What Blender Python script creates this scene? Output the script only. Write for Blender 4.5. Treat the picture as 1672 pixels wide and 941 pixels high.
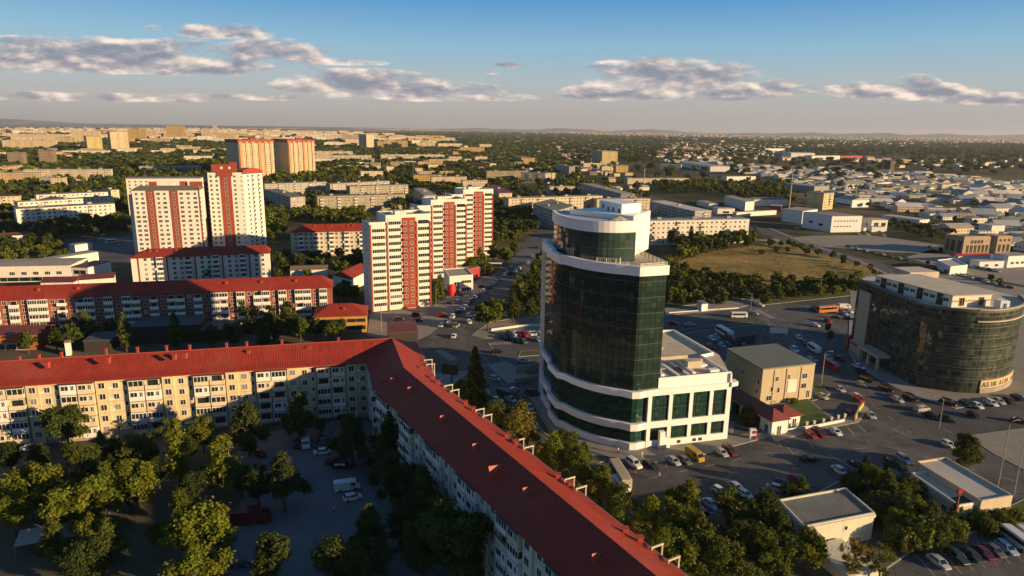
import bpy, math, random
from mathutils import Vector, Matrix, noise
for o in list(bpy.data.objects): bpy.data.objects.remove(o)
SC = bpy.context.scene; COL = SC.collection
D2R = math.radians
# ---------------- camera ----------------
F = 1115.0; PITCH = math.atan(260.5/F); ROLL = D2R(0.85); CH = 78.0
cd = bpy.data.cameras.new('camera'); cam = bpy.data.objects.new('camera', cd); COL.objects.link(cam)
cd.sensor_width = 36.0; cd.lens = 36.0*F/1672.0; cd.clip_start = 0.5; cd.clip_end = 60000
cam.matrix_world = Matrix.Translation((0, 0, CH)) @ Matrix.Rotation(math.pi/2-PITCH, 4, 'X') @ Matrix.Rotation(ROLL, 4, 'Z')
SC.camera = cam
def G(px, py, z=0.0):
    'photo pixel -> world point at height z'
    u = (px-836)/F; v = -(py-470.5)/F
    c, s = math.cos(ROLL), math.sin(ROLL)
    a = u*c-v*s; b = u*s+v*c
    dy = math.cos(PITCH)+b*math.sin(PITCH); dz = -math.sin(PITCH)+b*math.cos(PITCH)
    t = (z-CH)/dz
    return Vector((a*t, dy*t, z))
# ---------------- sun and sky ----------------
SUN_DIR = Vector((0.922, -0.387, 0)).normalized()      # horizontal direction towards the sun
SUN_EL = D2R(11.8)
sl = bpy.data.lights.new('sun', 'SUN'); sun = bpy.data.objects.new('sun', sl); COL.objects.link(sun)
sl.energy = 5.0; sl.angle = D2R(0.5); sl.color = (1.0, 0.68, 0.35)
sv = Vector((SUN_DIR.x*math.cos(SUN_EL), SUN_DIR.y*math.cos(SUN_EL), math.sin(SUN_EL)))
sun.rotation_euler = (-sv).to_track_quat('-Z', 'Y').to_euler(); sun.location = (200, -200, 200)
W = bpy.data.worlds.new('World'); SC.world = W; W.use_nodes = True
wn = W.node_tree; wn.nodes.clear()
class NT:
    def __init__(s, t): s.t = t
    def n(s, typ, inp=None, **kw):
        nd = s.t.nodes.new(typ)
        for k, v in kw.items(): setattr(nd, k, v)
        for k, v in (inp or {}).items():
            so = nd.inputs[k]
            if hasattr(v, 'is_linked') or isinstance(v, bpy.types.NodeSocket): s.t.links.new(v, so)
            else: so.default_value = v
        return nd
    def m(s, op, a, b=0.0, c=None, clamp=False):
        i = {0: a, 1: b}
        if c is not None: i[2] = c
        return s.n('ShaderNodeMath', i, operation=op, use_clamp=clamp).outputs[0]
    def ramp(s, f, stops, interp='LINEAR'):
        nd = s.n('ShaderNodeValToRGB', {0: f}); cr = nd.color_ramp; cr.interpolation = interp
        while len(cr.elements) < len(stops): cr.elements.new(0.5)
        for e, (p, c) in zip(cr.elements, stops):
            e.position = p; e.color = (c[0], c[1], c[2], 1) if not isinstance(c, float) else (c, c, c, 1)
        return nd.outputs[0]
    def mix(s, f, a, b, bt='MIX'):
        nd = s.n('ShaderNodeMix', data_type='RGBA', blend_type=bt)
        for k, v in ((0, f), (6, a), (7, b)):
            if isinstance(v, bpy.types.NodeSocket): s.t.links.new(v, nd.inputs[k])
            else: nd.inputs[k].default_value = v if not isinstance(v, tuple) or len(v) == 4 else (*v, 1)
        return nd.outputs[2]
w = NT(wn)
sky = w.n('ShaderNodeTexSky', sky_type='NISHITA', sun_disc=False, sun_elevation=SUN_EL, altitude=100, air_density=1.0, dust_density=1.0, ozone_density=1.6)
sky.sun_rotation = math.atan2(SUN_DIR.x, SUN_DIR.y)
tc = w.n('ShaderNodeTexCoord').outputs['Generated']
sep = w.n('ShaderNodeSeparateXYZ', {0: tc}).outputs
yy = w.m('MAXIMUM', sep[1], 0.02)
U = w.m('DIVIDE', sep[0], yy); V = w.m('DIVIDE', sep[2], yy)
# cloud banks standing low over the plain: (x/y, z/y centre, half width, half height, weight)
CL = []
for px, py, rx, ry, wt in [(150,98,250,24,1.0),(365,54,66,11,.9),(250,47,15,5,.6),(450,86,75,16,.9),(330,112,160,14,.8),(590,142,120,20,.85),(700,152,110,16,.8),(800,160,90,7,.6),
        (520,100,80,8,.5),(575,102,60,8,.6),(1100,128,120,22,1.0),(1200,148,110,15,.9),(1000,154,70,13,.85),(1480,152,110,13,.95),(1500,142,34,14,.8),(1620,164,90,10,.8),(60,75,100,12,.7),
        (120,160,240,8,.55),(830,107,20,4,.7),(803,119,12,4,.6),(1090,160,190,6,.5),(400,160,200,6,.45)]:
    u = (px-836)/F; v = -(py-470.5)/F; c, s_ = math.cos(ROLL), math.sin(ROLL); a = u*c-v*s_; b = u*s_+v*c
    dy = math.cos(PITCH)+b*math.sin(PITCH); dz = -math.sin(PITCH)+b*math.cos(PITCH)
    CL.append((a/dy, dz/dy, rx*1.1/F, ry*1.3/F, wt))
def cloud(U, V):
    acc = None
    for (cu, cv, ru, rv, wt) in CL:
        du = w.m('MULTIPLY', w.m('SUBTRACT', U, cu), 1/ru); dv = w.m('MULTIPLY', w.m('SUBTRACT', V, cv), 1/rv)
        # flat bases: the lower half falls off faster
        dv = w.m('MAXIMUM', dv, w.m('MULTIPLY', dv, -1.7))
        r = w.m('ADD', w.m('MULTIPLY', du, du), w.m('MULTIPLY', dv, dv))
        g = w.m('MULTIPLY', w.m('EXPONENT', w.m('MULTIPLY', r, -1.1)), wt)
        acc = g if acc is None else w.m('MAXIMUM', acc, g)
    co = w.n('ShaderNodeCombineXYZ', {0: w.m('MULTIPLY', U, 17), 1: w.m('MULTIPLY', V, 48), 2: 3.1}).outputs[0]
    n1 = w.n('ShaderNodeTexNoise', {'Vector': co, 'Scale': 1.0, 'Detail': 6.0, 'Roughness': 0.55, 'Lacunarity': 2.1}).outputs[0]
    return acc, co, n1
acc, co_, n1 = cloud(U, V)
co2 = w.n('ShaderNodeVectorMath', {0: co_, 1: (0.16, 0.30, 0.0)}, operation='ADD').outputs[0]
n2 = w.n('ShaderNodeTexNoise', {'Vector': co2, 'Scale': 1.0, 'Detail': 5.0, 'Roughness': 0.55, 'Lacunarity': 2.1}).outputs[0]
d0 = w.m('SUBTRACT', w.m('ADD', w.m('MULTIPLY', acc, 1.0), w.m('MULTIPLY', n1, 2.1)), w.m('SUBTRACT', 2.47, w.m('MULTIPLY', w.m('MULTIPLY', acc, 4.0, clamp=True), 1.30)))
al = w.m('MULTIPLY', w.m('MULTIPLY', d0, 2.3, clamp=True), 0.88)
al = w.m('MULTIPLY', al, w.m('GREATER_THAN', sep[1], 0.02))
litf = w.m('ADD', w.m('MULTIPLY', w.m('SUBTRACT', n1, n2), 3.6), w.m('SUBTRACT', 0.66, w.m('MULTIPLY', d0, 0.62)), clamp=True)
ccol = w.ramp(litf, [(0.0, (2.3, 2.5, 3.1)), (0.35, (4.0, 3.7, 4.0)), (0.68, (7.2, 5.9, 5.2)), (1.0, (10.2, 8.4, 6.9))])
air = w.ramp(sep[2], [(0.0, (3.9, 3.6, 3.6)), (0.030, (4.4, 4.2, 4.2)), (0.065, (4.1, 4.8, 5.2)), (0.11, (2.5, 4.7, 6.4)), (0.17, (0.72, 3.0, 6.1)), (0.26, (0.34, 1.30, 2.7)), (0.55, (0.44, 1.35, 2.85)), (1.0, (0.40, 1.20, 2.55))])
skyc = w.mix(0.85, sky.outputs[0], air)
col = w.mix(al, skyc, ccol)
bg = w.n('ShaderNodeBackground', {'Color': col, 'Strength': 0.063})
wn.links.new(bg.outputs[0], w.n('ShaderNodeOutputWorld').inputs[0])
W.cycles.sampling_method = 'MANUAL'; W.cycles.sample_map_resolution = 256
cy = SC.cycles; cy.max_bounces = 4; cy.diffuse_bounces = 2; cy.glossy_bounces = 3; cy.transmission_bounces = 1; cy.transparent_max_bounces = 2; cy.volume_bounces = 0; cy.caustics_reflective = False; cy.caustics_refractive = False
vs = SC.view_settings; vs.view_transform = 'Standard'; vs.look = 'None'; vs.exposure = 0.78; vs.gamma = 1.0; vs.use_curve_mapping = False
# ---------------- helpers ----------------
rng = random.Random(7)
FOOT = []; ROADS = []
MATS = {}
def mat(name, col, rough=0.8, var=0.12, scale=0.35, metal=0.0, spec=0.5, coord='Object', col2=None, bump=0.0, rnd=0.0, streak=0.0, ribs=0.0, emit=None):
    if name in MATS: return MATS[name]
    m = bpy.data.materials.new(name); m.use_nodes = True; t = m.node_tree; t.nodes.clear(); q = NT(t)
    tcn = q.n('ShaderNodeTexCoord')
    co = tcn.outputs[coord]
    nz = q.n('ShaderNodeTexNoise', {'Vector': co, 'Scale': scale, 'Detail': 6.0, 'Roughness': 0.65}).outputs[0]
    f = q.m('MULTIPLY', q.m('SUBTRACT', nz, 0.5), 2.6)
    c2 = col2 or tuple(c*0.6 for c in col)
    if col2: base = q.mix(q.m('ADD', f, 0.5, clamp=True), col, col2)
    else:
        k = q.m('ADD', 1.0, q.m('MULTIPLY', f, var))
        vm = q.n('ShaderNodeVectorMath', {0: tuple(col)}, operation='SCALE'); t.links.new(k, vm.inputs['Scale']); base = vm.outputs[0]
    if streak:
        mp = q.n('ShaderNodeMapping', {'Vector': co, 'Scale': (1.6, 1.6, 0.12)})
        n2 = q.n('ShaderNodeTexNoise', {'Vector': mp.outputs[0], 'Scale': 1.0, 'Detail': 4.0}).outputs[0]
        base = q.mix(q.m('MULTIPLY', q.m('SUBTRACT', n2, 0.5, clamp=True), 3.0*streak, clamp=True), base, tuple(c*0.45 for c in col))
    if rnd:
        oi = q.n('ShaderNodeObjectInfo').outputs['Random']
        base = q.n('ShaderNodeHueSaturation', {'Color': base, 'Value': q.m('ADD', 1-rnd/2, q.m('MULTIPLY', oi, rnd)), 'Hue': q.m('ADD', 0.5-rnd*0.03, q.m('MULTIPLY', oi, rnd*0.06))}).outputs[0]
    bs = q.n('ShaderNodeBsdfPrincipled', {'Base Color': base, 'Roughness': rough, 'Metallic': metal, 'Specular IOR Level': spec})
    if ribs:
        uv = q.n('ShaderNodeSeparateXYZ', {0: tcn.outputs['UV']}).outputs
        wv = q.m('ABSOLUTE', q.m('SINE', q.m('MULTIPLY', uv[0], math.pi/ribs)))
        h = q.m('POWER', wv, 10.0)
        bm = q.n('ShaderNodeBump', {'Height': h, 'Strength': 0.55, 'Distance': 0.09}).outputs[0]; t.links.new(bm, bs.inputs['Normal'])
        sid = q.n('ShaderNodeCombineXYZ', {0: q.m('FLOOR', q.m('DIVIDE', uv[0], ribs*2)), 1: q.m('FLOOR', q.m('MULTIPLY', uv[1], 0.42))}).outputs[0]
        sw = q.n('ShaderNodeTexWhiteNoise', {'Vector': sid}).outputs[0]
        smp = q.n('ShaderNodeCombineXYZ', {0: q.m('MULTIPLY', uv[0], 1.1), 1: q.m('MULTIPLY', uv[1], 0.16)}).outputs[0]
        stn = q.n('ShaderNodeTexNoise', {'Vector': smp, 'Scale': 1.0, 'Detail': 6.0, 'Roughness': .7}).outputs[0]
        fad = q.n('ShaderNodeTexNoise', {'Vector': co, 'Scale': .06, 'Detail': 5.0, 'Roughness': .7}).outputs[0]
        base = q.mix(q.m('MULTIPLY', sw, .30), base, tuple(c*.55 for c in col))
        base = q.mix(q.m('MULTIPLY', q.m('SUBTRACT', stn, .50, clamp=True), 3.2, clamp=True), base, (col[0]*.42, col[1]*.75, col[2]*.75))
        base = q.mix(q.m('MULTIPLY', q.m('SUBTRACT', fad, .52, clamp=True), 3.0, clamp=True), base, (col[0]*.95, col[1]*2.0, col[2]*1.9))
        rows = q.m('GREATER_THAN', q.m('FRACT', q.m('MULTIPLY', uv[1], 0.42)), 0.965)
        b2 = q.mix(q.m('MULTIPLY', q.m('MAXIMUM', rows, q.m('MULTIPLY', h, 0.8)), 0.40), base, tuple(c*0.35 for c in col)); t.links.new(b2, bs.inputs['Base Color'])
    elif bump:
        nb = q.n('ShaderNodeTexNoise', {'Vector': co, 'Scale': 4.0, 'Detail': 5.0}).outputs[0]
        bm = q.n('ShaderNodeBump', {'Height': nb, 'Strength': bump, 'Distance': 0.2}).outputs[0]; t.links.new(bm, bs.inputs['Normal'])
    if emit:
        bs.inputs['Emission Color'].default_value = (*emit[:3], 1); bs.inputs['Emission Strength'].default_value = emit[3]
    t.links.new(bs.outputs[0], q.n('ShaderNodeOutputMaterial').inputs[0])
    MATS[name] = m; return m
class MB:
    def __init__(s): s.v = []; s.f = []; s.m = []; s.uv = []; s.hasuv = False; s.sm = False
    def face(s, pts, m=0, uv=None):
        b = len(s.v); s.v += [tuple(p) for p in pts]; s.f.append(tuple(range(b, b+len(pts)))); s.m.append(m); s.uv.append(uv)
        if uv: s.hasuv = True
        return s
    def prism(s, poly, z0, z1, m=0, top=None, bottom=True, zt=None):
        n = len(poly); a = 0
        for i in range(n): a += poly[i][0]*poly[(i+1) % n][1]-poly[(i+1) % n][0]*poly[i][1]
        if a < 0: poly = poly[::-1]
        b = len(s.v); s.v += [(p[0], p[1], z0) for p in poly]+[(p[0], p[1], z1) for p in poly]
        L = 0.0
        for i in range(n):
            j = (i+1) % n; d = math.hypot(poly[j][0]-poly[i][0], poly[j][1]-poly[i][1])
            s.f.append((b+i, b+j, b+n+j, b+n+i)); s.m.append(m); s.uv.append([(L, z0), (L+d, z0), (L+d, z1), (L, z1)]); L += d
        s.f.append(tuple(range(b+n, b+2*n))); s.m.append(m if top is None else top); s.uv.append([(p[0], p[1]) for p in poly])
        if bottom: s.f.append(tuple(range(b+n-1, b-1, -1))); s.m.append(m); s.uv.append([(0, 0)]*n)
        s.hasuv = True
        return s
    def box(s, x0, x1, y0, y1, z0, z1, m=0): return s.prism([(x0, y0), (x1, y0), (x1, y1), (x0, y1)], z0, z1, m)
    def beam(s, a, b, w, h=None, m=0):
        a = Vector(a); b = Vector(b); h = h or w; d = (b-a)
        if d.length < 1e-6: return s
        d.normalize(); up = Vector((0, 0, 1)) if abs(d.z) < .95 else Vector((0, 1, 0)); x = d.cross(up).normalized(); y = x.cross(d)
        k = len(s.v)
        for p in (a, b):
            for sx, sy in ((-1, -1), (1, -1), (1, 1), (-1, 1)): s.v.append(tuple(p+x*sx*w/2+y*sy*h/2))
        for q in ((0, 1, 5, 4), (1, 2, 6, 5), (2, 3, 7, 6), (3, 0, 4, 7), (3, 2, 1, 0), (4, 5, 6, 7)): s.f.append(tuple(k+i for i in q)); s.m.append(m); s.uv.append(None)
        return s
    def tube(s, pts, rad, n=6, m=0):
        k = len(s.v); P = [Vector(p) for p in pts]
        for i, p in enumerate(P):
            d = (P[min(i+1, len(P)-1)]-P[max(i-1, 0)]).normalized(); up = Vector((0, 0, 1)) if abs(d.z) < .9 else Vector((1, 0, 0)); x = d.cross(up).normalized(); y = d.cross(x)
            for j in range(n): a = 2*math.pi*j/n; s.v.append(tuple(p+(x*math.cos(a)+y*math.sin(a))*rad[i]))
        for i in range(len(P)-1):
            for j in range(n): s.f.append((k+i*n+j, k+i*n+(j+1) % n, k+(i+1)*n+(j+1) % n, k+(i+1)*n+j)); s.m.append(m); s.uv.append(None)
        s.f.append(tuple(k+j for j in range(n-1, -1, -1))); s.m.append(m); s.uv.append(None)
        s.f.append(tuple(k+(len(P)-1)*n+j for j in range(n))); s.m.append(m); s.uv.append(None)
        return s
    def lathe(s, prof, n=12, m=0, c=(0, 0)):
        k = len(s.v)
        for r, z in prof:
            for j in range(n): a = 2*math.pi*j/n; s.v.append((c[0]+r*math.cos(a), c[1]+r*math.sin(a), z))
        for i in range(len(prof)-1):
            for j in range(n): s.f.append((k+i*n+j, k+i*n+(j+1) % n, k+(i+1)*n+(j+1) % n, k+(i+1)*n+j)); s.m.append(m); s.uv.append(None)
        s.f.append(tuple(k+(len(prof)-1)*n+j for j in range(n))); s.m.append(m); s.uv.append(None)
        return s
    def mesh(s, name, mats, off=None):
        me = bpy.data.meshes.new(name); v = s.v
        if off is not None: v = [(a[0]-off[0], a[1]-off[1], a[2]-off[2]) for a in v]
        me.from_pydata(v, [], s.f)
        for m in mats: me.materials.append(m)
        if len(mats) > 1: me.polygons.foreach_set('material_index', s.m)
        if s.hasuv:
            l = me.uv_layers.new(name='uv'); fl = []
            for f, u in zip(s.f, s.uv):
                if u: 
                    for q in u: fl += [q[0], q[1]]
                else: fl += [0.0, 0.0]*len(f)
            l.data.foreach_set('uv', fl)
        if s.sm: me.polygons.foreach_set('use_smooth', [True]*len(s.f))
        me.update(); return me
def link(name, me, parent=None, loc=(0, 0, 0), rz=0.0, sc=None):
    o = bpy.data.objects.new(name, me); COL.objects.link(o); o.location = loc
    if rz: o.rotation_euler = (0, 0, rz)
    if sc: o.scale = sc
    if parent: o.parent = parent
    return o
USED = {}
def tag(o, label, cat, group=None):
    o['label'] = label; o['category'] = cat
    if group: o['group'] = group
    return o
def thing(name, label, cat, loc, group=None, rz=0.0):
    return tag(link(name, None, None, loc, rz), label, cat, group)
def part(name, mb, mats, parent, label=None):
    if not isinstance(mats, (list, tuple)): mats = [mats]
    off = parent.location if parent is not None and parent.parent is None else (parent.parent.location if parent is not None else None)
    o = link(name, mb.mesh(name, mats, off), parent)
    if label: o['label'] = label
    return o
def struct(name, mb, mats):
    if not isinstance(mats, (list, tuple)): mats = [mats]
    o = link(name, mb.mesh(name, mats)); o['kind'] = 'structure'; return o
ORD = ['first', 'second', 'third', 'fourth', 'fifth', 'sixth', 'seventh', 'eighth', 'ninth', 'tenth', 'eleventh', 'twelfth', 'thirteenth', 'fourteenth', 'fifteenth', 'sixteenth', 'seventeenth', 'eighteenth', 'nineteenth', 'twentieth']
def orderphrase(i, n, noun):
    if n == 1: return ''
    if i == 0: return 'leftmost '+noun
    if i == n-1: return 'rightmost '+noun
    if n > 6 and i > n//2: 
        return ORD[n-1-i]+' from right '+noun
    return ORD[i]+' from left '+noun
# ---------------- materials ----------------
M_RED = mat('red metal roof', (0.31, 0.040, 0.024), 0.62, 0.25, 0.25, ribs=0.62, col2=None, spec=0.2)
M_REDP = mat('red painted metal', (0.36, 0.06, 0.035), 0.6, 0.2, 0.8)
M_MAROON = mat('maroon metal roof', (0.17, 0.035, 0.035), 0.6, 0.2, 0.3, ribs=0.8)
M_CREAM = mat('cream panel wall', (0.60, 0.49, 0.30), 0.9, 0.35, 0.16, streak=0.5)
M_CREAMB = mat('pale balcony panel', (0.64, 0.54, 0.37), 0.85, 0.25, 0.4, streak=0.4)
M_SKYLIT = mat('pale green panel wall', (0.66, 0.63, 0.52), 0.9, 0.3, 0.2, streak=0.5)  # paler than the cream wall: skylight on the shaded wing is in the colour
M_WHITE = mat('white painted render', (0.74, 0.73, 0.70), 0.7, 0.10, 0.2, streak=0.25)
M_WFRAME = mat('white window frame', (0.72, 0.72, 0.70), 0.5, 0.05, 1.0)
M_DARKG = mat('dark window glass', (0.025, 0.03, 0.034), 0.08, 0.4, 0.4, spec=0.8, rnd=0.5)
M_CURT = mat('curtained window glass', (0.20, 0.19, 0.17), 0.25, 0.3, 1.5, spec=0.6, rnd=0.5)
M_BRICK = mat('red painted wall', (0.27, 0.048, 0.026), 0.85, 0.2, 0.3, streak=0.3)
M_HRW = mat('white panel wall', (0.68, 0.65, 0.58), 0.85, 0.15, 0.2, streak=0.35)
M_PINKW = mat('warm white panel wall', (0.70, 0.65, 0.59), 0.85, 0.12, 0.2, streak=0.3)
M_CONC = mat('concrete', (0.30, 0.285, 0.25), 0.9, 0.3, 0.3, streak=0.4)
M_ASPH = mat('asphalt', (0.050, 0.055, 0.060), 0.85, 0.0, 0.06, col2=(0.105, 0.10, 0.092), bump=0.15)
M_WALK = mat('pavement slabs', (0.27, 0.245, 0.21), 0.9, 0.3, 0.25, col2=(0.19, 0.175, 0.155))
M_KERB = mat('kerb stone', (0.36, 0.34, 0.30), 0.9, 0.3, 0.5)
M_PAINT = mat('road paint', (0.36, 0.35, 0.32), 0.85, 0.9, 1.2)
M_GRASS = mat('grass', (0.035, 0.060, 0.012), 0.95, 0.4, 0.3, col2=(0.075, 0.085, 0.02))
M_LAWN = mat('lawn', (0.035, 0.075, 0.014), 0.9, 0.4, 0.5, col2=(0.055, 0.095, 0.02))
M_METAL = mat('grey metal', (0.28, 0.28, 0.28), 0.5, 0.2, 1.0, metal=0.6)
M_DARK = mat('dark metal', (0.02, 0.02, 0.022), 0.6, 0.2, 1.0)
M_BARK = mat('tree bark', (0.09, 0.065, 0.045), 0.9, 0.3, 3.0)
M_GREYR = mat('grey felt roof', (0.15, 0.15, 0.14), 0.9, 0.35, 0.12)
M_PALER = mat('pale dusty roof', (0.30, 0.27, 0.23), 0.9, 0.35, 0.12)
M_BLUER = mat('blue grey sheet roof', (0.24, 0.27, 0.29), 0.6, 0.25, 0.1)
def asphalt():
    m = bpy.data.materials.new('worn asphalt'); m.use_nodes = True; t = m.node_tree; t.nodes.clear(); q = NT(t); co = q.n('ShaderNodeTexCoord').outputs['Object']
    nz = lambda s, d=5.0, r=.6: q.n('ShaderNodeTexNoise', {'Vector': co, 'Scale': s, 'Detail': d, 'Roughness': r}).outputs[0]
    big = nz(.018, 4.0); med = nz(.11, 6.0, .7); fine = nz(2.2, 4.0)
    c = q.ramp(q.m('ADD', q.m('MULTIPLY', big, .6), q.m('MULTIPLY', med, .4)), [(.36, (.052, .056, .060)), (.50, (.080, .080, .080)), (.60, (.125, .116, .104)), (.70, (.165, .150, .128))])
    # tar patches, worn slabs, cracks and oil spots
    vo = q.n('ShaderNodeTexVoronoi', {'Vector': co, 'Scale': .085}, feature='F1', distance='CHEBYCHEV').outputs; pid = q.n('ShaderNodeSeparateColor', {0: vo['Color']}).outputs[0]
    c = q.mix(q.m('MULTIPLY', q.m('GREATER_THAN', pid, .78), .45), c, (.034, .036, .040)); c = q.mix(q.m('MULTIPLY', q.m('LESS_THAN', pid, .14), .35), c, (.13, .12, .105))
    cr = q.n('ShaderNodeTexVoronoi', {'Vector': q.n('ShaderNodeVectorMath', {0: co, 1: q.n('ShaderNodeTexNoise', {'Vector': co, 'Scale': .3, 'Detail': 3.0}).outputs[1]}, operation='ADD').outputs[0], 'Scale': .16}, feature='DISTANCE_TO_EDGE').outputs[0]
    c = q.mix(q.m('MULTIPLY', q.m('LESS_THAN', cr, .02), .45), c, (.022, .023, .025))
    oil = q.n('ShaderNodeTexVoronoi', {'Vector': co, 'Scale': .33}, feature='F1').outputs['Distance']; c = q.mix(q.m('MULTIPLY', q.m('SUBTRACT', .24, oil, clamp=True), 3.0, clamp=True), c, (.024, .024, .026))
    c = q.mix(q.m('MULTIPLY', q.m('SUBTRACT', fine, .45, clamp=True), 1.4, clamp=True), c, (.13, .12, .11))
    bs = q.n('ShaderNodeBsdfPrincipled', {'Base Color': c, 'Roughness': .82, 'Specular IOR Level': .35}); t.links.new(q.n('ShaderNodeBump', {'Height': fine, 'Strength': .2, 'Distance': .05}).outputs[0], bs.inputs['Normal'])
    t.links.new(bs.outputs[0], q.n('ShaderNodeOutputMaterial').inputs[0]); return m
M_ASPH = asphalt()
def ground_mat():
    m = bpy.data.materials.new('plain'); m.use_nodes = True; t = m.node_tree; t.nodes.clear(); q = NT(t)
    co = q.n('ShaderNodeTexCoord').outputs['Object']
    big = q.n('ShaderNodeTexNoise', {'Vector': co, 'Scale': 0.0035, 'Detail': 9.0, 'Roughness': 0.62}).outputs[0]
    med = q.n('ShaderNodeTexNoise', {'Vector': co, 'Scale': 0.03, 'Detail': 8.0, 'Roughness': 0.7}).outputs[0]
    fine = q.n('ShaderNodeTexNoise', {'Vector': co, 'Scale': 0.9, 'Detail': 5.0, 'Roughness': 0.7}).outputs[0]
    s = q.m('ADD', q.m('MULTIPLY', big, 0.55), q.m('MULTIPLY', med, 0.45))
    c = q.ramp(s, [(0.38, (0.028, 0.038, 0.012)), (0.46, (0.050, 0.058, 0.020)), (0.52, (0.10, 0.085, 0.045)), (0.60, (0.185, 0.145, 0.085))])
    c = q.mix(q.m('MULTIPLY', q.m('SUBTRACT', fine, 0.35), 1.0, clamp=True), c, q.mix(1.0, c, (0.55, 0.55, 0.5), 'MULTIPLY'))
    # beyond the town only fields, scrub and scattered hamlets
    sp = q.n('ShaderNodeSeparateXYZ', {0: co}).outputs
    vor = q.n('ShaderNodeTexVoronoi', {'Vector': co, 'Scale': 0.011}, feature='F1').outputs
    hs = q.m('MULTIPLY', q.m('LESS_THAN', vor['Distance'], 0.14), q.m('GREATER_THAN', med, 0.50))
    far = q.m('MULTIPLY', q.m('SUBTRACT', sp[1], 2600.0), 0.002, clamp=True)
    c = q.mix(q.m('MULTIPLY', hs, far), c, (0.42, 0.36, 0.28))
    bs = q.n('ShaderNodeBsdfPrincipled', {'Base Color': c, 'Roughness': 0.95, 'Specular IOR Level': 0.1})
    t.links.new(bs.outputs[0], q.n('ShaderNodeOutputMaterial').inputs[0]); return m
M_GROUND = ground_mat()
M_DIRT = mat('bare earth', (0.115, 0.092, 0.065), 0.95, 0.3, 0.12, col2=(0.055, 0.055, 0.028), bump=0.1)
M_FIELD = bpy.data.materials.new('dry grass field'); M_FIELD.use_nodes = True; M_FIELD.node_tree.nodes.clear(); q = NT(M_FIELD.node_tree); co = q.n('ShaderNodeTexCoord').outputs['Object']
nA = q.n('ShaderNodeTexNoise', {'Vector': co, 'Scale': .022, 'Detail': 8.0, 'Roughness': .68}).outputs[0]; nB = q.n('ShaderNodeTexNoise', {'Vector': co, 'Scale': .35, 'Detail': 6.0, 'Roughness': .75}).outputs[0]
cF = q.ramp(q.m('ADD', q.m('MULTIPLY', nA, .55), q.m('MULTIPLY', nB, .45)), [(.36, (.075, .085, .022)), (.46, (.19, .145, .045)), (.54, (.33, .235, .085)), (.64, (.42, .30, .12))])
bF = q.n('ShaderNodeBsdfPrincipled', {'Base Color': cF, 'Roughness': .95, 'Specular IOR Level': .1, 'Normal': q.n('ShaderNodeBump', {'Height': nB, 'Strength': .7, 'Distance': .8}).outputs[0]}); M_FIELD.node_tree.links.new(bF.outputs[0], q.n('ShaderNodeOutputMaterial').inputs[0])
# ---------------- ground, roads, pavements ----------------
g = MB(); R = 42000.0
g.face([(-R, -R, 0), (R, -R, 0), (R, R, 0), (-R, R, 0)]); struct('ground', g, M_GROUND)
def sheet(name, pts, z, m, th=0.0):
    b = MB()
    poly = [(p.x, p.y) for p in (G(*p_) for p_ in pts)]
    if th: b.prism(poly, 0.002, z, bottom=False)
    else: b.face([(x, y, z) for x, y in poly])
    if not th:
        a = sum(poly[i][0]*poly[(i+1) % len(poly)][1]-poly[(i+1) % len(poly)][0]*poly[i][1] for i in range(len(poly)))
        if a < 0: b.f = [tuple(reversed(f)) for f in b.f]
    if m in (M_ASPH, M_WALK, M_COURT) and name != 'crossing_road': ROADS.append(poly)
    return struct(name, b, m)
def ribbon(name, pts, wd, z, m, world=False):
    b = MB(); P = [Vector(p) if world else G(*p) for p in pts]; L = []; Rr = []
    for i, p in enumerate(P):
        d = (P[min(i+1, len(P)-1)]-P[max(i-1, 0)]); d.z = 0; d.normalize(); n = Vector((-d.y, d.x, 0)); ww = wd[i] if isinstance(wd, list) else wd
        L.append(p+n*ww/2); Rr.append(p-n*ww/2)
    for i in range(len(P)-1): b.face([(Rr[i].x, Rr[i].y, z), (Rr[i+1].x, Rr[i+1].y, z), (L[i+1].x, L[i+1].y, z), (L[i].x, L[i].y, z)]); ROADS.append([(Rr[i].x, Rr[i].y), (Rr[i+1].x, Rr[i+1].y), (L[i+1].x, L[i+1].y), (L[i].x, L[i].y)])
    return struct(name, b, m)
# earth of the near blocks
M_COURT = mat('pale worn asphalt', (0.145, 0.152, 0.160), .9, .3, .08, col2=(0.095, 0.10, 0.105), bump=.15)  # paler, bluer asphalt: skylight in the shaded courtyard is put into its colour
sheet('bare_earth', [(-500, 990), (-200, 560), (700, 540), (900, 700), (1200, 990), (1000, 1100), (-200, 1100)], 0.006, M_DIRT)
sheet('courtyard_asphalt', [(370, 1000), (372, 880), (400, 800), (375, 755), (400, 722), (460, 700), (560, 685), (625, 690), (660, 730), (690, 800), (730, 900), (760, 1000)], 0.012, M_COURT)
sheet('courtyard_path', [(-80, 775), (100, 752), (230, 735), (330, 718), (420, 704), (425, 712), (300, 742), (110, 770), (-80, 795)], 0.016, M_ASPH)
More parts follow.
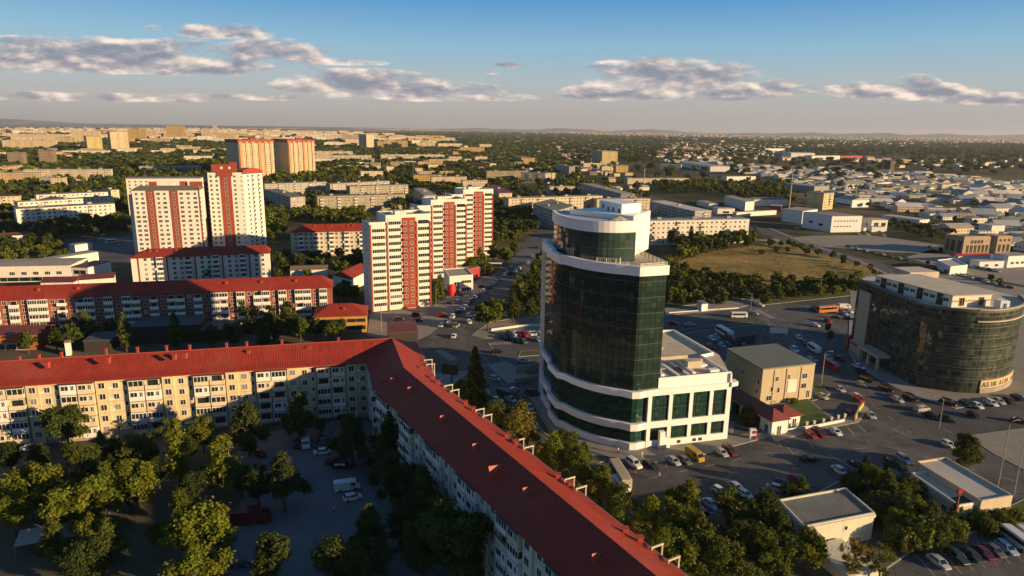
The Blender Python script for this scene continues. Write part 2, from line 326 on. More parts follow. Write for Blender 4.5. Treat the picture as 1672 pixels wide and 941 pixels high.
# the avenue, the crossing and the streets round the tower
sheet('crossing_road', [(672, 560), (700, 545), (745, 500), (790, 462), (835, 425), (868, 385), (905, 385), (890, 425), (868, 470), (840, 520), (838, 552), (950, 535), (1100, 520), (1240, 500), (1400, 478), (1560, 480), (1900, 520), (2300, 800), (2000, 1000), (1500, 1000),
      (1250, 860), (1090, 838), (1000, 800), (930, 745), (860, 690), (790, 690), (715, 640)], 0.010, M_ASPH)
sheet('shopping_street_forecourt', [(604, 512), (706, 500), (740, 478), (800, 446), (812, 452), (780, 480), (745, 512), (700, 548), (672, 560), (600, 548)], 0.012, M_WALK)
sheet('service_parking', [(100, 392), (215, 385), (225, 430), (120, 432)], 0.012, M_ASPH)
sheet('east_parking', [(1440, 890), (1500, 905), (1600, 880), (1700, 860), (1900, 1000), (1400, 1050)], 0.018, M_ASPH)
sheet('dry_field', [(1092, 432), (1150, 412), (1250, 398), (1330, 400), (1440, 440), (1410, 462), (1330, 468), (1240, 466), (1170, 458), (1110, 446)], 0.014, M_FIELD)
ribbon('field_footpath', [(1255, 372), (1310, 395), (1400, 425), (1480, 462)], 3.0, 0.03, M_WALK)
ribbon('boulevard', [(820, 300), (960, 298), (1035, 316), (1120, 338), (1210, 365), (1290, 392), (1380, 420), (1500, 452), (1700, 500)], 16, 0.02, M_ASPH)
ribbon('far_highway', [(1030, 267), (1100, 276), (1180, 288), (1240, 296), (1300, 306)], [20, 26, 34, 34, 20], 0.02, M_ASPH)
ribbon('back_avenue', [(884, 390), (905, 352), (890, 320), (850, 305)], 14, 0.024, M_ASPH)
ribbon('east_avenue', [(1090, 522), (1250, 508), (1420, 490), (1560, 474), (1750, 478)], 16, 0.028, M_ASPH)
sheet('east_lot', [(1230, 392), (1330, 385), (1420, 384), (1550, 402), (1545, 415), (1450, 412), (1330, 402)], 0.018, M_WALK)
sheet('depot_yard', [(1480, 420), (1530, 405), (1672, 415), (1800, 470), (1672, 466), (1560, 445)], 0.018, M_WALK)
def kslab(name, pts, h=0.13, m=None):
    # a raised slab with a paler kerb along its rim
    poly = [(p.x, p.y) for p in (G(*p_) for p_ in pts)]
    a = sum(poly[i][0]*poly[(i+1) % len(poly)][1]-poly[(i+1) % len(poly)][0]*poly[i][1] for i in range(len(poly)))
    if a < 0: poly = poly[::-1]
    b = MB(); b.prism(poly, 0.0, h, 0, top=0, bottom=False)
    n = len(poly); inn = []
    for i in range(n):
        p0 = Vector(poly[i-1]); p1 = Vector(poly[i]); p2 = Vector(poly[(i+1) % n]); d1 = (p1-p0).normalized(); d2 = (p2-p1).normalized()
        n1 = Vector((-d1.y, d1.x)); n2 = Vector((-d2.y, d2.x)); mm = (n1+n2)
        mm = mm/max(0.5, mm.dot(n1)) if mm.length > .1 else n1
        inn.append(p1+mm*0.28)
    b.face([(p[0], p[1], h+0.005) for p in inn], 1)
    return struct(name, b, [M_KERB, m or M_WALK])
kslab('tower_pavement', [(868, 650), (885, 648), (884, 630), (905, 628), (1200, 690), (1195, 712), (1252, 705), (1262, 712), (1130, 748), (1060, 757), (1000, 748), (945, 730), (900, 702)])
kslab('tower_verge', [(846, 642), (866, 650), (898, 704), (944, 733), (990, 752), (978, 757), (925, 737), (885, 705), (862, 672)], 0.12, M_GRASS)
kslab('north_pavement', [(830, 552), (866, 548), (890, 530), (893, 512), (852, 520), (800, 528), (770, 548), (792, 553)], 0.13)
kslab('park_verge', [(772, 546), (800, 527), (893, 511), (895, 440), (885, 425), (868, 470), (842, 505), (800, 515)], 0.12, M_GRASS)
kslab('boulevard_pavement', [(1088, 516), (1130, 511), (1200, 505), (1246, 493), (1238, 488), (1170, 494), (1085, 504)], 0.13)
kslab('gate_lawn', [(1248, 668), (1316, 649), (1364, 688), (1318, 702), (1290, 702)], 0.14, M_LAWN)
kslab('side_lawn', [(1326, 655), (1328, 620), (1356, 644), (1340, 652)], 0.14, M_LAWN)
kslab('gate_pavement', [(1258, 712), (1372, 690), (1402, 672), (1412, 662), (1418, 668), (1402, 690), (1330, 704), (1266, 722)], 0.12)
kslab('office_pavement', [(1385, 575), (1400, 600), (1475, 640), (1560, 668), (1660, 652), (1700, 640), (1760, 600), (1672, 470), (1500, 440), (1390, 455)], 0.13)
kslab('car_park_island', [(1100, 541), (1150, 533), (1228, 527), (1232, 531), (1150, 540), (1105, 547)], 0.12, M_GRASS)
kslab('crossing_island', [(846, 583), (892, 580), (892, 572), (850, 574)], 0.13, M_GRASS)
kslab('median_strip', [(798, 598), (826, 590), (870, 618), (830, 626)], 0.13)
kslab('south_pavement', [(706, 610), (770, 606), (800, 640), (810, 690), (850, 720), (800, 720), (740, 670)], 0.12)
kslab('kiosk_verge', [(950, 742), (1010, 800), (1040, 850), (1100, 850), (1200, 830), (1320, 812), (1400, 770), (1452, 762), (1500, 800), (1490, 900), (1350, 1000), (1100, 1000), (1000, 860), (920, 760)], 0.12, M_DIRT)
kslab('corner_plaza', [(1580, 712), (1672, 700), (1760, 760), (1700, 782), (1620, 740)], 0.12)
kslab('east_verge', [(1500, 868), (1560, 870), (1672, 815), (1750, 800), (1700, 850), (1600, 868), (1520, 888)], 0.12, M_GRASS)
kslab('field_verge', [(1090, 503), (1170, 493), (1237, 486), (1238, 468), (1120, 452), (1092, 440)], 0.12, M_GRASS)
kslab('field_belt', [(1240, 499), (1400, 482), (1405, 455), (1240, 467)], 0.12, M_GRASS)
# painted lines
def lines(name, L, wd=0.22, z=0.026):
    b = MB()
    for (a, c) in L:
        p = G(*a); q_ = G(*c); d = (q_-p).normalized(); n = Vector((-d.y, d.x, 0))*wd/2
        b.face([(p-n)[:2]+(z,), (q_-n)[:2]+(z,), (q_+n)[:2]+(z,), (p+n)[:2]+(z,)])
    return struct(name, b, M_PAINT)
L = []
for i in range(7): L.append(((703+i*16, 560-i*1.2), (711+i*16, 559-i*1.2)))
lines('crossing_lane_marks', L)
def dashes(name, pts, dash=3.0, gap=5.0, off=0.0, wd=.18, z=.034):
    P = [G(*p) for p in pts]; b = MB(); path = [(p.x, p.y) for p in P]; 
    for i in range(len(P)-1):
        a, c = P[i], P[i+1]; u = (c-a); D = u.length; u.normalize(); n = Vector((-u.y, u.x, 0)); s = 0
        while s+dash < D: p = a+u*s+n*off; q_ = p+u*dash; w_ = n*wd/2; b.face([(p-w_)[:2]+(z,), (q_-w_)[:2]+(z,), (q_+w_)[:2]+(z,), (p+w_)[:2]+(z,)]); s += dash+gap
    return struct(name, b, M_PAINT)
dashes('avenue_lane_marks', [(756, 535), (800, 492), (850, 440), (885, 392)]); dashes('tower_road_marks', [(782, 572), (830, 640), (890, 715), (960, 752), (1060, 782), (1250, 740), (1450, 730), (1672, 790)])
dashes('office_road_marks', [(1250, 505), (1340, 560), (1440, 640), (1540, 700), (1672, 770)]); dashes('office_road_marks', [(1240, 520), (1320, 575), (1400, 645), (1500, 715)]); dashes('east_avenue_marks', [(1100, 521), (1250, 508), (1420, 490), (1560, 474)], 3, 5, 0, .2, .04)
dashes('boulevard_marks', [(1035, 316), (1120, 338), (1210, 365), (1290, 392), (1380, 420), (1500, 452)], 3, 4, 0, .22, .04)
dashes('zebra_crossing', [(716, 572), (742, 588)], .5, .55, 0, 3.2); dashes('zebra_crossing', [(1236, 506), (1262, 520)], .5, .55, 0, 3.2); dashes('zebra_crossing', [(800, 562), (838, 560)], .5, .55, 0, 3.2)
lines('street_lines', [((797, 560), (836, 608)), ((706, 551), (730, 549)), ((790, 596), (822, 592)), ((1390, 620), (1440, 650)), ((1455, 700), (1500, 720)), ((1350, 740), (1402, 770)), ((1266, 718), (1276, 730)), ((1285, 730), (1296, 742)),
    ((1320, 722), (1330, 733)), ((1385, 700), (1395, 712)), ((1400, 694), (1414, 706)), ((1250, 520), (1300, 560)), ((1225, 500), (1262, 535))], 0.2)
lines('parking_lines', [((1495+i*20, 905-i*4), (1530+i*20, 945-i*4)) for i in range(8)]+[((1300+i*16, 705-i*2.2), (1316+i*16, 720-i*2.2)) for i in range(6)], 0.13)
# low hills far away
def hill(name, x0, x1, y, h, seed):
    b = MB(); r = random.Random(seed); n = 60; rows = [(0, 0.0), (900, 0.55), (1700, 1.0), (3200, 0.6), (5200, 0.0)]
    pr = []
    for i in range(n+1):
        t = i/n; e = math.sin(math.pi*t)**0.7; pr.append(e*(0.5+0.5*noise.noise(Vector((t*6, seed, 0)))+0.25*noise.noise(Vector((t*19, seed, 3))))*h)
    V_ = []
    for ro, k in rows: V_.append([(x0+(x1-x0)*i/n, y+ro+200*noise.noise(Vector((i*.3, ro, seed))), max(-3.0, pr[i]*k)) for i in range(n+1)])
    for a in range(len(rows)-1):
        for i in range(n): b.face([V_[a][i], V_[a][i+1], V_[a+1][i+1], V_[a+1][i]])
    b.sm = True; return struct(name, b, M_HILL)
M_HILL = mat('distant scrub hill', (0.19, 0.18, 0.175), 0.95, 0.3, 0.0006)  # base colour paled to stand in for haze over the distance
hill('hill', -10600, -6200, 9200, 185, 1.3)
hill('hill', -3600, -1500, 8200, 70, 2.7)
hill('hill', 4600, 12000, 14500, 170, 5.1)
hill('hill', -3000, 7000, 19000, 150, 7.7)
hill('hill', 9500, 16500, 15500, 180, 9.2)
# ---------------- building helpers ----------------
ITEMS = {}
def item(root, name, me, x, y, z, ang, sub=None):
    ITEMS.setdefault((root.name, name), []).append((math.hypot(x, y)-z*0.2, me, x, y, z, ang, sub, root))
def flush(root):
    for (rn, name), L in list(ITEMS.items()):
        if rn != root.name: continue
        L.sort(key=lambda t: t[0]); cap = 100
        for (_, me, x, y, z, ang, sub, _r) in L[:cap]:
            o = link(name, me, root, (x-root.location.x, y-root.location.y, z), ang)
            if sub:
                for sn, sme in sub: link(sn, sme, o)
        if len(L) > cap:
            b = MB(); mats = []
            for (_, me, x, y, z, ang, sub, _r) in L[cap:]:
                ca, sa = math.cos(ang), math.sin(ang)
                for mm in [me]+[s_[1] for s_ in (sub or [])]:
                    k = len(b.v); b.v += [(v.co.x*ca-v.co.y*sa+x, v.co.x*sa+v.co.y*ca+y, v.co.z+z) for v in mm.vertices]
                    mp = []
                    for m_ in mm.materials:
                        if m_ not in mats: mats.append(m_)
                        mp.append(mats.index(m_))
                    for p in mm.polygons: b.f.append(tuple(k+i for i in p.vertices)); b.m.append(mp[p.material_index]); b.uv.append(None)
            o = part(name, b, mats, root); o['kind'] = 'stuff'
        del ITEMS[(rn, name)]
PC = {}
def win_mesh(w_, h_, glass=None, frame=None, mull=1, depth=0.07):
    k = ('w', w_, h_, glass and glass.name, frame and frame.name, mull)
    if k in PC: return PC[k]
    glass = glass or M_DARKG; frame = frame or M_WFRAME; b = MB(); t = 0.09; d = depth
    b.box(-w_/2, w_/2, -d, 0.0, h_-t, h_, 0); b.box(-w_/2-.08, w_/2+.08, -d-.06, 0.0, -t, 0, 0)
    b.box(-w_/2, -w_/2+t, -d, 0.0, 0, h_-t, 0); b.box(w_/2-t, w_/2, -d, 0.0, 0, h_-t, 0)
    for i in range(mull): x = -w_/2+w_*(i+1)/(mull+1); b.box(x-.035, x+.035, -d, 0.0, 0, h_-t, 0)
    b.face([(-w_/2+t, -.03, 0), (w_/2-t, -.03, 0), (w_/2-t, -.03, h_-t), (-w_/2+t, -.03, h_-t)], 1)
    PC[k] = b.mesh('window', [frame, glass]); return PC[k]
def simple_win(w_, h_, glass=None, frame=None):
    # a far window: a thin pale surround with the pane set in it
    k = ('s', w_, h_, glass and glass.name, frame and frame.name)
    if k in PC: return PC[k]
    b = MB(); t = 0.13
    b.box(-w_/2-t, w_/2+t, -.05, 0, -t, h_+t, 0); b.face([(-w_/2, -.055, 0), (w_/2, -.055, 0), (w_/2, -.055, h_), (-w_/2, -.055, h_)], 1)
    b.box(-.05, .05, -.075, -.056, 0, h_, 0)
    PC[k] = b.mesh('window', [frame or M_WFRAME, glass or M_DARKG]); return PC[k]
def balcony_mesh(kind, w_=3.5, d=1.15, panel=None, h=2.78):
    k = ('b', kind, w_, d, panel and panel.name)
    if k in PC: return PC[k]
    panel = panel or M_CREAMB; b = MB()
    b.box(-w_/2, w_/2, -d, 0, -0.14, 0.0, 0)
    b.box(-w_/2, w_/2, -d, -d+.1, 0, 1.0, 1); b.box(-w_/2, -w_/2+.1, -d+.1, 0, 0, 1.0, 1); b.box(w_/2-.1, w_/2, -d+.1, 0, 0, 1.0, 1)
    sub = None
    if kind == 'closed' or kind == 'closed2':
        g = MB(); n = 4 if kind == 'closed' else 3
        g.box(-w_/2+.02, w_/2-.02, -d+.02, 0, 2.35, 2.62, 0)
        g.box(-w_/2+.06, w_/2-.06, -d+.08, -.02, 1.0, 2.35, 1)
        for i in range(n+1): x = -w_/2+.06+(w_-.12)*i/n; g.box(x-.05, x+.05, -d+.02, -d+.085, 1.0, 2.35, 0)
        for s_ in (-1, 1): g.box(s_*(w_/2-.02)-.03, s_*(w_/2-.02)+.03, -.25, -.1, 1.0, 2.35, 0)
        sub = [('glazing', g.mesh('glazing', [M_WFRAME, M_DARKG]))]
    elif kind == 'panelled':
        g = MB(); g.box(-w_/2+.02, w_/2-.02, -d+.02, 0, 1.0, 2.62, 2)
        for x0, ww in ((-w_*.18, 1.5), (w_*.30, .6)):
            g.box(x0-ww/2-.08, x0+ww/2+.08, -d-.03, -d+.019, 1.05, 2.3, 0); g.box(x0-ww/2, x0+ww/2, -d-.04, -d-.031, 1.13, 2.22, 1); g.box(x0-.04, x0+.04, -d-.055, -d-.041, 1.13, 2.22, 0)
        sub = [('glazing', g.mesh('glazing', [M_WFRAME, M_DARKG, panel]))]
    else:
        for s_ in (-1, 1): b.box(s_*(w_/2-.05)-.04, s_*(w_/2-.05)+.04, -d+.02, -d+.1, 1.0, 2.62, 0)
        g = MB(); g.box(-w_/2+.3, w_/2-.5, -.05, 0, 0.1, 2.2, 0); g.box(-w_/2+.42, w_/2-.62, -.08, -.05, 0.2, 2.1, 1)
        sub = [('balcony_door', g.mesh('balcony_door', [M_WFRAME, M_DARKG]))]
    PC[k] = (b.mesh('balcony', [M_CONC, panel]), sub); return PC[k]
def offs(path, d):
    # offset of an open 2D path to its right by d, mitred
    out = []; n = len(path)
    for i in range(n):
        p = Vector(path[i]); 
        d1 = (p-Vector(path[i-1])).normalized() if i > 0 else None; d2 = (Vector(path[i+1])-p).normalized() if i < n-1 else None
        if d1 is None: d1 = d2
        if d2 is None: d2 = d1
        n1 = Vector((d1.y, -d1.x)); n2 = Vector((d2.y, -d2.x)); mm = (n1+n2).normalized(); out.append(tuple(p+mm*(d/mm.dot(n1))))
    return out
# ---------------- glass curtain wall ----------------
def curtain(name, base, pw=1.5, ph=1.3, fl=3, line=0.30, tilt=0.004, rough=0.04, lc=(0.10, 0.13, 0.10), mc=(0.008, 0.012, 0.010), var=0.5, ior=1.27, blind=(0.95, 0.08)):
    m = bpy.data.materials.new(name); m.use_nodes = True; t = m.node_tree; t.nodes.clear(); q = NT(t)
    uv = q.n('ShaderNodeSeparateXYZ', {0: q.n('ShaderNodeTexCoord').outputs['UV']}).outputs
    u = q.m('DIVIDE', uv[0], pw); v = q.m('DIVIDE', uv[1], ph); fu = q.m('FRACT', u); fv = q.m('FRACT', v)
    cell = q.n('ShaderNodeCombineXYZ', {0: q.m('FLOOR', u), 1: q.m('FLOOR', v)}).outputs[0]
    wnz = q.n('ShaderNodeTexWhiteNoise', {'Vector': cell}, noise_dimensions='3D').outputs
    mu = q.m('MAXIMUM', q.m('LESS_THAN', fu, 0.11), q.m('LESS_THAN', fv, 0.10))
    flr = q.m('LESS_THAN', q.m('FRACT', q.m('DIVIDE', v, fl)), line/(ph*fl))
    k = q.m('ADD', 1-var/2, q.m('MULTIPLY', wnz[0], var))
    vm = q.n('ShaderNodeVectorMath', {0: base}, operation='SCALE'); t.links.new(k, vm.inputs['Scale'])
    # blinds and ceilings seen in some rooms
    bl = q.m('MULTIPLY', q.m('GREATER_THAN', wnz[0], blind[0]), blind[1])
    c = q.mix(bl, vm.outputs[0], (0.14, 0.15, 0.10)); c = q.mix(mu, c, mc); c = q.mix(flr, c, lc)
    ge = q.n('ShaderNodeNewGeometry').outputs['Normal']
    dv = q.n('ShaderNodeVectorMath', {0: wnz[1], 1: (0.5, 0.5, 0.5)}, operation='SUBTRACT').outputs[0]
    sc = q.n('ShaderNodeVectorMath', {0: dv}, operation='SCALE'); sc.inputs['Scale'].default_value = tilt*2
    no = q.n('ShaderNodeVectorMath', {0: q.n('ShaderNodeVectorMath', {0: ge, 1: sc.outputs[0]}, operation='ADD').outputs[0]}, operation='NORMALIZE').outputs[0]
    r = q.m('ADD', rough, q.m('MULTIPLY', q.m('MAXIMUM', mu, flr), 0.5))
    bs = q.n('ShaderNodeBsdfPrincipled', {'Base Color': c, 'Roughness': r, 'Specular IOR Level': 0.5, 'IOR': ior, 'Normal': no})
    t.links.new(bs.outputs[0], q.n('ShaderNodeOutputMaterial').inputs[0]); return m
M_TGLASS = curtain('dark green curtain glass', (0.021, 0.040, 0.033), line=0.16, var=0.5, mc=(.003, .007, .006), ior=1.2, lc=(0.060, 0.085, 0.062))
M_UGLASS = curtain('paler crown glass', (0.032, 0.062, 0.055), 1.5, 1.9, 2, .1, ior=1.4)
M_PGLASS = curtain('green shop glass', (0.012, 0.045, 0.036), 1.15, 1.15, 3, 0.06)
M_BGLASS = curtain('bronze green curtain glass', (0.036, 0.050, 0.040), 1.3, 1.75, 2, 0.10, lc=(0.11, 0.12, 0.09), ior=1.55, var=1.1, blind=(0.90, 0.30), tilt=0.010)
M_CLAD = mat('white cladding panels', (0.80, 0.79, 0.78), 0.45, 0.06, 0.15, streak=0.18)
M_BEIGE = mat('beige stone cladding', (0.42, 0.34, 0.25), 0.8, 0.12, 0.2)
M_RCONC = mat('sandy roof screed', (0.56, 0.50, 0.40), 0.9, 0.25, 0.2, col2=(0.42, 0.37, 0.29))
def wallstrip(b, path, z0, z1, m=0, u0=0.0):
    L = u0
    for i in range(len(path)-1):
        a, c = path[i], path[i+1]; d = math.hypot(c[0]-a[0], c[1]-a[1])
        b.face([(a[0], a[1], z0), (c[0], c[1], z0), (c[0], c[1], z1), (a[0], a[1], z1)], m, [(L, z0), (L+d, z0), (L+d, z1), (L, z1)]); L += d
    return b
def band(b, path, out, inn, z0, z1, m=0):
    o = offs(path, out); i_ = offs(path, -inn)
    wallstrip(b, o, z0, z1, m); wallstrip(b, i_[::-1], z0, z1, m)
    for k in range(len(path)-1):
        b.face([(*o[k], z1), (*o[k+1], z1), (*i_[k+1], z1), (*i_[k], z1)], m); b.face([(*i_[k], z0), (*i_[k+1], z0), (*o[k+1], z0), (*o[k], z0)], m)
    b.face([(*i_[0], z0), (*o[0], z0), (*o[0], z1), (*i_[0], z1)], m); b.face([(*o[-1], z0), (*i_[-1], z0), (*i_[-1], z1), (*o[-1], z1)], m)
    return b
def smooth(path, n=4):
    P = [Vector(p) for p in path]; out = []
    for i in range(len(P)-1):
        p0 = P[max(i-1, 0)]; p1 = P[i]; p2 = P[i+1]; p3 = P[min(i+2, len(P)-1)]
        for k in range(n):
            t = k/n; out.append(tuple(0.5*((2*p1)+(-p0+p2)*t+(2*p0-5*p1+4*p2-p3)*t*t+(-p0+3*p1-3*p2+p3)*t*t*t)))
    out.append(tuple(P[-1])); return out
def at(path, s, off=0.0):
    # point on an open path at arc length s, shifted to its right by off; returns x, y, angle
    for i in range(len(path)-1):
        a = Vector(path[i]); c = Vector(path[i+1]); d = (c-a).length
        if s <= d or i == len(path)-2:
            u = (c-a)/d; p = a+u*s+Vector((u.y, -u.x))*off; return p.x, p.y, math.atan2(u.y, u.x)
        s -= d
def plen(path): return sum(math.hypot(path[i+1][0]-path[i][0], path[i+1][1]-path[i][1]) for i in range(len(path)-1))
# ---------------- the glass tower ----------------
def build_tower():
    left = [(9.2, 196), (9.0, 190), (11.0, 179.8)]
    curve = smooth([(10.5, 177.9), (12.4, 170.8)], 2)+smooth([(14.2, 169.5), (16.8, 165.8), (20.4, 162.4), (24.0, 160.0), (27.5, 158.7)], 4)+[(29.9, 157.1), (31.6, 157.3), (33.4, 158.3)]
    O = left+curve; Rr = (56.6, 164.7)
    r = thing('glass_tower', 'tall curved dark green glass office tower with white bands and a low wing', 'office tower', (30, 180, 0))
    f = Vector((Rr[0]-33.4, Rr[1]-158.3)).normalized(); nb = Vector((-f.y, f.x))
    PB = [(58.2, 182.0), (56.5, 188), (51.5, 205), (30, 203), (9.2, 199)]
    foot = O+[Rr]; FOOT.append(O+[Rr]+PB)
    # podium
    b = MB(); b.prism(offs(foot, -0.7)+PB, 0.0, 17.2, 0, top=1); part('podium_core', b, [M_PGLASS, M_RCONC], r)
    b = MB(); band(b, offs(O+[(34.2, 158.5)], 0.0), 0.05, 1.2, 0.05, 1.9); part('plinth', b, M_CLAD, r)
    b = MB(); band(b, O+[(34.2, 158.5)], 0.35, 1.0, 5.3, 7.1); part('white_band', b, M_CLAD, r)
    b = MB(); band(b, O+[(34.2, 158.5)], 0.35, 1.0, 13.9, 15.6); part('white_band', b, M_CLAD, r)
    fp = [(33.4+f.x*.8, 158.3+f.y*.8), Rr]
    b = MB()
    for z0, z1 in ((0.05, 1.88), (5.35, 7.05), (13.95, 15.62)): band(b, fp, 0.15, 0.9, z0, z1)
    part('facade_frame', b, M_CLAD, r)
    Lf = plen(fp); cols = [0.0, 5.75, 11.45, 17.15, Lf-1.3]
    for i, s in enumerate(cols):
        w_ = 1.0 if i < 4 else 1.3; x, y, a = at(fp, s+w_/2); b = MB(); u = Vector((math.cos(a), math.sin(a))); n = Vector((u.y, -u.x)); p = Vector((x, y))
        for z0, z1 in ((1.90, 5.33), (7.07, 13.93)):
            q = [p-u*w_/2+n*.10, p+u*w_/2+n*.10, p+u*w_/2-n*.7, p-u*w_/2-n*.7]; b.prism([tuple(k) for k in q], z0, z1)
        part('column', b, M_CLAD, r)
    M_FR = M_CLAD
    for i in range(4):
        s0 = cols[i]+1.0; s1 = cols[i+1]
        for z0, z1 in ((1.9, 5.33), (7.07, 13.93)):
            b = MB(); pa = [at(fp, s0, -0.35)[:2], at(fp, s1, -0.35)[:2]]; wallstrip(b, pa, z0, z1, 0)
            n = 4
            for k in range(n+1):
                x, y, a = at(fp, s0+(s1-s0)*k/n, -0.33); b.beam((x, y, z0), (x, y, z1), 0.07, 0.07, 1)
            nz = 3 if z1 < 6 else 6
            for k in range(nz+1):
                z = z0+.04+(z1-z0-.08)*k/nz; x, y, a = at(fp, s0, -0.33); x2, y2, a = at(fp, s1, -0.33); b.beam((x, y, z), (x2, y2, z), 0.07, 0.07, 1)
            part('window', b, [M_PGLASS, M_DARK], r)
    # basement vents and the entrance lobby box
    for s in (9.2, 13.6, 15.3):
        x, y, a = at(fp, s, 0.17); b = MB(); u = Vector((math.cos(a), math.sin(a))); b.beam((x-u.x*.5, y-u.y*.5, 0.9), (x+u.x*.5, y+u.y*.5, 0.9), 0.08, 0.8); part('vent', b, M_DARK, r)
    x, y, a = at(fp, 3.9, 0.5); b = MB(); u = Vector((math.cos(a), math.sin(a))); n = Vector((u.y, -u.x)); p = Vector((x, y))
    b.prism([tuple(p-u*.7-n*.3), tuple(p+u*.7-n*.3), tuple(p+u*.7+n*.9), tuple(p-u*.7+n*.9)], 0.13, 4.6)
    b.prism([tuple(p+u*.72-n*.3), tuple(p+u*2.2-n*.3), tuple(p+u*2.2+n*.8), tuple(p+u*.72+n*.8)], 0.13, 2.9); part('entrance_lobby', b, M_CLAD, r)
    # parapet of the low wing
    par = [(33.4+f.x*3.6, 158.3+f.y*3.6), Rr]
    b = MB(); band(b, offs(par, -0.55), 0.0, 0.35, 15.6, 18.3); part('parapet', b, M_CLAD, r)
    side = [Rr, tuple(Vector(Rr)+nb*15.0), (56.6, 181.5), (50.5, 203.5), (34, 202)]
    b = MB(); band(b, offs(side, -0.1), 0.0, 0.4, 15.18, 18.0); part('parapet', b, M_CLAD, r)
    b = MB(); c0 = Vector(Rr)-f*0.4; b.prism([tuple(c0-nb*.6), tuple(c0+f*2.2-nb*.1), tuple(c0+f*2.4+nb*1.8), tuple(c0+nb*3)], 14.6, 15.7); part('cornice', b, M_CLAD, r)
    # plant and trunking on the low roof
    def rb(nm, s, t, w_, d, z0, z1, m=M_CLAD):
        p = Vector((33.4, 158.3))+f*s+nb*t; b = MB(); b.prism([tuple(p), tuple(p+f*w_), tuple(p+f*w_+nb*d), tuple(p+nb*d)], z0, z1); return part(nm, b, m, r)
    rb('roof_unit', 15.5, 7.5, 4.2, 2.4, 17.22, 19.2, M_RCONC)
    for s, t, w_, d, z1 in ((6, 4, 1, 18, 16.4), (10, 3, .8, 12, 16.2), (13, 3, .7, 11, 16.1), (8, 15.5, 12, .7, 16.6), (8, 24, 9, .6, 16.3), (19.5, 3, 2.6, 1.6, 16.7), (5.5, 20, 7, 1.2, 16.2), (15, 4, .8, 9, 16.2), (17, 11, 5, 1.0, 16.8), (4.8, 12, 4, 1.6, 16.9), (12, 20, 1.0, 9, 16.3), (3.5, 8, 1.4, 4, 16.5), (20, 8, 1.6, 4.5, 16.4)): rb('roof_duct', s, t, w_, d, 17.22, z1+1.5, M_CLAD if d > 1 else M_RCONC)
    rb('upper_roof_block', 6.0, 28, 8, 6, 17.22, 20.2); rb('skylight', 7, 8, 2.4, 5, 17.22, 17.8, M_BLUER); rb('skylight', 12, 6, 1.6, 3, 17.22, 17.6, M_DARK)
    # tower body
    T = left+[p for p in curve if p[0] < 29.8]+[(30.0, 157.2), (31.0, 157.4)]; fe = (37.2, 159.6); body = T+[fe, (31.5, 187), (20, 199), (9.2, 198)]
    b = MB(); gp = offs(T+[fe], -0.55)+[(30.9, 186.5), (20, 198.5), (9.8, 197.5)]; b.prism(gp, 15.25, 44.9, 0); part('glass_body', b, M_TGLASS, r)
    b = MB(); band(b, T+[fe], 0.45, 0.8, 44.6, 46.9); part('terrace_band', b, M_CLAD, r)
    b = MB(); b.prism(offs(T+[fe], -0.2)+[(31, 187), (20, 198.8), (9.5, 197.8)], 44.92, 46.1); part('terrace_floor', b, M_RCONC, r)
    b = MB(); b.box(8.6, 9.8, 195.2, 196.6, 0.0, 46.0); part('corner_pier', b, M_CLAD, r)
    # set-back drum, white crown, lift core
    c1 = G(860+712*.2444, 310+416*.2444, 46.2); c2 = G(860+812*.2444, 310+392*.2444, 46.2)
    Dm = smooth([(11.4, 188), (11.9, 181), (13.6, 175), (16.4, 170.3), (20.0, 167.2), (25.0, 166.3), (30.6, 168.3)], 4)
    b = MB(); wallstrip(b, Dm, 46.1, 53.6); part('upper_glass', b, M_UGLASS, r)
    b = MB(); band(b, Dm, 0.55, 0.3, 53.5, 56.3); part('crown_band', b, M_CLAD, r)
    cu = Vector((c2.x-c1.x, c2.y-c1.y)).normalized(); cn = Vector((-cu.y, cu.x)); C1 = Vector((c1.x-1.6, c1.y-7.0)); C2 = Vector((c2.x, c2.y))
    b = MB(); b.prism(offs(Dm, -0.2)+[tuple(C2+cn*10), (22, 197), (12, 194)], 53.4, 55.4); part('crown_roof', b, mat('grey membrane roof', (0.34, 0.38, 0.41), 0.7, 0.15, 0.2), r)
    b = MB(); b.prism([tuple(C1), tuple(C2), tuple(C2+cn*13), tuple(C1+cn*20)], 46.1, 56.7); part('lift_core', b, M_CLAD, r)
    cu = Vector((.84, .54)); cn = Vector((-.4, .92)).normalized(); pr = Vector((28.5, 179.3))+cu*1.0; b = MB(); q = [tuple(pr-cu*1.0), tuple(pr+cu*5.7), tuple(pr+cu*5.7+cn*11.6), tuple(pr-cu*1.0+cn*11.6)]; b.prism(q, 55.42, 59.1); pp = part('lift_penthouse', b, M_CLAD, r)
    for i, (s, z) in enumerate(((1.2, 56.6), (4.2, 56.7), (6.6, 56.6), (9.4, 57.0))):
        p = pr-cu*1.0+cn*s; m_ = simple_win(1.0, 1.2, M_DARK, M_CLAD); o = link('window', m_, pp, (p.x-30, p.y-180, z), math.atan2(-cn.y, -cn.x))
    # heap of light gravel left on the crown roof
    b = MB(); cx, cy = 27.0, 171.8; ring = []
    for j in range(14): a = j/14*6.283; ring.append((cx+3.9*math.cos(a), cy+2.4*math.sin(a), 55.42))
    rg2 = [(cx+(x-cx)*.5+rng.uniform(-.3, .3), cy+(y-cy)*.5, 56.1+rng.uniform(-.2, .2)) for x, y, z in ring]
    for j in range(14): k = (j+1) % 14; b.face([ring[j], ring[k], rg2[k], rg2[j]]); b.face([rg2[j], rg2[k], (cx, cy, 56.9)])
    part('gravel_heap', b, mat('pale gravel', (0.42, 0.38, 0.28), 0.95, 0.8, 2.5), r)
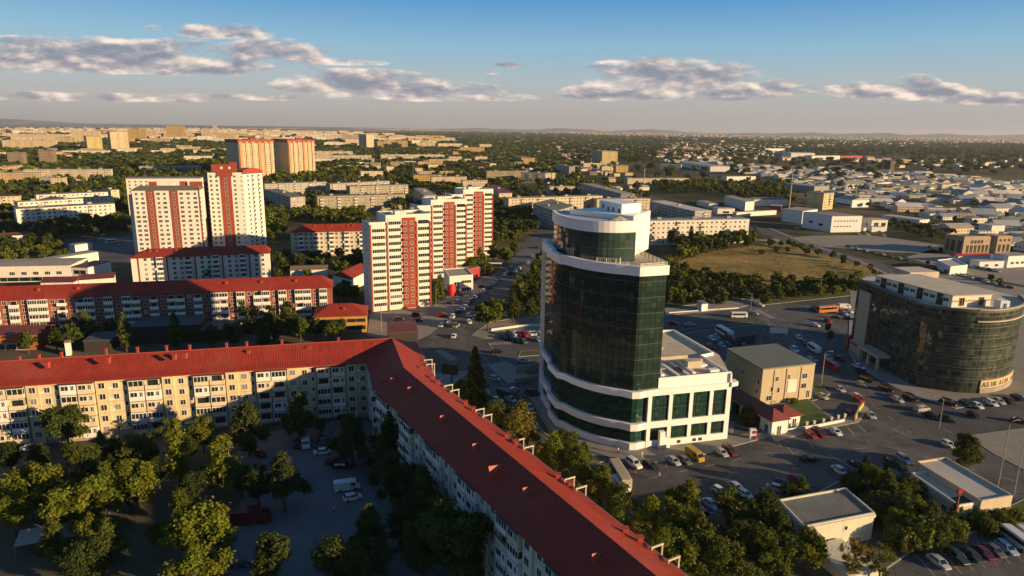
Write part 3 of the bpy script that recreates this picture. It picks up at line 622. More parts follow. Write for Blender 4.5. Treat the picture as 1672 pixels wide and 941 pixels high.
    # balustrades on the terrace
    def rail(nm, pts, z, h=1.1):
        b = MB()
        for i in range(len(pts)-1):
            a = Vector((*pts[i], z)); c = Vector((*pts[i+1], z)); n = max(2, int((c-a).length/0.45))
            b.beam(a+Vector((0, 0, h)), c+Vector((0, 0, h)), .1); b.beam(a+Vector((0, 0, .12)), c+Vector((0, 0, .12)), .08)
            for k in range(n+1): p = a+(c-a)*k/n; b.beam(p, p+Vector((0, 0, h)), .06 if k % 5 else .16)
        part(nm, b, mat('cream balustrade', (0.66, 0.62, 0.50), 0.7, 0.1, 1.0), r)
    rail('balustrade', [(20.5, 163.0), (25.8, 161.2), (26.3, 163.4)], 46.1, 1.7); rail('balustrade', [(37.0, 160.4), (31.6, 182)], 46.1, 1.5); rail('balustrade', [(27.4, 158.8), (30.2, 157.7), (36.5, 160.2)], 46.9, .5)
    b = MB()
    for i in range(5): b.tube([(14.0+i*.35, 171.3-i*.3, 46.1), (13.8+i*.4, 171.0-i*.3, 48.6)], [.12, .12])
    b.beam((13.6, 171.4, 48.6), (15.8, 169.9, 48.6), .25, .25); part('roof_frame', b, M_BEIGE, r)
build_tower()
# ---------------- the drum shaped glass bank on the right ----------------
def build_office():
    r = thing('round_glass_office', 'dark glass office with a big rounded corner, beige wall panel and cream rooftop storey', 'office building', (140, 225, 0))
    Lw = [(126.0, 243.0), (127.6, 212.0)]; Dr = smooth([(127.6, 212.0), (128.4, 206.8), (131.0, 203.4), (135.6, 200.9), (140.9, 199.4), (147.0, 199.9), (153.6, 202.6), (159.6, 207.0), (164.8, 213.2), (168.2, 220.5)], 4)
    path = Lw[:1]+Dr; H = 26.0; FOOT.append(path+[(160, 250), (133, 250)])
    b = MB(); b.prism(path+[(160, 250), (133, 250)], 0.0, H-0.05, 0, top=1); part('glass_body', b, [M_BGLASS, M_RCONC], r)
    lp = mat('pale parapet rail', (0.45, 0.41, 0.33), 0.7, 0.2, 0.5)
    b = MB(); band(b, Dr, .25, .4, H-.1, H+.75); part('parapet', b, mat('dark parapet', (0.09, 0.09, 0.08), 0.5, 0.2, 0.5), r)
    b = MB(); band(b, Dr[16:], .5, .2, 23.0, 23.35); part('parapet_rail', b, lp, r); b = MB(); band(b, Dr[16:], .5, .2, H+.76, H+1.0); part('parapet_rail', b, lp, r)
    b = MB()
    for i, z in enumerate((4.6, 8.1, 11.6, 15.1, 18.6, 22.1)): band(b, Dr, .07, .1, z, z+.11)
    part('floor_strip', b, mat('thin metal strip', (0.13, 0.14, 0.11), 0.4, 0.1, 1.0), r)
    b = MB(); band(b, [Lw[0], (127.5, 213.5)], .25, .3, H-.1, H+.8); part('parapet', b, mat('dark parapet', (0.09, 0.09, 0.08)), r)
    # beige wall panel and dark recess on the street side
    b = MB(); pth = [at(Lw, s)[:2] for s in (2.6, 9.4)]; band(b, pth, .55, .1, 0.1, 23.2); part('stone_panel', b, M_BEIGE, r)
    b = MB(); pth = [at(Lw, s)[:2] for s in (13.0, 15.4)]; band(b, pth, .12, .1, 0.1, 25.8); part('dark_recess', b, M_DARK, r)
    b = MB(); pth = [at(Lw, s)[:2] for s in (2.0, 10.4)]; band(b, pth, 1.3, .1, 0.13, 4.4); hd = part('hoarding', b, M_BEIGE, r)
    b = MB(); pth = [at(Lw, s)[:2] for s in (2.6, 7.4)]; band(b, offs(pth, 1.32), .08, .0, 2.9, 3.7); part('red_lettering', b, mat('red sign', (0.35, 0.03, 0.03), 0.6), r)
    x, y, a = at(Lw, .2, .8); b = MB(); b.box(x-.5, x+.5, y-.6, y+1.8, 0.13, 5.2); part('red_sign_panel', b, mat('red white sign', (0.40, 0.05, 0.06), 0.6, 0.6, 0.9), r)
    # entrance canopy on posts
    u = Vector((1.6, -31)).normalized(); n = Vector((u.y, -u.x)); p0 = Vector(at(Lw, 12.5)[:2]); p1 = Vector(at(Lw, 25.0)[:2])
    b = MB(); b.prism([tuple(p0), tuple(p1), tuple(p1+n*4.6), tuple(p0+n*4.6)], 4.7, 5.5); part('canopy', b, M_BEIGE, r)
    for p in (p0+u*.7, p0+u*6.2, p1-u*.8):
        b = MB(); q = p+n*3.8; b.prism([(q.x-.4, q.y-.4), (q.x+.4, q.y-.4), (q.x+.4, q.y+.4), (q.x-.4, q.y+.4)], 0.13, 4.68); part('canopy_post', b, M_BEIGE, r)
    # cream rooftop storey with dark bays
    z0, z1 = H, 29.6; a0 = G(1380+205*.2444, 440+45*.2444, z1); a1 = G(1380+720*.2444, 440+180*.2444, z1); a2 = G(1380+980*.2444, 440+170*.2444, z1); a3 = a0+(a2-a1)*1.25
    b = MB(); q = [(k.x, k.y) for k in (a0, a1, a2, a3)]; b.prism(q, z0, z1); ph = part('rooftop_storey', b, [M_HRW], r)
    b = MB(); q2 = [Vector(k) for k in q]; c = sum(q2, Vector((0, 0)))/4; b.prism([tuple(c+(k-c)*1.02) for k in q2], z1+.003, z1+.25); part('rooftop_slab', b, M_RCONC, r)
    e = [q[0], q[1]]; Ls = plen(e)
    for i in range(4):
        s0 = Ls*(0.085+i*.245); b = MB(); band(b, [at(e, s0)[:2], at(e, s0+Ls*.075)[:2]], .12, .05, z0, z1-.05); part('dark_bay', b, M_BGLASS, r)
    for i, t in enumerate((.035, .20, .28, .44, .52, .69, .77, .93)):
        x, y, a = at(e, Ls*t, .02); link('window', simple_win(1.8, 1.1), r, (x-140, y-225, z0+1.5), a)
    e = [q[1], q[2]]; b = MB(); band(b, e, .06, .05, z0+1.7, z0+2.2); part('ochre_stripe', b, mat('ochre stripe', (0.34, 0.25, 0.06), 0.7), r)
    for t in (.25, .75): x, y, a = at(e, plen(e)*t, .07); link('window', simple_win(1.6, 2.4, frame=mat('ochre stripe', (0.34, 0.25, 0.06))), r, (x-140, y-225, z0+.5), a)
    b = MB(); p = G(1380+1055*.2444, 440+225*.2444, 28); b.box(p.x-1.4, p.x+1.4, p.y-1, p.y+2, H, 28.9); rh = part('roof_hut', b, M_CLAD, r); link('door', simple_win(.9, 1.9), rh, (p.x-140, p.y-1-225-.01, H+.2))
    b = MB(); p = G(1380+560*.2444, 440+35*.2444, 27.5); b.prism([(p.x-7, p.y), (p.x+5, p.y+2), (p.x+3, p.y+12), (p.x-8, p.y+10)], H, 28.2); part('roof_annex', b, M_RCONC, r)
    # sign band low on the drum
    s0 = 0.43*plen(Dr); sd = [at(Dr, s0+k*1.6)[:2] for k in range(14)]
    b = MB(); band(b, sd, .40, .1, 1.6, 4.3); part('sign_board', b, mat('peach sign board', (0.60, 0.38, 0.22), 0.7, 0.1), r)
    b = MB(); band(b, sd, .55, .1, 0.14, 1.5); part('low_wall', b, M_CONC, r)
    gcol = [(0.02, 0.16, 0.08), (0.05, 0.20, 0.06), (0.16, 0.09, 0.06), (0.03, 0.13, 0.13)]
    txt = 'ASIM A12A  m O'; mt = [mat('green lettering', gcol[0], 0.6), mat('brown lettering', gcol[2], 0.6), mat('teal lettering', gcol[3], 0.6)]
    for i, ch in enumerate(txt):
        if ch == ' ': continue
        cu = bpy.data.curves.new('lettering', 'FONT'); cu.body = ch; cu.size = 2.25; cu.extrude = 0.03; cu.offset = 0.05; cu.align_x = 'CENTER'
        tmp = bpy.data.objects.new('tmp', cu); COL.objects.link(tmp); bpy.context.view_layer.update(); me = bpy.data.meshes.new_from_object(tmp.evaluated_get(bpy.context.evaluated_depsgraph_get())); bpy.data.objects.remove(tmp)
        me.name = 'lettering'; me.materials.clear(); me.materials.append(mt[0 if i < 4 else (1 if i < 9 else 2)]); me.transform(Matrix.Rotation(math.pi/2, 4, 'X'))
        x, y, a = at(sd, 1.2+i*1.45, .47); link('letter', me, r, (x-140, y-225, 2.1), a)
build_office()
# ---------------- the L-shaped block in front ----------------
def V2(p): return Vector((p[0], p[1]))
def build_L():
    r = thing('apartment_block', 'long bent five storey cream panel block under a bright red metal roof, nearest to viewer', 'apartment block', (-30, 165, 0))
    path = [(-176, 147.4), (-33.5, 183.8), (-26.3, 159.5), (34.5, 55.0)]
    prof = [(0.0, 20.0), (5.6, 16.95), (7.9, 16.1)]
    b = MB()
    for sgn in (1, -1):
        rows = [offs(path, sgn*d) for d, z in prof]
        for k in range(len(prof)-1):
            L = 0
            for i in range(len(path)-1):
                a, c = path[i], path[i+1]; u = (V2(c)-V2(a)); d = u.length; u.normalize()
                pts = [(*rows[k+1][i], prof[k+1][1]), (*rows[k+1][i+1], prof[k+1][1]), (*rows[k][i+1], prof[k][1]), (*rows[k][i], prof[k][1])]
                uv = [((V2(p)-V2(a)).dot(u)+L, (prof[k+1][0] if j < 2 else prof[k][0])) for j, p in enumerate(pts)]
                if sgn < 0: pts = pts[::-1]; uv = uv[::-1]
                b.face(pts, 0, uv); L += d
        for i in range(len(path)-1):   # fascia and soffit
            e0, e1 = (*rows[-1][i], 16.1), (*rows[-1][i+1], 16.1); w0, w1 = offs(path, sgn*6.6)[i], offs(path, sgn*6.6)[i+1]
            f = [(e0[0], e0[1], 15.85), (e1[0], e1[1], 15.85), e1, e0]; s_ = [(*w0, 15.85), (*w1, 15.85), (e1[0], e1[1], 15.85), (e0[0], e0[1], 15.85)]
            if sgn < 0: f = f[::-1]; s_ = s_[::-1]
            b.face(f, 0, [(0, 0)]*4); b.face(s_, 0, [(0, 0)]*4)
    for e in (0, -1):
        q = [(*offs(path, d)[e], z-.02) for d, z in reversed(prof)]+[(*offs(path, -d)[e], z-.02) for d, z in prof[1:]]; b.face(q if e == 0 else q[::-1], 0, [(0, 0)]*len(q))
    roof = part('roof', b, M_RED, r)
    def roofz(p):
        best = 1e9
        for i in range(len(path)-1):
            a, c = V2(path[i]), V2(path[i+1]); u = c-a; t = max(0, min(1, (p-a).dot(u)/u.length_squared)); best = min(best, (p-a-u*t).length)
        return (20.0-best*3.05/5.6) if best < 5.6 else 16.95-(best-5.6)*.37
    # ridge and valley caps
    b = MB()
    for i in range(len(path)-1): b.tube([(*path[i], 20.02), (*path[i+1], 20.02)], [.14, .14], 5)
    for k in (1, 2):
        o = offs(path, 7.8); b.tube([(*path[k], 20.0), (*offs(path, 5.6)[k], 16.97), (*o[k], 16.14)], [.12, .12, .12], 5)
    part('ridge_cap', b, M_REDP, roof)
    wf = offs(path, 6.6); wb = offs(path, -6.6)
    FOOT.append(offs(path, 8.5)+offs(path, -8.5)[::-1]); b = MB(); b.prism([wf[0], wf[1], wb[1], wb[0]], 0.0, 15.9); part('wall', b, M_CREAM, r)
    b = MB(); b.prism(wf[1:]+wb[1:][::-1], 0.0, 15.88); part('wall', b, M_SKYLIT, r)  # shaded wing: wall colour lightened in place of skylight
    b = MB(); band(b, wf, .10, .0, 0.0, 1.05); band(b, offs(path, -6.6)[::-1], .1, 0, 0.0, 1.05); part('plinth', b, M_CONC, r)
    fl = [1.2+2.9*k for k in range(5)]
    # section layout along the courtyard side
    L0 = (V2(wf[1])-V2(wf[0])).length; wall2 = wf[1:3]; wall3 = wf[2:4]
    bA, sA = balcony_mesh('closed', 3.5); bB, sB = balcony_mesh('closed2', 3.5); bO, sO = balcony_mesh('open', 3.5); bP, sP = balcony_mesh('panelled', 3.5); bQ, sQ = balcony_mesh('panelled', 3.5, panel=M_WHITE); acm = MB().box(-.42, .42, -.34, -.04, 0, .58).mesh('air_conditioner', [M_WHITE]); bW, sW = balcony_mesh('closed', 3.6, panel=M_WHITE)
    w1 = win_mesh(1.5, 1.5); w2 = win_mesh(1.35, 1.4); w3 = win_mesh(0.8, 1.2, mull=0); wc = win_mesh(1.5, 1.5, M_CURT)
    seam = MB(); pipes = []
    def run(wl, s_first, s0, s1, near):
        bA, sA = balcony_mesh('closed', 3.5, panel=None if near else M_WHITE); bB, sB = balcony_mesh('closed2', 3.5, 1.15 if near else 1.5, panel=None if near else M_SKYLIT); pm = M_CREAM if near else M_SKYLIT  # walls and balcony panels of the shaded wing are paler, standing for skylight
        rr = random.Random(int(s_first*7))
        s = s_first
        while s < s1+2:
            def ok(q, m=1.9): return s0+m < s+q < s1-m
            for k, z in enumerate(fl):
                for q in (1.95, 5.75):
                    if ok(q, 2.2):
                        t = rr.random(); x, y, a = at(wl, s+q, 0.0)
                        if t < .18: item(r, 'balcony', bA, x, y, z, a, sA)
                        elif t < .40: item(r, 'balcony', bP, x, y, z, a, sP)
                        elif t < .54: item(r, 'balcony', bQ, x, y, z, a, sQ)
                        elif t < .66: item(r, 'balcony', bB, x, y, z, a, sB)
                        elif t < .78: item(r, 'balcony', bW, x, y, z, a, sW)
                        else: item(r, 'balcony', bO, x, y, z, a, sO)
                if ok(9.2): x, y, a = at(wl, s+9.2, .46); item(r, 'window', wc if rr.random() < .2 else w1, x, y, z+.85, a)
                if ok(10.6) and rr.random() < .3: x, y, a = at(wl, s+11.0, .01); item(r, 'air_conditioner', acm, x, y, z+.5, a)
                if ok(12.2): x, y, a = at(wl, s+12.2, .01); item(r, 'window', wc if rr.random() < .2 else w2, x, y, z+.6, a)
                if ok(14.2, .8) and k < 5: x, y, a = at(wl, s+14.3, .01); item(r, 'window', w3, x, y, z+1.6 if k < 4 else z+1.1, a)
            if ok(9.2, 2):
                x, y, a = at(wl, s+7.85, 0); x2, y2, a = at(wl, s+10.6, 0); pier = MB(); band(pier, [(x, y), (x2, y2)], .45, 0, 0.0, 15.84); part('wall_pier', pier, pm, r)
            if s0 < s < s1:
                x, y, a = at(wl, s-.05, .1); pipes.append((x, y))
            # awnings above the top balconies
            if ok(3.8, 4):
                x, y, a = at(wl, s+3.8, .6); u = Vector((math.cos(a), math.sin(a), 0)); n = Vector((u.y, -u.x, 0)); p = Vector((x, y, 15.45)); awn.beam(p-u*3.8, p+u*3.8, 1.7, .07)
            s += 15.1
        for z in fl[1:]:
            band(seam, [at(wl, s0+.1)[:2], at(wl, s1-.1)[:2]], .02, 0, z-.03, z+.03)
    awn = MB()
    d0 = V2(wf[0]); u0 = (V2(wf[1])-d0).normalized(); ph = (Vector((-110.9, 158.6))-d0).dot(u0)
    run([wf[0], wf[1]], ph-15.1*4, 0, L0, True)
    l2 = (V2(wf[2])-V2(wf[1])).length; run(wall2, -2.5, 0, l2, False)
    l3 = (V2(wf[3])-V2(wf[2])).length; run(wall3, 1.5, 0, l3, False)
    part('floor_seam', seam, M_CONC, r); part('awning', awn, M_METAL, r)
    for x, y in pipes: b = MB(); b.tube([(x, y, .3), (x, y, 15.8)], [.09, .09], 5); part('downpipe', b, M_REDP, r)
    flush(r)
    # gable vents and chimneys on the roof
    def onroof(px, py, z=18.2):
        p = G(px, py, z)
        for _ in range(4): z = roofz(V2(p)); p = G(px, py, z)
        return p, z
    # small triangular dormers: one for the left wing, one for the right wing
    def dormer(px, py, ax, s=1.0):
        p, z = onroof(px, py); b = MB(); a = Vector((ax[0], ax[1], 0)).normalized(); n = Vector((-a.y, a.x, 0))
        f = p+a*1.3*s; b.face([f+n*.8*s+Vector((0, 0, -.75*s)), f-n*.8*s+Vector((0, 0, -.75*s)), f+Vector((0, 0, .95*s))]); back = p-a*1.5*s+Vector((0, 0, .7*s))
        b.face([f-n*.8*s+Vector((0, 0, -.75*s)), back, f+Vector((0, 0, .95*s))]); b.face([f+Vector((0, 0, .95*s)), back, f+n*.8*s+Vector((0, 0, -.75*s))])
        part('dormer', b, M_REDP, roof); 
    def chimney(px, py, h=1.1):
        p, z = onroof(px, py); b = MB(); b.box(p.x-.4, p.x+.4, p.y-.4, p.y+.4, z-.4, z+h-.15); b.box(p.x-.55, p.x+.55, p.y-.55, p.y+.55, z+h-.14, z+h); ch = part('chimney', b, M_REDP, roof); return p, z
    for px, py in ((8, 607), (238.5, 590), (450, 578)): dormer(px, py, (.25, -.97), 1.15)
    for px, py in ((58.6, 601), (77.8, 598), (177, 590.6), (194, 588), (285, 584.7), (302.7, 583), (389.7, 580), (406, 578.4), (490.5, 574), (504, 572.5), (610.8, 566)): chimney(px, py)
    for px, py in ((644, 621), (672.3, 636), (725.6, 683), (779, 729), (810, 768), (861.8, 801), (975.5, 909)): dormer(px, py, (-.86, -.5), .8 if px != 810 else 1.2)
    for px, py in ((705.5, 618.6), (715, 626.8), (760.3, 660.7), (773, 671), (827.4, 714), (843, 725.4), (910.8, 780.6), (931, 793.3), (1021, 869.6), (1044.8, 884.3), (688, 603)): chimney(px, py, .9)
    # antennas and dishes along the back eave
    for px, py in ((8, 588), (41, 586), (79, 582), (154, 575), (207, 573), (256, 569), (295, 568), (357, 565), (391, 564), (450, 560), (545, 556)):
        p = G(px, py, 19.0); p = V2(p); b = MB()
        q = Vector((p.x, p.y+5)); zt = 18.0+rng.uniform(0, .5); b.box(q.x-.25, q.x+.25, q.y-.25, q.y+.25, 15.5, zt); b.box(q.x-.36, q.x+.36, q.y-.36, q.y+.36, zt+.001, zt+.14); part('vent_stack', b, M_REDP, roof)
    # open concrete frames standing over the top balconies of the street side
    for px, py in ((697, 590), (736, 632), (789, 672), (858, 722), (944, 786), (1090, 900)):
        p = G(px, py, 17.2); seg = V2(path[3])-V2(path[2]) if px > 710 else V2(path[2])-V2(path[1]); u = seg.normalized(); n = Vector((-u.y, u.x)); base = V2(path[2]) if px > 710 else V2(path[1]); s = (V2(p)-base).dot(u)
        for k in (0, 1):
            q = base+u*(s-2.2+k*3.6); b = MB()
            for t, w_ in ((7.2, .3), (9.3, .3)): w = q+n*t; b.beam((w.x, w.y, 12.5), (w.x, w.y, 16.7), .22)
            a, c = q+n*7.05, q+n*9.45; b.beam((a.x, a.y, 16.8), (c.x, c.y, 16.8), .24); b.beam((a.x, a.y, 13.6), (c.x, c.y, 13.6), .24)
            if k: a2, c2 = q+n*9.3, q+n*9.3-u*3.6; b.beam((a2.x, a2.y, 13.9), (c2.x, c2.y, 13.9), .15, 1.0)
            part('balcony_frame', b, mat('cream concrete frame', (0.50, 0.46, 0.36), 0.8, 0.15, 0.5), r)
    b = MB(); o = offs(path, -8.0); o2 = o[1:]; 
    for i in range(len(o2)-1):
        a, c = Vector((*o2[i], 16.0)), Vector((*o2[i+1], 16.0)); b.beam(a, c, .14)
    part('gutter', b, M_METAL, r)
    # white corner mosaic panel near the inner corner and entrance canopies in the courtyard
    for s in (30, 45, 60, 75):
        x, y, a = at([wf[0], wf[1]], ph+s-15.1-1.2+.0, .9); u = Vector((math.cos(a), math.sin(a), 0)); p = Vector((x, y, 2.9)); b = MB(); b.beam(p-u*1.3, p+u*1.3, 1.8, .15); part('door_canopy', b, M_CONC, r)
build_L()
# ---------------- three white and red high rises ----------------
def hr(o, u, H, label, W_=27.0, D_=15.0, annex=True, gap=None):
    u = Vector(u).normalized(); n = Vector((-u.y, u.x)); o = Vector(o)
    r = thing('high_rise', label, 'high rise', (o.x, o.y, 0), 'white and red high rises')
    P = lambda s, t: tuple(o+u*s+n*t); FOOT.append([P(-1, -2), P(W_+1, -2), P(W_+1, D_+1), P(-1, D_+1)])
    b = MB(); b.prism([P(7.2, 0), P(W_, 0), P(W_, D_), P(7.2, D_)], 0, H); b.prism([P(0, 0.01), P(7.19, 0.01), P(7.19, D_-2), P(0, D_-2)], 0, H-2.6)
    part('wall', b, M_HRW, r)
    b = MB(); b.prism([P(8, .8), P(W_-.8, .8), P(W_-.8, D_-.8), P(8, D_-.8)], H-.02, H+.06); part('roof', b, M_PALER, r)
    b = MB()
    for a, c in ((P(7.2, 0), P(W_, 0)), (P(W_, 0), P(W_, D_)), (P(W_, D_), P(7.2, D_)), (P(7.2, D_), P(7.2, 0))): band(b, [a, c], .05, .35, H-.1, H+1.1)
    for a, c in ((P(0, 0), P(7.0, 0)), (P(0, D_-2), P(0, 0))): band(b, [a, c], .05, .3, H-2.6, H-1.7)
    part('parapet', b, M_HRW, r)
    fh = (H-2.4)/13
    b = MB()
    for s, zt in ((0.1, H-2.7), (7.2, H-2), (20.2, H-2), (W_-.7, H-2)): b.prism([P(s, -.35), P(s+.65, -.35), P(s+.65, -.01), P(s, -.01)], 0, zt)
    for t in (D_*.25, D_*.6): b.prism([P(W_+.01, t), P(W_+.3, t), P(W_+.3, t+.5), P(W_+.01, t+.5)], 0, H-2)
    part('red_pilaster', b, M_BRICK, r)
    b = MB(); b.prism([P(14.1, -.10), P(20.2, -.10), P(20.2, -.004), P(14.1, -.004)], 0.2, H-.3); part('red_bay', b, M_BRICK, r)
    for k in range(13):
        z = 1.3+fh*k
        if k > 0: b = MB(); b.prism([P(14.3, -1.2), P(20.0, -1.2), P(20.0, -.11), P(14.3, -.11)], z-.15, z+.0); b.prism([P(14.3, -1.2), P(20.0, -1.2), P(20.0, -1.1), P(14.3, -1.1)], z+.0, z+.85); part('balcony', b, M_BRICK, r)
        for s0, s1 in ((.8, 7.1), (8, 14), (21, W_-.8)):
            if k < 12 or s0 == 8: b = MB(); b.prism([P(s0, -.16), P(s1, -.16), P(s1, -.012), P(s0, -.012)], z+.95+1.5, z+fh+.85); part('spandrel', b, M_HRW, r)
    wm = win_mesh(5.6, 1.45, mull=5); wm2 = win_mesh(5.0, 1.45, mull=4); wm3 = win_mesh(1.3, 1.3); wd = win_mesh(4.6, 1.5, M_DARKG, M_DARK, 3); ang = math.atan2(u.y, u.x); ws = win_mesh(1.5, 1.4); wcl = win_mesh(5.6, 1.45, M_CURT, None, 5)
    rr = random.Random(int(H*10+o.x))
    for k in range(13):
        z = 1.3+fh*k+.95
        if k < 12: p = P(3.9, 0); item(r, 'window', wm, *p, z, ang)
        p = P(11, 0); item(r, 'window', wcl if rr.random() < .15 else wm, *p, z, ang)
        if k < 12: p = P(23.7, 0); item(r, 'window', wm2, *p, z, ang)
        else: p = P(23.7, 0); item(r, 'window', wd, *p, z, ang)
        for s in (15.6, 18.4): p = P(s, -.10); item(r, 'window', wm3, *p, z, ang)
        if k % 1 == 0:
            p = P(W_, D_*.45); item(r, 'window', ws, *p, z, ang+math.pi/2)
            p = P(0, D_*.4); item(r, 'window', ws, *p, z-.2 if k < 12 else z-3, ang-math.pi/2) if k < 12 else None
    flush(r)
    # roof clutter: lift house, dishes, aerials
    b = MB(); b.prism([P(13, 6), P(18, 6), P(18, 10), P(13, 10)], H+.07, H+2.0); part('lift_house', b, M_HRW, r)
    for s, t, c in ((16.5, 5, M_BRICK), (21.5, 9, M_WHITE)):
        p = P(s, t); b = MB(); b.lathe([(0.05, H+2.2), (.9, H+2.6), (1.0, H+2.75)], 10, 0, p); b.tube([(p[0], p[1], H), (p[0], p[1], H+2.3)], [.08, .08]); part('satellite_dish', b, c, r)
    b = MB(); p = P(19.5, 12); b.tube([(*p, H), (*p, H+4.5)], [.07, .04]); part('aerial', b, M_METAL, r)
    return r
hu = (.9, .43)
hr((-60.3, 284.3), hu, 40.5, 'nearest of the three white and red high rises, beside the shopping street')
c = G(762, 328, 40.5); o = V2(c)-Vector(hu).normalized()*27; hr(o, hu, 40.5, 'middle of the three white and red high rises')
c = G(805.4, 311.4, 40.5); o = V2(c)-Vector(hu).normalized()*27; hr(o, hu, 40.5, 'farthest right of the three white and red high rises')
# ---------------- two white towers with red strips on the left ----------------
def pinks():
    u = Vector((.968, .25)).normalized(); n = Vector((-u.y, u.x)); rr = random.Random(3)
    o = Vector((-224.9, 404.1)); r = thing('striped_tower', 'wide white residential tower with two red strips and a green roof', 'high rise', (o.x, o.y, 0))
    P = lambda s, t, o=o: tuple(o+u*s+n*t); H = 39.4; W_ = 36.3; FOOT.append([P(-5, -3), P(80, -3), P(80, 30), P(-5, 30)])
    b = MB(); b.prism([P(0, 0), P(W_, 0), P(W_, 15), P(0, 15)], 0, H); b.prism([P(-3, 4), P(-.01, 4), P(-.01, 17), P(-3, 17)], 0, H-3); part('wall', b, M_PINKW, r)
    b = MB(); e = [(*P(-.6, -.6), H), (*P(W_+.6, -.6), H), (*P(W_-1, 4.5), H+2.2), (*P(3, 4.5), H+2.2)]; b.face(e); b.face([(*P(3, 4.5), H+2.2), (*P(W_-1, 4.5), H+2.2), (*P(W_+.6, 15.6), H), (*P(-.6, 15.6), H)])
    b.face([(*P(W_+.6, -.6), H), (*P(W_+.6, 15.6), H), (*P(W_-1, 4.5), H+2.2)]); b.face([(*P(-.6, 15.6), H), (*P(-.6, -.6), H), (*P(3, 4.5), H+2.2)]); b.prism([P(-.6, -.6), P(W_+.6, -.6), P(W_+.6, 15.6), P(-.6, 15.6)], H-.3, H-.01)
    part('green_roof', b, mat('olive green roof', (0.13, 0.13, 0.085), 0.7, 0.2, 0.2), r)
    fh = 2.8; ang = math.atan2(u.y, u.x); wn1 = win_mesh(1.5, 1.4); wn2 = win_mesh(2.2, 1.5, mull=2); wr = win_mesh(1.5, 1.6, frame=M_WHITE)
    for s0 in (7.5, 20.2):
        b = MB(); b.prism([P(s0, -.25), P(s0+4.5, -.25), P(s0+4.5, -.01), P(s0, -.01)], 0, H-.4); part('red_strip', b, M_BRICK, r)
    for k in range(14):
        z = 1.0+k*2.72
        for s in (2.2, 5.4, 14.0, 17.4, 26.6, 30.4, 34.2): item(r, 'window', wn1 if rr.random() < .6 else wn2, *P(s, 0), z, ang)
        for s in (9.8, 22.5): item(r, 'window', wr, *P(s, -.25), z, ang)
    bm, bs = balcony_mesh('open', 2.6, panel=M_WHITE)
    for k in range(12): item(r, 'balcony', bm, *P(W_, 4), 2.5+k*2.72, ang+math.pi/2, bs); item(r, 'balcony', bm, *P(-3, 9), 2.5+k*2.72, ang-math.pi/2, bs)
    flush(r)
    b = MB()
    for k in range(13): b.prism([P(-.12, -.12), P(W_+.12, -.12), P(W_+.12, -.004), P(-.12, -.004)], .6+k*2.72, .75+k*2.72)
    part('floor_ledge', b, M_WHITE, r)
    for s, t, w_, m in ((6, 14, 4, M_BRICK), (16, 12, 5, M_HRW), (23, 16, 4, M_BRICK), (29, 14, 7, M_BRICK)): b = MB(); b.prism([P(s, t), P(s+w_, t), P(s+w_, t+3), P(s, t+3)], H-1, H+3.6); part('roof_turret', b, m, r)
    b = MB(); b.prism([P(W_+.02, -.3), P(W_+.5, -.3), P(W_+.5, .6), P(W_+.02, .6)], 0, H+1); part('red_corner_fin', b, M_BRICK, r)
    # rear white wing seen on the left
    o2 = G(205, 292, 34); r2 = thing('residential_tower', 'white residential tower half hidden behind the wide striped tower', 'high rise', (o2.x, o2.y, 0))
    P2 = lambda s, t: tuple(V2(o2)+u*s+n*t); b = MB(); b.prism([P2(0, 0), P2(56, 0), P2(56, 12), P2(0, 12)], 0, 34); part('wall', b, M_PINKW, r2); b = MB(); b.prism([P2(-.3, -.3), P2(56.3, -.3), P2(56.3, 12.3), P2(-.3, 12.3)], 34.01, 34.8); part('roof', b, M_GREYR, r2)
    for k in range(12):
        for s in (2.5, 7, 11, 15): item(r2, 'window', wn1, *P2(s, 0), 1.0+k*2.72, ang)
    flush(r2)
    # dark red linking block with balconies
    o3 = Vector((-241.8, 434.5))+u*40.5+n*12; r3 = thing('dark_red_tower', 'dark red block with rows of balconies between the two striped towers', 'high rise', (o3.x, o3.y, 0)); P3 = lambda s, t: tuple(o3+u*s+n*t)
    b = MB(); b.prism([P3(0, 0), P3(15, 0), P3(15, 14), P3(0, 14)], 0, 39); part('wall', b, mat('dark red wall', (0.20, 0.03, 0.03), 0.85, 0.2, 0.3), r3)
    for k in range(13):
        for s in (9, 13): item(r3, 'balcony', bm, *P3(s, 0), 2+k*2.8, ang, bs)
    flush(r3); b = MB(); b.prism([P3(-.2, -.2), P3(15.2, -.2), P3(15.2, 14), P3(-.2, 14)], 39.01, 40.2); part('roof', b, mat('dark red wall', (0.2, .03, .03)), r3)
    # slender tower with the red crown
    o4 = Vector((-190.5, 429.0)); r4 = thing('crowned_tower', 'slender white tower with one red strip and a red crown on top', 'high rise', (o4.x, o4.y, 0)); P4 = lambda s, t: tuple(o4+u*s+n*t); H4 = 48.5
    b = MB(); b.prism([P4(0, 0), P4(21, 0), P4(31, 12), P4(26, 22), P4(0, 22)], 0, H4); part('wall', b, M_PINKW, r4)
    b = MB(); b.prism([P4(7.2, -.3), P4(13.6, -.3), P4(13.6, -.01), P4(7.2, -.01)], 0, H4); part('red_strip', b, M_BRICK, r4)
    b = MB(); b.prism([P4(2.6, -.8), P4(17.0, -.8), P4(17.0, 3), P4(2.6, 3)], H4+.5, H4+5.2); b.prism([P4(5.5, -.6), P4(14.6, -.6), P4(14.6, 2.5), P4(5.5, 2.5)], H4-2.2, H4+.49); b.prism([P4(13, -.5), P4(17, -.5), P4(17, 3), P4(13, 3)], H4+5.21, H4+6.4); cr = part('crown', b, M_BRICK, r4)
    for s in (8.5, 13.2): x, y = P4(s, -.8); b = MB(); b.lathe([(.75, 0), (.75, .1)], 12); me = b.mesh('round_window', [M_WHITE]); me.transform(Matrix.Rotation(math.pi/2, 4, 'X')); link('round_window', me, cr, (x-o4.x, y-o4.y, H4+3.0), ang)
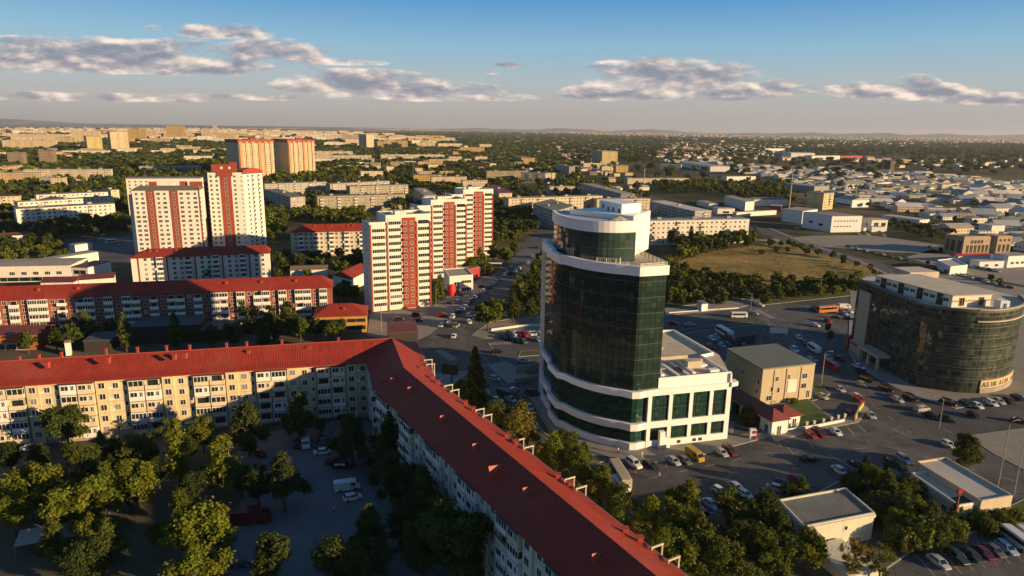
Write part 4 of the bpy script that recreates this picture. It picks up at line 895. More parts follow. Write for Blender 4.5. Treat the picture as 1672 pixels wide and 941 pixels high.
    # curved red roof of the sunlit corner
    b = MB(); pts = []
    for i in range(9): t = i/8; pts.append((20.8+10.5*t, -.4+12.6*t, H4+2.6*math.sin(math.pi*(0.15+.75*t))**1.0))
    for i in range(8):
        a, c = pts[i], pts[i+1]; pa, pc = P4(a[0], a[1]), P4(c[0], c[1]); qa, qc = P4(a[0]-5, a[1]+4), P4(c[0]-5, c[1]+4)
        b.face([(*pa, H4-1), (*pc, H4-1), (*pc, c[2]), (*pa, a[2])]); b.face([(*pa, a[2]), (*pc, c[2]), (*qc, c[2]), (*qa, a[2])]); b.face([(*qa, a[2]), (*qc, c[2]), (*qc, H4-1), (*qa, H4-1)])
    part('curved_red_roof', b, M_BRICK, r4)
    b = MB(); b.prism([P4(.6, .6), P4(20.6, .6), P4(30, 12), P4(25.5, 21.5), P4(.6, 21.5)], H4+.01, H4+.5); part('roof', b, M_GREYR, r4)
    wr2 = win_mesh(1.7, 1.7, frame=M_WHITE); ws = win_mesh(.8, 1.0, mull=0)
    e = [P4(21, 0), P4(31, 12)]
    for k in range(17):
        z = 1.0+k*2.78
        for s in (1.8, 5.0): item(r4, 'window', wn1, *P4(s, 0), z, ang)
        item(r4, 'window', wr2, *P4(10.4, -.3), z, ang); item(r4, 'window', wn1, *P4(15.6, 0), z, ang); item(r4, 'window', ws, *P4(19.6, 0), z, ang)
        x, y, a = at(e, 3.5); item(r4, 'window', wn1, x, y, z, a)
        x, y, a = at(e, 7.5); item(r4, 'balcony', bm, x, y, z-.8, a, bs); x, y, a = at(e, 12.5); item(r4, 'balcony', bm, x, y, z-.8, a, bs)
        item(r4, 'balcony', bm, *P4(0, 5), z-.8, ang-math.pi/2, bs)
    flush(r4)
pinks()
# ---------------- generic blocks ----------------
def wallwin(name, base, cw=3.1, chh=2.85, wcol=(0.05, 0.05, 0.05), bal=0.35):
    # wall of a far block: its windows are a pixel or two
    if name in MATS: return MATS[name]
    m = bpy.data.materials.new(name); m.use_nodes = True; t = m.node_tree; t.nodes.clear(); q = NT(t)
    uv = q.n('ShaderNodeSeparateXYZ', {0: q.n('ShaderNodeTexCoord').outputs['UV']}).outputs
    u = q.m('DIVIDE', uv[0], cw); v = q.m('DIVIDE', q.m('SUBTRACT', uv[1], .6), chh); fu = q.m('FRACT', u); fv = q.m('FRACT', v)
    cell = q.n('ShaderNodeCombineXYZ', {0: q.m('FLOOR', u), 1: q.m('FLOOR', v)}).outputs[0]; ccol = q.n('ShaderNodeCombineXYZ', {0: q.m('FLOOR', u), 1: 7.0}).outputs[0]
    r1 = q.n('ShaderNodeTexWhiteNoise', {'Vector': cell}).outputs[0]; r2 = q.n('ShaderNodeTexWhiteNoise', {'Vector': ccol}).outputs[0]
    wx = q.m('LESS_THAN', q.m('ABSOLUTE', q.m('SUBTRACT', fu, .5)), .24); wy = q.m('LESS_THAN', q.m('ABSOLUTE', q.m('SUBTRACT', fv, .56)), .26)
    win = q.m('MULTIPLY', q.m('MULTIPLY', wx, wy), q.m('GREATER_THAN', uv[1], .5))
    nz = q.n('ShaderNodeTexNoise', {'Vector': q.n('ShaderNodeTexCoord').outputs['Object'], 'Scale': .12, 'Detail': 5.0}).outputs[0]
    k = q.m('ADD', .82, q.m('MULTIPLY', nz, .36)); vm = q.n('ShaderNodeVectorMath', {0: base}, operation='SCALE'); t.links.new(k, vm.inputs['Scale'])
    c = q.mix(q.m('MULTIPLY', q.m('LESS_THAN', r2, bal), .35), vm.outputs[0], tuple(x*.55 for x in base))
    seam = q.m('LESS_THAN', fv, .05); c = q.mix(q.m('MULTIPLY', seam, .3), c, tuple(x*.5 for x in base))
    c = q.mix(q.m('MULTIPLY', win, q.m('ADD', .55, q.m('MULTIPLY', r1, .45))), c, wcol)
    rr = q.m('SUBTRACT', .9, q.m('MULTIPLY', win, .6))
    bs = q.n('ShaderNodeBsdfPrincipled', {'Base Color': c, 'Roughness': rr}); t.links.new(bs.outputs[0], q.n('ShaderNodeOutputMaterial').inputs[0]); MATS[name] = m; return m
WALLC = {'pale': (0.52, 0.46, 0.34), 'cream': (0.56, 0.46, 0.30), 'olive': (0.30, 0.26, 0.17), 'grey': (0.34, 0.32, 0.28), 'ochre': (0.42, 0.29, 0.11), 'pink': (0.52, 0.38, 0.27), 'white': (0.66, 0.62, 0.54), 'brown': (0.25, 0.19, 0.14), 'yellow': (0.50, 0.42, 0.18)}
ROOFM = {'grey': M_GREYR, 'pale': M_PALER, 'blue': M_BLUER, 'red': mat('faded red roof', (0.30, 0.06, 0.045), 0.7, .25, .2), 'maroon': M_MAROON, 'white': mat('dusty white roof', (0.52, 0.50, 0.46), 0.8, .2, .1)}
def rect_pts(A, B, depth):
    A, B = V2(A), V2(B); u = (B-A).normalized(); n = Vector((-u.y, u.x)); return A, B, u, n, [tuple(A), tuple(B), tuple(B+n*depth), tuple(A+n*depth)]
ROOFGEAR = random.Random(11)
def block(label, pts, h, depth=12.0, wall='pale', roof='grey', near=False, name='apartment_block', cat='apartment block', group=None, floors=None, sp=3.4, fill=1.0, red=False, extra=None, plain=False, endwin=False, z0=0.0, P0=None):
    # pts: two or three photo points of the top edge at height h (far left corner, near corner, right corner)
    Q = [V2(G(*p, h)) for p in pts]; far = Q[-2].length > 520 and not near
    if far:
        # far away a pixel is many metres: keep the streets' own directions
        A = Q[-2]; rB = Q[-1].x/Q[-1].y; u = Vector((.8, .6)) if (len(pts) == 3 and A.x/A.y < -.12) else Vector((.968, .25)); n = Vector((-u.y, u.x)); s_ = (rB*A.y-A.x)/(u.x-rB*u.y); B = A+u*s_
        if len(pts) == 3: r0 = Q[0].x/Q[0].y; t_ = (r0*A.y-A.x)/(n.x-r0*n.y); depth = min(max(t_, 8), 70)
        poly = [tuple(A), tuple(B), tuple(B+n*depth), tuple(A+n*depth)]
    elif len(pts) == 3:
        P_, A, B = Q; e = P_-A; poly = [tuple(A), tuple(B), tuple(B+e), tuple(P_)]
        u = (B-A).normalized(); depth = e.length
    else:
        A, B = [V2(G(*p, h)) for p in pts]; A, B, u, n, poly = rect_pts(A, B, depth)
    FOOT.append(poly); r = thing(name, label, cat, (A.x, A.y, 0), group)
    W_ = (B-A).length; wm = (mat(wall+' wall', WALLC[wall], .9, .25, .15, streak=.4) if (near or plain) else wallwin(wall+' far wall', WALLC[wall]))
    b = MB(); b.prism(poly, 0, h); part('wall', b, wm, r)
    c = sum((V2(p) for p in poly), Vector((0, 0)))/4
    b = MB(); pp = [tuple(c+(V2(p)-c)*1.0+(V2(p)-c).normalized()*.35) for p in poly]; b.prism(pp, h+.004, h+.45); ro = part('roof', b, ROOFM[roof], r)
    rr = random.Random(int(abs(A.x)*13+A.y))
    e2 = V2(poly[3])-V2(poly[0]); e2n = e2.normalized()
    if not plain and h > 8:
        for k in range(max(1, int(W_/22))):
            s = W_*(k+.5)/max(1, int(W_/22)); p = A+u*s+e2*.5; b = MB(); w_ = 1.6; b.prism([tuple(p-u*w_-e2n*1.2), tuple(p+u*w_-e2n*1.2), tuple(p+u*w_+e2n*1.2), tuple(p-u*w_+e2n*1.2)], h+.455, h+1.9); part('roof_hut', b, wm if not near else ROOFM['pale'], r)
    if near:
        fl = floors or max(1, int(round((h-.8)/2.9))); fh = (h-.9)/fl; ang = math.atan2(u.y, u.x)
        wA = simple_win(1.5, 1.35); wB = simple_win(1.1, 1.3); wC = simple_win(1.5, 1.35, M_CURT); bm, bs = balcony_mesh('open', 2.9, .9, panel=M_CREAMB); bc, bcs = balcony_mesh('closed', 2.9, .9, panel=M_CREAMB)
        n_ = max(1, int((W_-1.5)/sp)); off = (W_-(n_-1)*sp)/2
        for i in range(n_):
            t = (i*7+int(A.x)) % 5; kind = 'bal' if (t == 2 and fill > .5 and not plain) else 'win'
            for k in range(fl):
                s = off+i*sp; z = .9+k*fh+.8; p = A+u*s
                if rr.random() > fill: continue
                if kind == 'win': item(r, 'window', wC if rr.random() < .15 else (wA if t % 2 else wB), p.x, p.y, z, ang)
                elif k > 0: q = (bc, bcs) if rr.random() < .5 else (bm, bs); item(r, 'balcony', q[0], p.x, p.y, z-.8, ang, q[1])
        if len(pts) == 3 or endwin:
            P_ = V2(poly[3]); e = P_-A; D_ = e.length; en = e.normalized(); a2 = math.atan2(-en.y, -en.x); m_ = max(1, int((D_-1.5)/sp)); 
            for i in range(m_):
                for k in range(fl):
                    s = (i+.5)*D_/m_; p = A+en*s
                    if rr.random() > .9: continue
                    if (i % 4 == 2) and k > 0 and not plain: item(r, 'balcony', bm, p.x, p.y, .9+k*fh, a2, bs)
                    else: item(r, 'window', wA, p.x, p.y, .9+k*fh+.8, a2)
        flush(r)
        b = MB()
        if not plain:
            for k in range(1, fl): z = .9+k*fh; band(b, [tuple(A+u*.1), tuple(B-u*.1)], .03, 0, z-.05, z+.05)
            part('floor_seam', b, M_CONC, r)
    return r
def gable(label, A, B, depth, ze, zr, wall, roofm, hipL=4.0, hipR=4.0, floors=5, sp=3.3, pat='wbw', name='apartment_block', cat='apartment block', bpan=None, group=None, over=.6, trims=None, first=1.2, vents=(), frame=None):
    A, B, u, n, poly = rect_pts(A, B, depth); W_ = (B-A).length; ang = math.atan2(u.y, u.x)
    FOOT.append(poly); r = thing(name, label, cat, (A.x, A.y, 0), group); P = lambda s, t: tuple(A+u*s+n*t)
    b = MB(); b.prism(poly, 0, ze); part('wall', b, wall, r)
    o = over; e = [(*P(-o, -o), ze), (*P(W_+o, -o), ze), (*P(W_+o, depth+o), ze), (*P(-o, depth+o), ze)]; r0 = (*P(hipL, depth/2), zr); r1 = (*P(W_-hipR, depth/2), zr); sl = math.hypot(depth/2+o, zr-ze)
    b = MB(); b.face([e[0], e[1], r1, r0], 0, [(-o, 0), (W_+o, 0), (W_-hipR, sl), (hipL, sl)]); b.face([e[2], e[3], r0, r1], 0, [(-o, 0), (W_+o, 0), (W_-hipR, sl), (hipL, sl)])
    b.face([e[1], e[2], r1], 0, [(0, 0), (depth, 0), (depth/2, sl)]); b.face([e[3], e[0], r0], 0, [(0, 0), (depth, 0), (depth/2, sl)]); b.prism([P(-o, -o), P(W_+o, -o), P(W_+o, depth+o), P(-o, depth+o)], ze-.28, ze-.01)
    ro = part('roof', b, roofm, r)
    for (s, t) in vents:
        z = ze+(zr-ze)*min(t, depth-t)/(depth/2); x, y = P(s, t); b = MB(); b.box(x-.45, x+.45, y-.45, y+.45, z-.2, z+1.0); part('chimney', b, M_REDP, ro)
    rr = random.Random(int(W_*9)); fh = (ze-first-.2)/floors
    wA = win_mesh(1.5, 1.4, frame=frame); wB = win_mesh(1.3, 1.3, M_CURT); bps = [balcony_mesh(k, 3.0, 1.1, panel=bpan or M_WHITE) for k in ('open', 'closed', 'closed2')]
    n_ = int((W_-2)/sp); off = (W_-(n_-1)*sp)/2; T = trims or []
    for i in range(n_):
        k_ = pat[i % len(pat)]; s = off+i*sp
        for k in range(floors):
            z = first+k*fh
            if k_ == 'w': item(r, 'window', wA if rr.random() < .8 else wB, *P(s, 0), z+.85, ang)
            elif k_ == 'b': q = bps[rr.randrange(3)] if k_ == 'b' else None; item(r, 'balcony', q[0], *P(s, 0), z, ang, q[1])
            elif k_ == 'r': pass
        if k_ == 'r': b = MB(); b.prism([P(s-sp*.42, -.2), P(s+sp*.42, -.2), P(s+sp*.42, -.01), P(s-sp*.42, -.01)], 0, ze-.3); part('red_panel', b, M_BRICK, r); [item(r, 'window', wA, *P(s, -.2), first+k*fh+.85, ang) for k in range(floors)]
        if k_ == 't': b = MB(); b.prism([P(s-.3, -.25), P(s+.3, -.25), P(s+.3, -.01), P(s-.3, -.01)], 0, ze-.3); part('red_pilaster', b, M_BRICK, r)
    flush(r); return r
# second red roofed block, behind the near one
A = V2(G(-110, 494, 15)); B = V2(G(541, 469, 15))
gable('long low block with brick red walls and white balconies under a red roof, second row', A, B, 13, 15, 18.6, mat('red brick wall', (0.26, 0.075, 0.05), .9, .3, .3, streak=.4), M_RED, 1, 4, 5, 3.1, 'bwbwb', bpan=M_WHITE, vents=[(s, t) for s in range(6, 128, 13) for t in (3.5, 9.5)][:20])
A = V2(G(213, 421.5, 13.6)); B = V2(G(439, 413, 13.6))
gable('white block with red trims and red hipped roof in front of the striped towers', A, B, 13, 13.6, 16.8, M_PINKW, M_RED, 7, 2, 5, 3.2, 'twwbtwwb', bpan=M_WHITE, vents=[(8, 4), (11, 4), (20, 4), (34, 4), (38, 4), (50, 4)])
A = V2(G(474, 379.5, 15)); B = V2(G(606, 376.5, 15))
gable('cream five storey block with a dark red hipped roof behind the nearest high rise', A, B, 13, 15, 18.8, mat('warm cream wall', (0.55, 0.48, 0.35), .9, .2, .2, streak=.4), M_RED, 8, 4, 5, 3.0, 'wbwwbw', vents=[(14, 4), (22, 4), (24, 4), (34, 4), (37, 4)])
# panel blocks: near and middle distance
N = True
block('long pale five storey block left of the striped towers', [(25.5, 342), (187, 333)], 15, 12, 'white', 'grey', N)
block('pale block in the row just behind, its upper floor showing', [(28.7, 331), (185, 322)], 15, 11, 'white', 'pale', N, floors=5)
block('third pale row with a grey roof, behind two others on the left', [(59, 319), (176, 314)], 15, 12, 'white', 'grey', N)
block('short pale block end beside the striped towers', [(180.7, 311), (194, 310)], 15, 16, 'cream', 'grey', N)
block('cream block under a maroon roof at the left edge', [(-60, 323), (30.6, 320.6)], 14, 13, 'cream', 'maroon', N)
block('long olive panel block standing square on among trees', [(518, 321.5), (661.5, 317.7)], 15, 12, 'olive', 'grey', N, sp=3.1)
block('olive grey block behind the long olive one', [(571, 305), (666.5, 302)], 15, 12, 'olive', 'grey', N)
block('grey panel block partly hidden, third row behind the olive block', [(539, 301), (636, 296)], 15, 10, 'grey', 'grey', N)
block('low grey brown panel block behind the crowned tower', [(432, 301), (533, 297.5)], 15, 12, 'grey', 'grey', N)
block('end on grey block with a sunlit narrow end left of the olive block', [(432, 310), (474, 323), (498, 321.5)], 15, wall='grey', roof='grey', near=N)
block('dark end on block with a pale gable just left of the middle high rise', [(676, 308), (693, 320), (713, 319.5)], 15, wall='grey', roof='pale', near=N)
block('long cream block behind the dark grove left of the glass tower', [(830.6, 325), (984, 320.5)], 15, 12, 'cream', 'pale', N)
block('grey end on block touching the left side of the glass tower', [(870.4, 333), (906, 346), (936, 337)], 15, wall='grey', roof='grey', near=N)
block('reddish roofed end on block behind the farthest high rise', [(795.5, 303), (815, 316), (836, 315.5)], 12, wall='cream', roof='maroon', near=N)
block('pale block beyond the glass tower penthouse', [(975, 326), (1061.7, 325)], 13, 12, 'cream', 'pale', N)
block('end on panel block in four steps behind the tower roof', [(948.5, 300), (1014, 317), (1037, 317.3)], 15, wall='grey', roof='pale', near=N)
block('end on grey block right behind the glass tower with two sunlit ends', [(1062, 329), (1135, 346), (1161.6, 345)], 14, wall='grey', roof='white', near=N)
block('long cream white five storey block facing the dry field', [(1052, 361.5), (1223.8, 358.4)], 17, 12, 'white', 'blue', N, sp=3.7, floors=5)
block('square grey block with an olive side on the far side of the railway', [(850.5, 282), (890.4, 283.2), (907, 282.7)], 15, wall='grey', roof='grey', near=N)
block('four storey block with a sunlit yellow end beside the thin mast', [(1318, 313.5), (1345.6, 316.5), (1362, 315)], 17, wall='yellow', roof='grey', near=N)
# far blocks
Fa = [('wide nine storey cream slab at the left edge, nearest of its row', [(2.5, 229), (90, 229)], 27, 14, 'cream', 'grey'),
 ('pale slab just behind the wide cream slab', [(16.6, 222.5), (98.8, 224)], 24, 12, 'cream', 'pale'), ('long pale slab at the back left near the horizon', [(25.5, 219.8), (102, 219.8)], 24, 12, 'pale', 'pale'),
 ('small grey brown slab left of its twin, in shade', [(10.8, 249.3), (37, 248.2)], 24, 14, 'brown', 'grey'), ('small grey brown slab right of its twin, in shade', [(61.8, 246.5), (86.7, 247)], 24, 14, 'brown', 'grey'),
 ('tall cream slab with a red shaded end', [(115.4, 214.2), (163, 215)], 45, 14, 'cream', 'red'), ('bright pale tower in front of the red ended slab', [(136.4, 222.5), (140.5, 223), (165.8, 222.3)], 41, 14, 'yellow', 'grey'),
 ('cream tower with vertical window strips', [(175, 214.5), (179, 215.3), (208.5, 215)], 54, 14, 'cream', 'grey'), ('wide ochre brown housing complex', [(208, 210.4), (237, 210.4)], 53, 16, 'ochre', 'grey'),
 ('pinkish block right of the ochre complex', [(237, 214), (255, 214)], 42, 14, 'pink', 'grey'), ('ochre tower on a broad base, rising above the skyline', [(270.8, 206), (300.7, 206)], 64, 14, 'ochre', 'pink' if 0 else 'pale'),
 ('broad ochre base block under the skyline tower', [(270, 217.6), (304.5, 217.6)], 29, 14, 'ochre', 'grey'), ('very long low ochre slab on the left skyline', [(304.5, 217.4), (405, 217.4)], 24, 12, 'ochre', 'pale'),
 ('small pink slab above the long ochre slab', [(328, 211), (344, 211)], 48, 12, 'pink', 'pale'), ('thin pink tower near the left horizon', [(347.3, 204.5), (354, 204.5)], 70, 12, 'pink', 'pale'),
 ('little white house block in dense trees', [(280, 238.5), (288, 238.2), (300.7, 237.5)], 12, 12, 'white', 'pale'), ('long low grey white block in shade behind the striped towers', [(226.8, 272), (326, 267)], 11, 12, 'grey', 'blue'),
 ('long pale five storey block at mid left', [(38, 277), (179, 273.5)], 15, 12, 'pale', 'grey'), ('low pale annex left below the mid left block', [(10, 284), (60, 284)], 10, 12, 'pale', 'pale'),
 ('pale blue low block left of the bright house', [(64, 290), (82, 290.5)], 9, 14, 'grey', 'pale'), ('bright cream house block with grey roof among trees', [(82, 291), (102, 290.7)], 13, 14, 'cream', 'grey'),
 ('low block with a red roof at the left edge of the picture', [(-20, 272), (30, 274)], 9, 12, 'pale', 'maroon'), ('low cream slab behind the twin towers on the left', [(412.7, 215), (455, 215.4)], 30, 12, 'cream', 'red'),
 ('long cream slab on the horizon behind the twin towers', [(455, 214.6), (511, 214.8)], 26, 12, 'cream', 'pale'), ('last part of the horizon slab, right of the twin towers', [(518, 216.5), (539, 216.5)], 20, 12, 'cream', 'pale'),
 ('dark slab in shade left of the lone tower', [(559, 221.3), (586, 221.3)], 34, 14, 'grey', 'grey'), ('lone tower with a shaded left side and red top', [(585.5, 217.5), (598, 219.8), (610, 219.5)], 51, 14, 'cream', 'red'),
 ('stepped pale slab with curved front, right of the twin towers', [(513, 253.8), (606.6, 252.5)], 15, 12, 'pale', 'pale'), ('short pale slab above the stepped one', [(515, 247), (576, 246)], 15, 12, 'pale', 'grey'),
 ('ochre square block, left of a trio', [(616, 230.8), (626, 230.8)], 26, 14, 'ochre', 'pale'), ('ochre square block, middle of a trio', [(640, 230), (650, 230)], 28, 14, 'ochre', 'pale'), ('ochre square block, right of a trio', [(655.5, 230), (665.7, 230)], 29, 14, 'ochre', 'pale'),
 ('very long pale slab behind a row of trees, mid distance', [(621.7, 252.5), (725.6, 251)], 14, 12, 'pale', 'pale'), ('ochre block with a dark left side near the long pale slab', [(734, 248), (739.6, 248.3), (749, 248)], 15, 14, 'ochre', 'grey'),
 ('ochre slab with many windows at mid distance', [(751, 240.8), (791, 241.4)], 18, 12, 'ochre', 'pale'), ('pale slab behind the ochre slab', [(783, 235.7), (802.7, 235.7)], 18, 12, 'cream', 'pale'),
 ('cream house block in trees below the ochre slab', [(776, 256), (795.7, 255.5)], 14, 12, 'cream', 'pale'), ('olive slab left of the red capped shed', [(596, 266), (621.7, 269)], 12, 12, 'olive', 'grey'),
 ('olive slab right of the red capped shed', [(637, 264.4), (660, 264.4)], 14, 12, 'olive', 'grey'), ('low ochre slab above the high rises', [(675.2, 286), (717, 285.4)], 14, 11, 'ochre', 'grey'), ('low cream slab right above the high rises', [(704.6, 289), (762, 287.5)], 14, 11, 'cream', 'grey'),
 ('pale slab directly above the farthest high rise', [(755.6, 295.5), (796.4, 293.9)], 12, 11, 'pale', 'pale'), ('grey slab behind the olive blocks, left part', [(596, 297), (635, 296.3)], 13, 11, 'olive', 'grey'),
 ('long olive slab above the avenue', [(794.7, 280.3), (862.5, 278.7)], 15, 12, 'olive', 'pale'), ('dark block with a sunlit ochre side, upper centre', [(825.8, 256.4), (851, 258), (873.6, 257.5)], 15, 14, 'ochre', 'grey'),
 ('yellow nine storey block with a grey shaded side', [(963.7, 246), (983.6, 247.5), (1009, 247.5)], 28, 14, 'yellow', 'pale'), ('grey block with a red end wall left of the yellow block', [(896.7, 268.3), (929.4, 272.4), (939, 272)], 16, 14, 'grey', 'grey'),
 ('low cream row below the yellow block', [(953, 267), (981, 267)], 10, 12, 'cream', 'pale'), ('cream row right below the yellow block', [(983, 272), (1001, 272)], 12, 12, 'cream', 'grey'), ('terraced cream slab left of the dark poplars', [(1006, 271), (1026, 271)], 12, 12, 'ochre', 'pale'),
 ('small pale school block left of the stepped block', [(898, 305.5), (939, 306)], 9, 12, 'pale', 'pale'), ('long low pale school with two wings', [(1025, 292), (1124.7, 292.5)], 8, 13, 'pale', 'pale')]
for lab, pts, h, d, wl, rf in Fa: block(lab, pts, h, d, wl, rf)
# twin towers
def twin(p0, p1, p2, label):
    r = block(label, [p0, p1, p2], 55, wall='cream', roof='red', name='high_rise', cat='high rise', group='twin red capped towers'); fp = FOOT[-1]; A = V2(fp[0]); B = V2(fp[1]); C_ = V2(fp[3]); u = (B-A).normalized(); e = (C_-A).normalized(); W_ = (B-A).length; n = Vector((u.y, -u.x))
    for i, s in enumerate([.02, .2, .38, .56, .74, .9]):
        p = A+u*W_*s; b = MB(); b.prism([tuple(p), tuple(p+u*W_*.07), tuple(p+u*W_*.07+n*1.2), tuple(p+n*1.2)], 0, 53); part('balcony_column', b, mat('orange pier', (0.46, 0.24, 0.10), .8) if i in (0, 3) else wallwin('cream far wall', WALLC['cream']), r)
    b = MB(); c = [tuple(A-u*1-e*1), tuple(B+u*1-e*1), tuple(B+u*1+e*((C_-A).length+1)), tuple(C_-u*1+e*1)]; b.prism(c, 51.5, 55.8); part('red_cornice', b, mat('dull red cornice', (0.30, 0.06, 0.04), .8), r)
    q = A+u*W_*.35+e*4; b = MB(); b.prism([tuple(q), tuple(q+u*9), tuple(q+u*9+e*6), tuple(q+e*6)], 55.8, 59); part('roof_hut', b, M_BRICK, r)
twin((362.6, 226.8), (388.7, 229.5), (446, 231), 'left one of the twin cream towers with red cornices')
twin((446.5, 226), (469.5, 229), (512.8, 227.9), 'right one of the twin cream towers with red cornices')
# ---------------- smaller buildings ----------------
def shed(label, pts, h, depth=12, wall=None, roof=None, name='low_building', cat='building', wins=(), wm=None, par=.0, roofcol=None, group=None, rise=0.0):
    # low building whose top corners are given; wins: (edge 0 front / 1 left side, fraction, z)
    if len(pts) == 3:
        P_, A, B = [V2(G(*p, h)) for p in pts]; e = P_-A
    elif len(pts) == 4: P_, A, B, Q_ = [V2(G(*p, h)) for p in pts]; e = P_-A
    else: A, B = [V2(G(*p, h)) for p in pts]; u = (B-A).normalized(); e = Vector((-u.y, u.x))*depth
    poly = [tuple(A), tuple(B), tuple(B+e), tuple(A+e)]; FOOT.append(poly); r = thing(name, label, cat, (A.x, A.y, 0), group)
    b = MB(); b.prism(poly, 0, h); part('wall', b, wall or M_WHITE, r)
    c = sum((V2(p) for p in poly), Vector((0, 0)))/4; f = lambda k: [tuple(c+(V2(p)-c)+(V2(p)-c).normalized()*k) for p in poly]
    if rise:
        o = f(.4); m0 = (V2(o[0])+V2(o[3]))/2; m1 = (V2(o[1])+V2(o[2]))/2; L = (m1-m0).length; b = MB()
        b.face([(*o[0], h+.01), (*o[1], h+.01), (*m1, h+rise), (*m0, h+rise)], 0, [(0, 0), (L, 0), (L, 4), (0, 4)]); b.face([(*o[2], h+.01), (*o[3], h+.01), (*m0, h+rise), (*m1, h+rise)], 0, [(0, 0), (L, 0), (L, 4), (0, 4)])
        b.face([(*o[1], h+.01), (*o[2], h+.01), (*m1, h+rise)], 0, [(0, 0)]*3); b.face([(*o[3], h+.01), (*o[0], h+.01), (*m0, h+rise)], 0, [(0, 0)]*3)
    else:
        b = MB(); o = f(-.3 if par else .25); b.prism(o, h+.004, h+(.12 if par else .3))
    part('roof', b, roof or M_GREYR, r)
    if par:
        b = MB()
        for i in range(4): band(b, [poly[i], poly[(i+1) % 4]], .05, .28, h-.02, h+par)
        part('parapet', b, wall or M_WHITE, r)
    for (ed, fr, z, m_) in wins:
        a, c2 = (A, B) if ed == 0 else (A+e, A) ; u = (c2-a); p = a+u*fr; item(r, 'window', m_, p.x, p.y, z, math.atan2(u.y, u.x))
    flush(r); return r, A, B, e
w_s = win_mesh(1.3, 1.5); w_t = win_mesh(1.0, 1.6, mull=0); w_door = simple_win(1.2, 2.3); w_wide = win_mesh(2.6, 1.6, mull=2); w_lo = simple_win(2.4, 1.2); w_gar = simple_win(3.0, 3.2, M_DARK, M_CONC); w_ban = simple_win(6.5, 2.0, M_DARKG)
M_BBOX = mat('tan rendered wall', (0.46, 0.38, 0.25), .85, .15, .2, streak=.4); M_GRN = mat('grey green felt roof', (0.13, 0.155, 0.135), .8, .2, .2)
r, A, B, e = shed('tan windowed box building with grey green roof between glass tower and car park', [(1187.8, 570.3), (1246.2, 604.3), (1331.2, 594.8)], 11, wall=M_BBOX, roof=M_GRN, wins=[(0, .28, 7.0, w_s), (0, .50, 7.2, w_s), (0, .80, 6.9, w_wide), (0, .20, 3.9, w_t), (0, .33, 3.4, w_t), (0, .80, 3.8, w_wide), (0, .18, 1.2, w_wide), (0, .92, .6, w_door), (1, .30, 6, w_t), (1, .5, 6, w_t), (1, .9, 3, w_t), (1, .92, 6, w_t)])
u = (B-A).normalized(); n = Vector((u.y, -u.x)); b = MB(); p = A+u*9.2; b.prism([tuple(p), tuple(p+u*3.2), tuple(p+u*3.2+n*.12), tuple(p+n*.12)], 3.0, 7.0); part('blank_panel', b, M_HRW, r)
b = MB(); band(b, [tuple(A+e), tuple(A), tuple(B)], .15, .0, 10.8, 11.35); part('eave', b, M_BBOX, r)
for s in (4.0, 8.4, 13.6): b = MB(); p = A+u*s; b.prism([tuple(p), tuple(p+u*.35), tuple(p+u*.35+n*.2), tuple(p+n*.2)], .2, 10.6); part('pilaster', b, M_BBOX, r)
# gatehouse with two red roofs
M_GR = mat('dark red sheet roof', (0.22, 0.045, 0.035), .65, .2, .3, ribs=.8)
A = V2(G(1259, 712)); B = V2(G(1283, 708)); B2 = V2(G(1200, 655.0, 4)); u = (B-A).normalized(); e = (B2-A); e = Vector((-u.y, u.x))*19.0
r = thing('gatehouse', 'white gatehouse with dark red roof and doors beside the tower yard', 'gatehouse', (A.x, A.y, 0)); P = lambda s, t: tuple(A+u*s+e.normalized()*t)
b = MB(); b.prism([P(0, 0), P(5.2, 0), P(5.2, 19), P(0, 19)], 0.1, 4.3); part('wall', b, M_WHITE, r)
b = MB(); b.face([(*P(-.5, -.5), 4.3), (*P(5.7, -.5), 4.3), (*P(2.6, 3), 6.4)], 0, [(0, 0), (6, 0), (3, 3)]); b.face([(*P(5.7, -.5), 4.3), (*P(5.7, 19.5), 4.3), (*P(2.6, 17), 6.4), (*P(2.6, 3), 6.4)], 0, [(0, 0), (20, 0), (17, 3), (3, 3)]); b.face([(*P(5.7, 19.5), 4.3), (*P(-.5, 19.5), 4.3), (*P(2.6, 17), 6.4)], 0, [(0, 0), (6, 0), (3, 3)]); b.face([(*P(-.5, 19.5), 4.3), (*P(-.5, -.5), 4.3), (*P(2.6, 3), 6.4), (*P(2.6, 17), 6.4)], 0, [(0, 0), (20, 0), (17, 3), (3, 3)]); b.prism([P(-.5, -.5), P(5.7, -.5), P(5.7, 19.5), P(-.5, 19.5)], 4.1, 4.29); part('roof', b, M_GR, r)
ea = math.atan2(-e.y, -e.x); ua = math.atan2(u.y, u.x)
for t, m_ in ((2.0, w_door), (6.2, w_gar), (10.5, w_gar), (14.8, w_gar)): p = P(0, t); item(r, 'door', m_, *p, .15, ea)
item(r, 'door', w_door, *P(2.4, 0), .15, ua); item(r, 'window', w_lo, *P(3.2, 0), 3.0, ua) if 0 else None; flush(r)
b = MB(); b.prism([P(5.3, 2.5), P(11.5, 2.5), P(11.5, 9), P(5.3, 9)], .15, 3.4); part('side_wing', b, M_WHITE, r)
b = MB(); q = [P(5.0, 1.8), P(12.1, 1.8), P(12.1, 9.7), P(5.0, 9.7)]; b.prism(q, 3.41, 3.6); 
for i in range(4): b.face([(*q[i], 3.61), (*q[(i+1) % 4], 3.61), (*P(8.5, 5.8), 5.6)], 0, [(0, 0), (7, 0), (3.5, 4)])
part('side_roof', b, M_GR, r); item(r, 'window', w_s, *P(7.2, 2.5), 1.2, ua); item(r, 'door', w_door, *P(9.6, 2.5), .2, ua); flush(r)
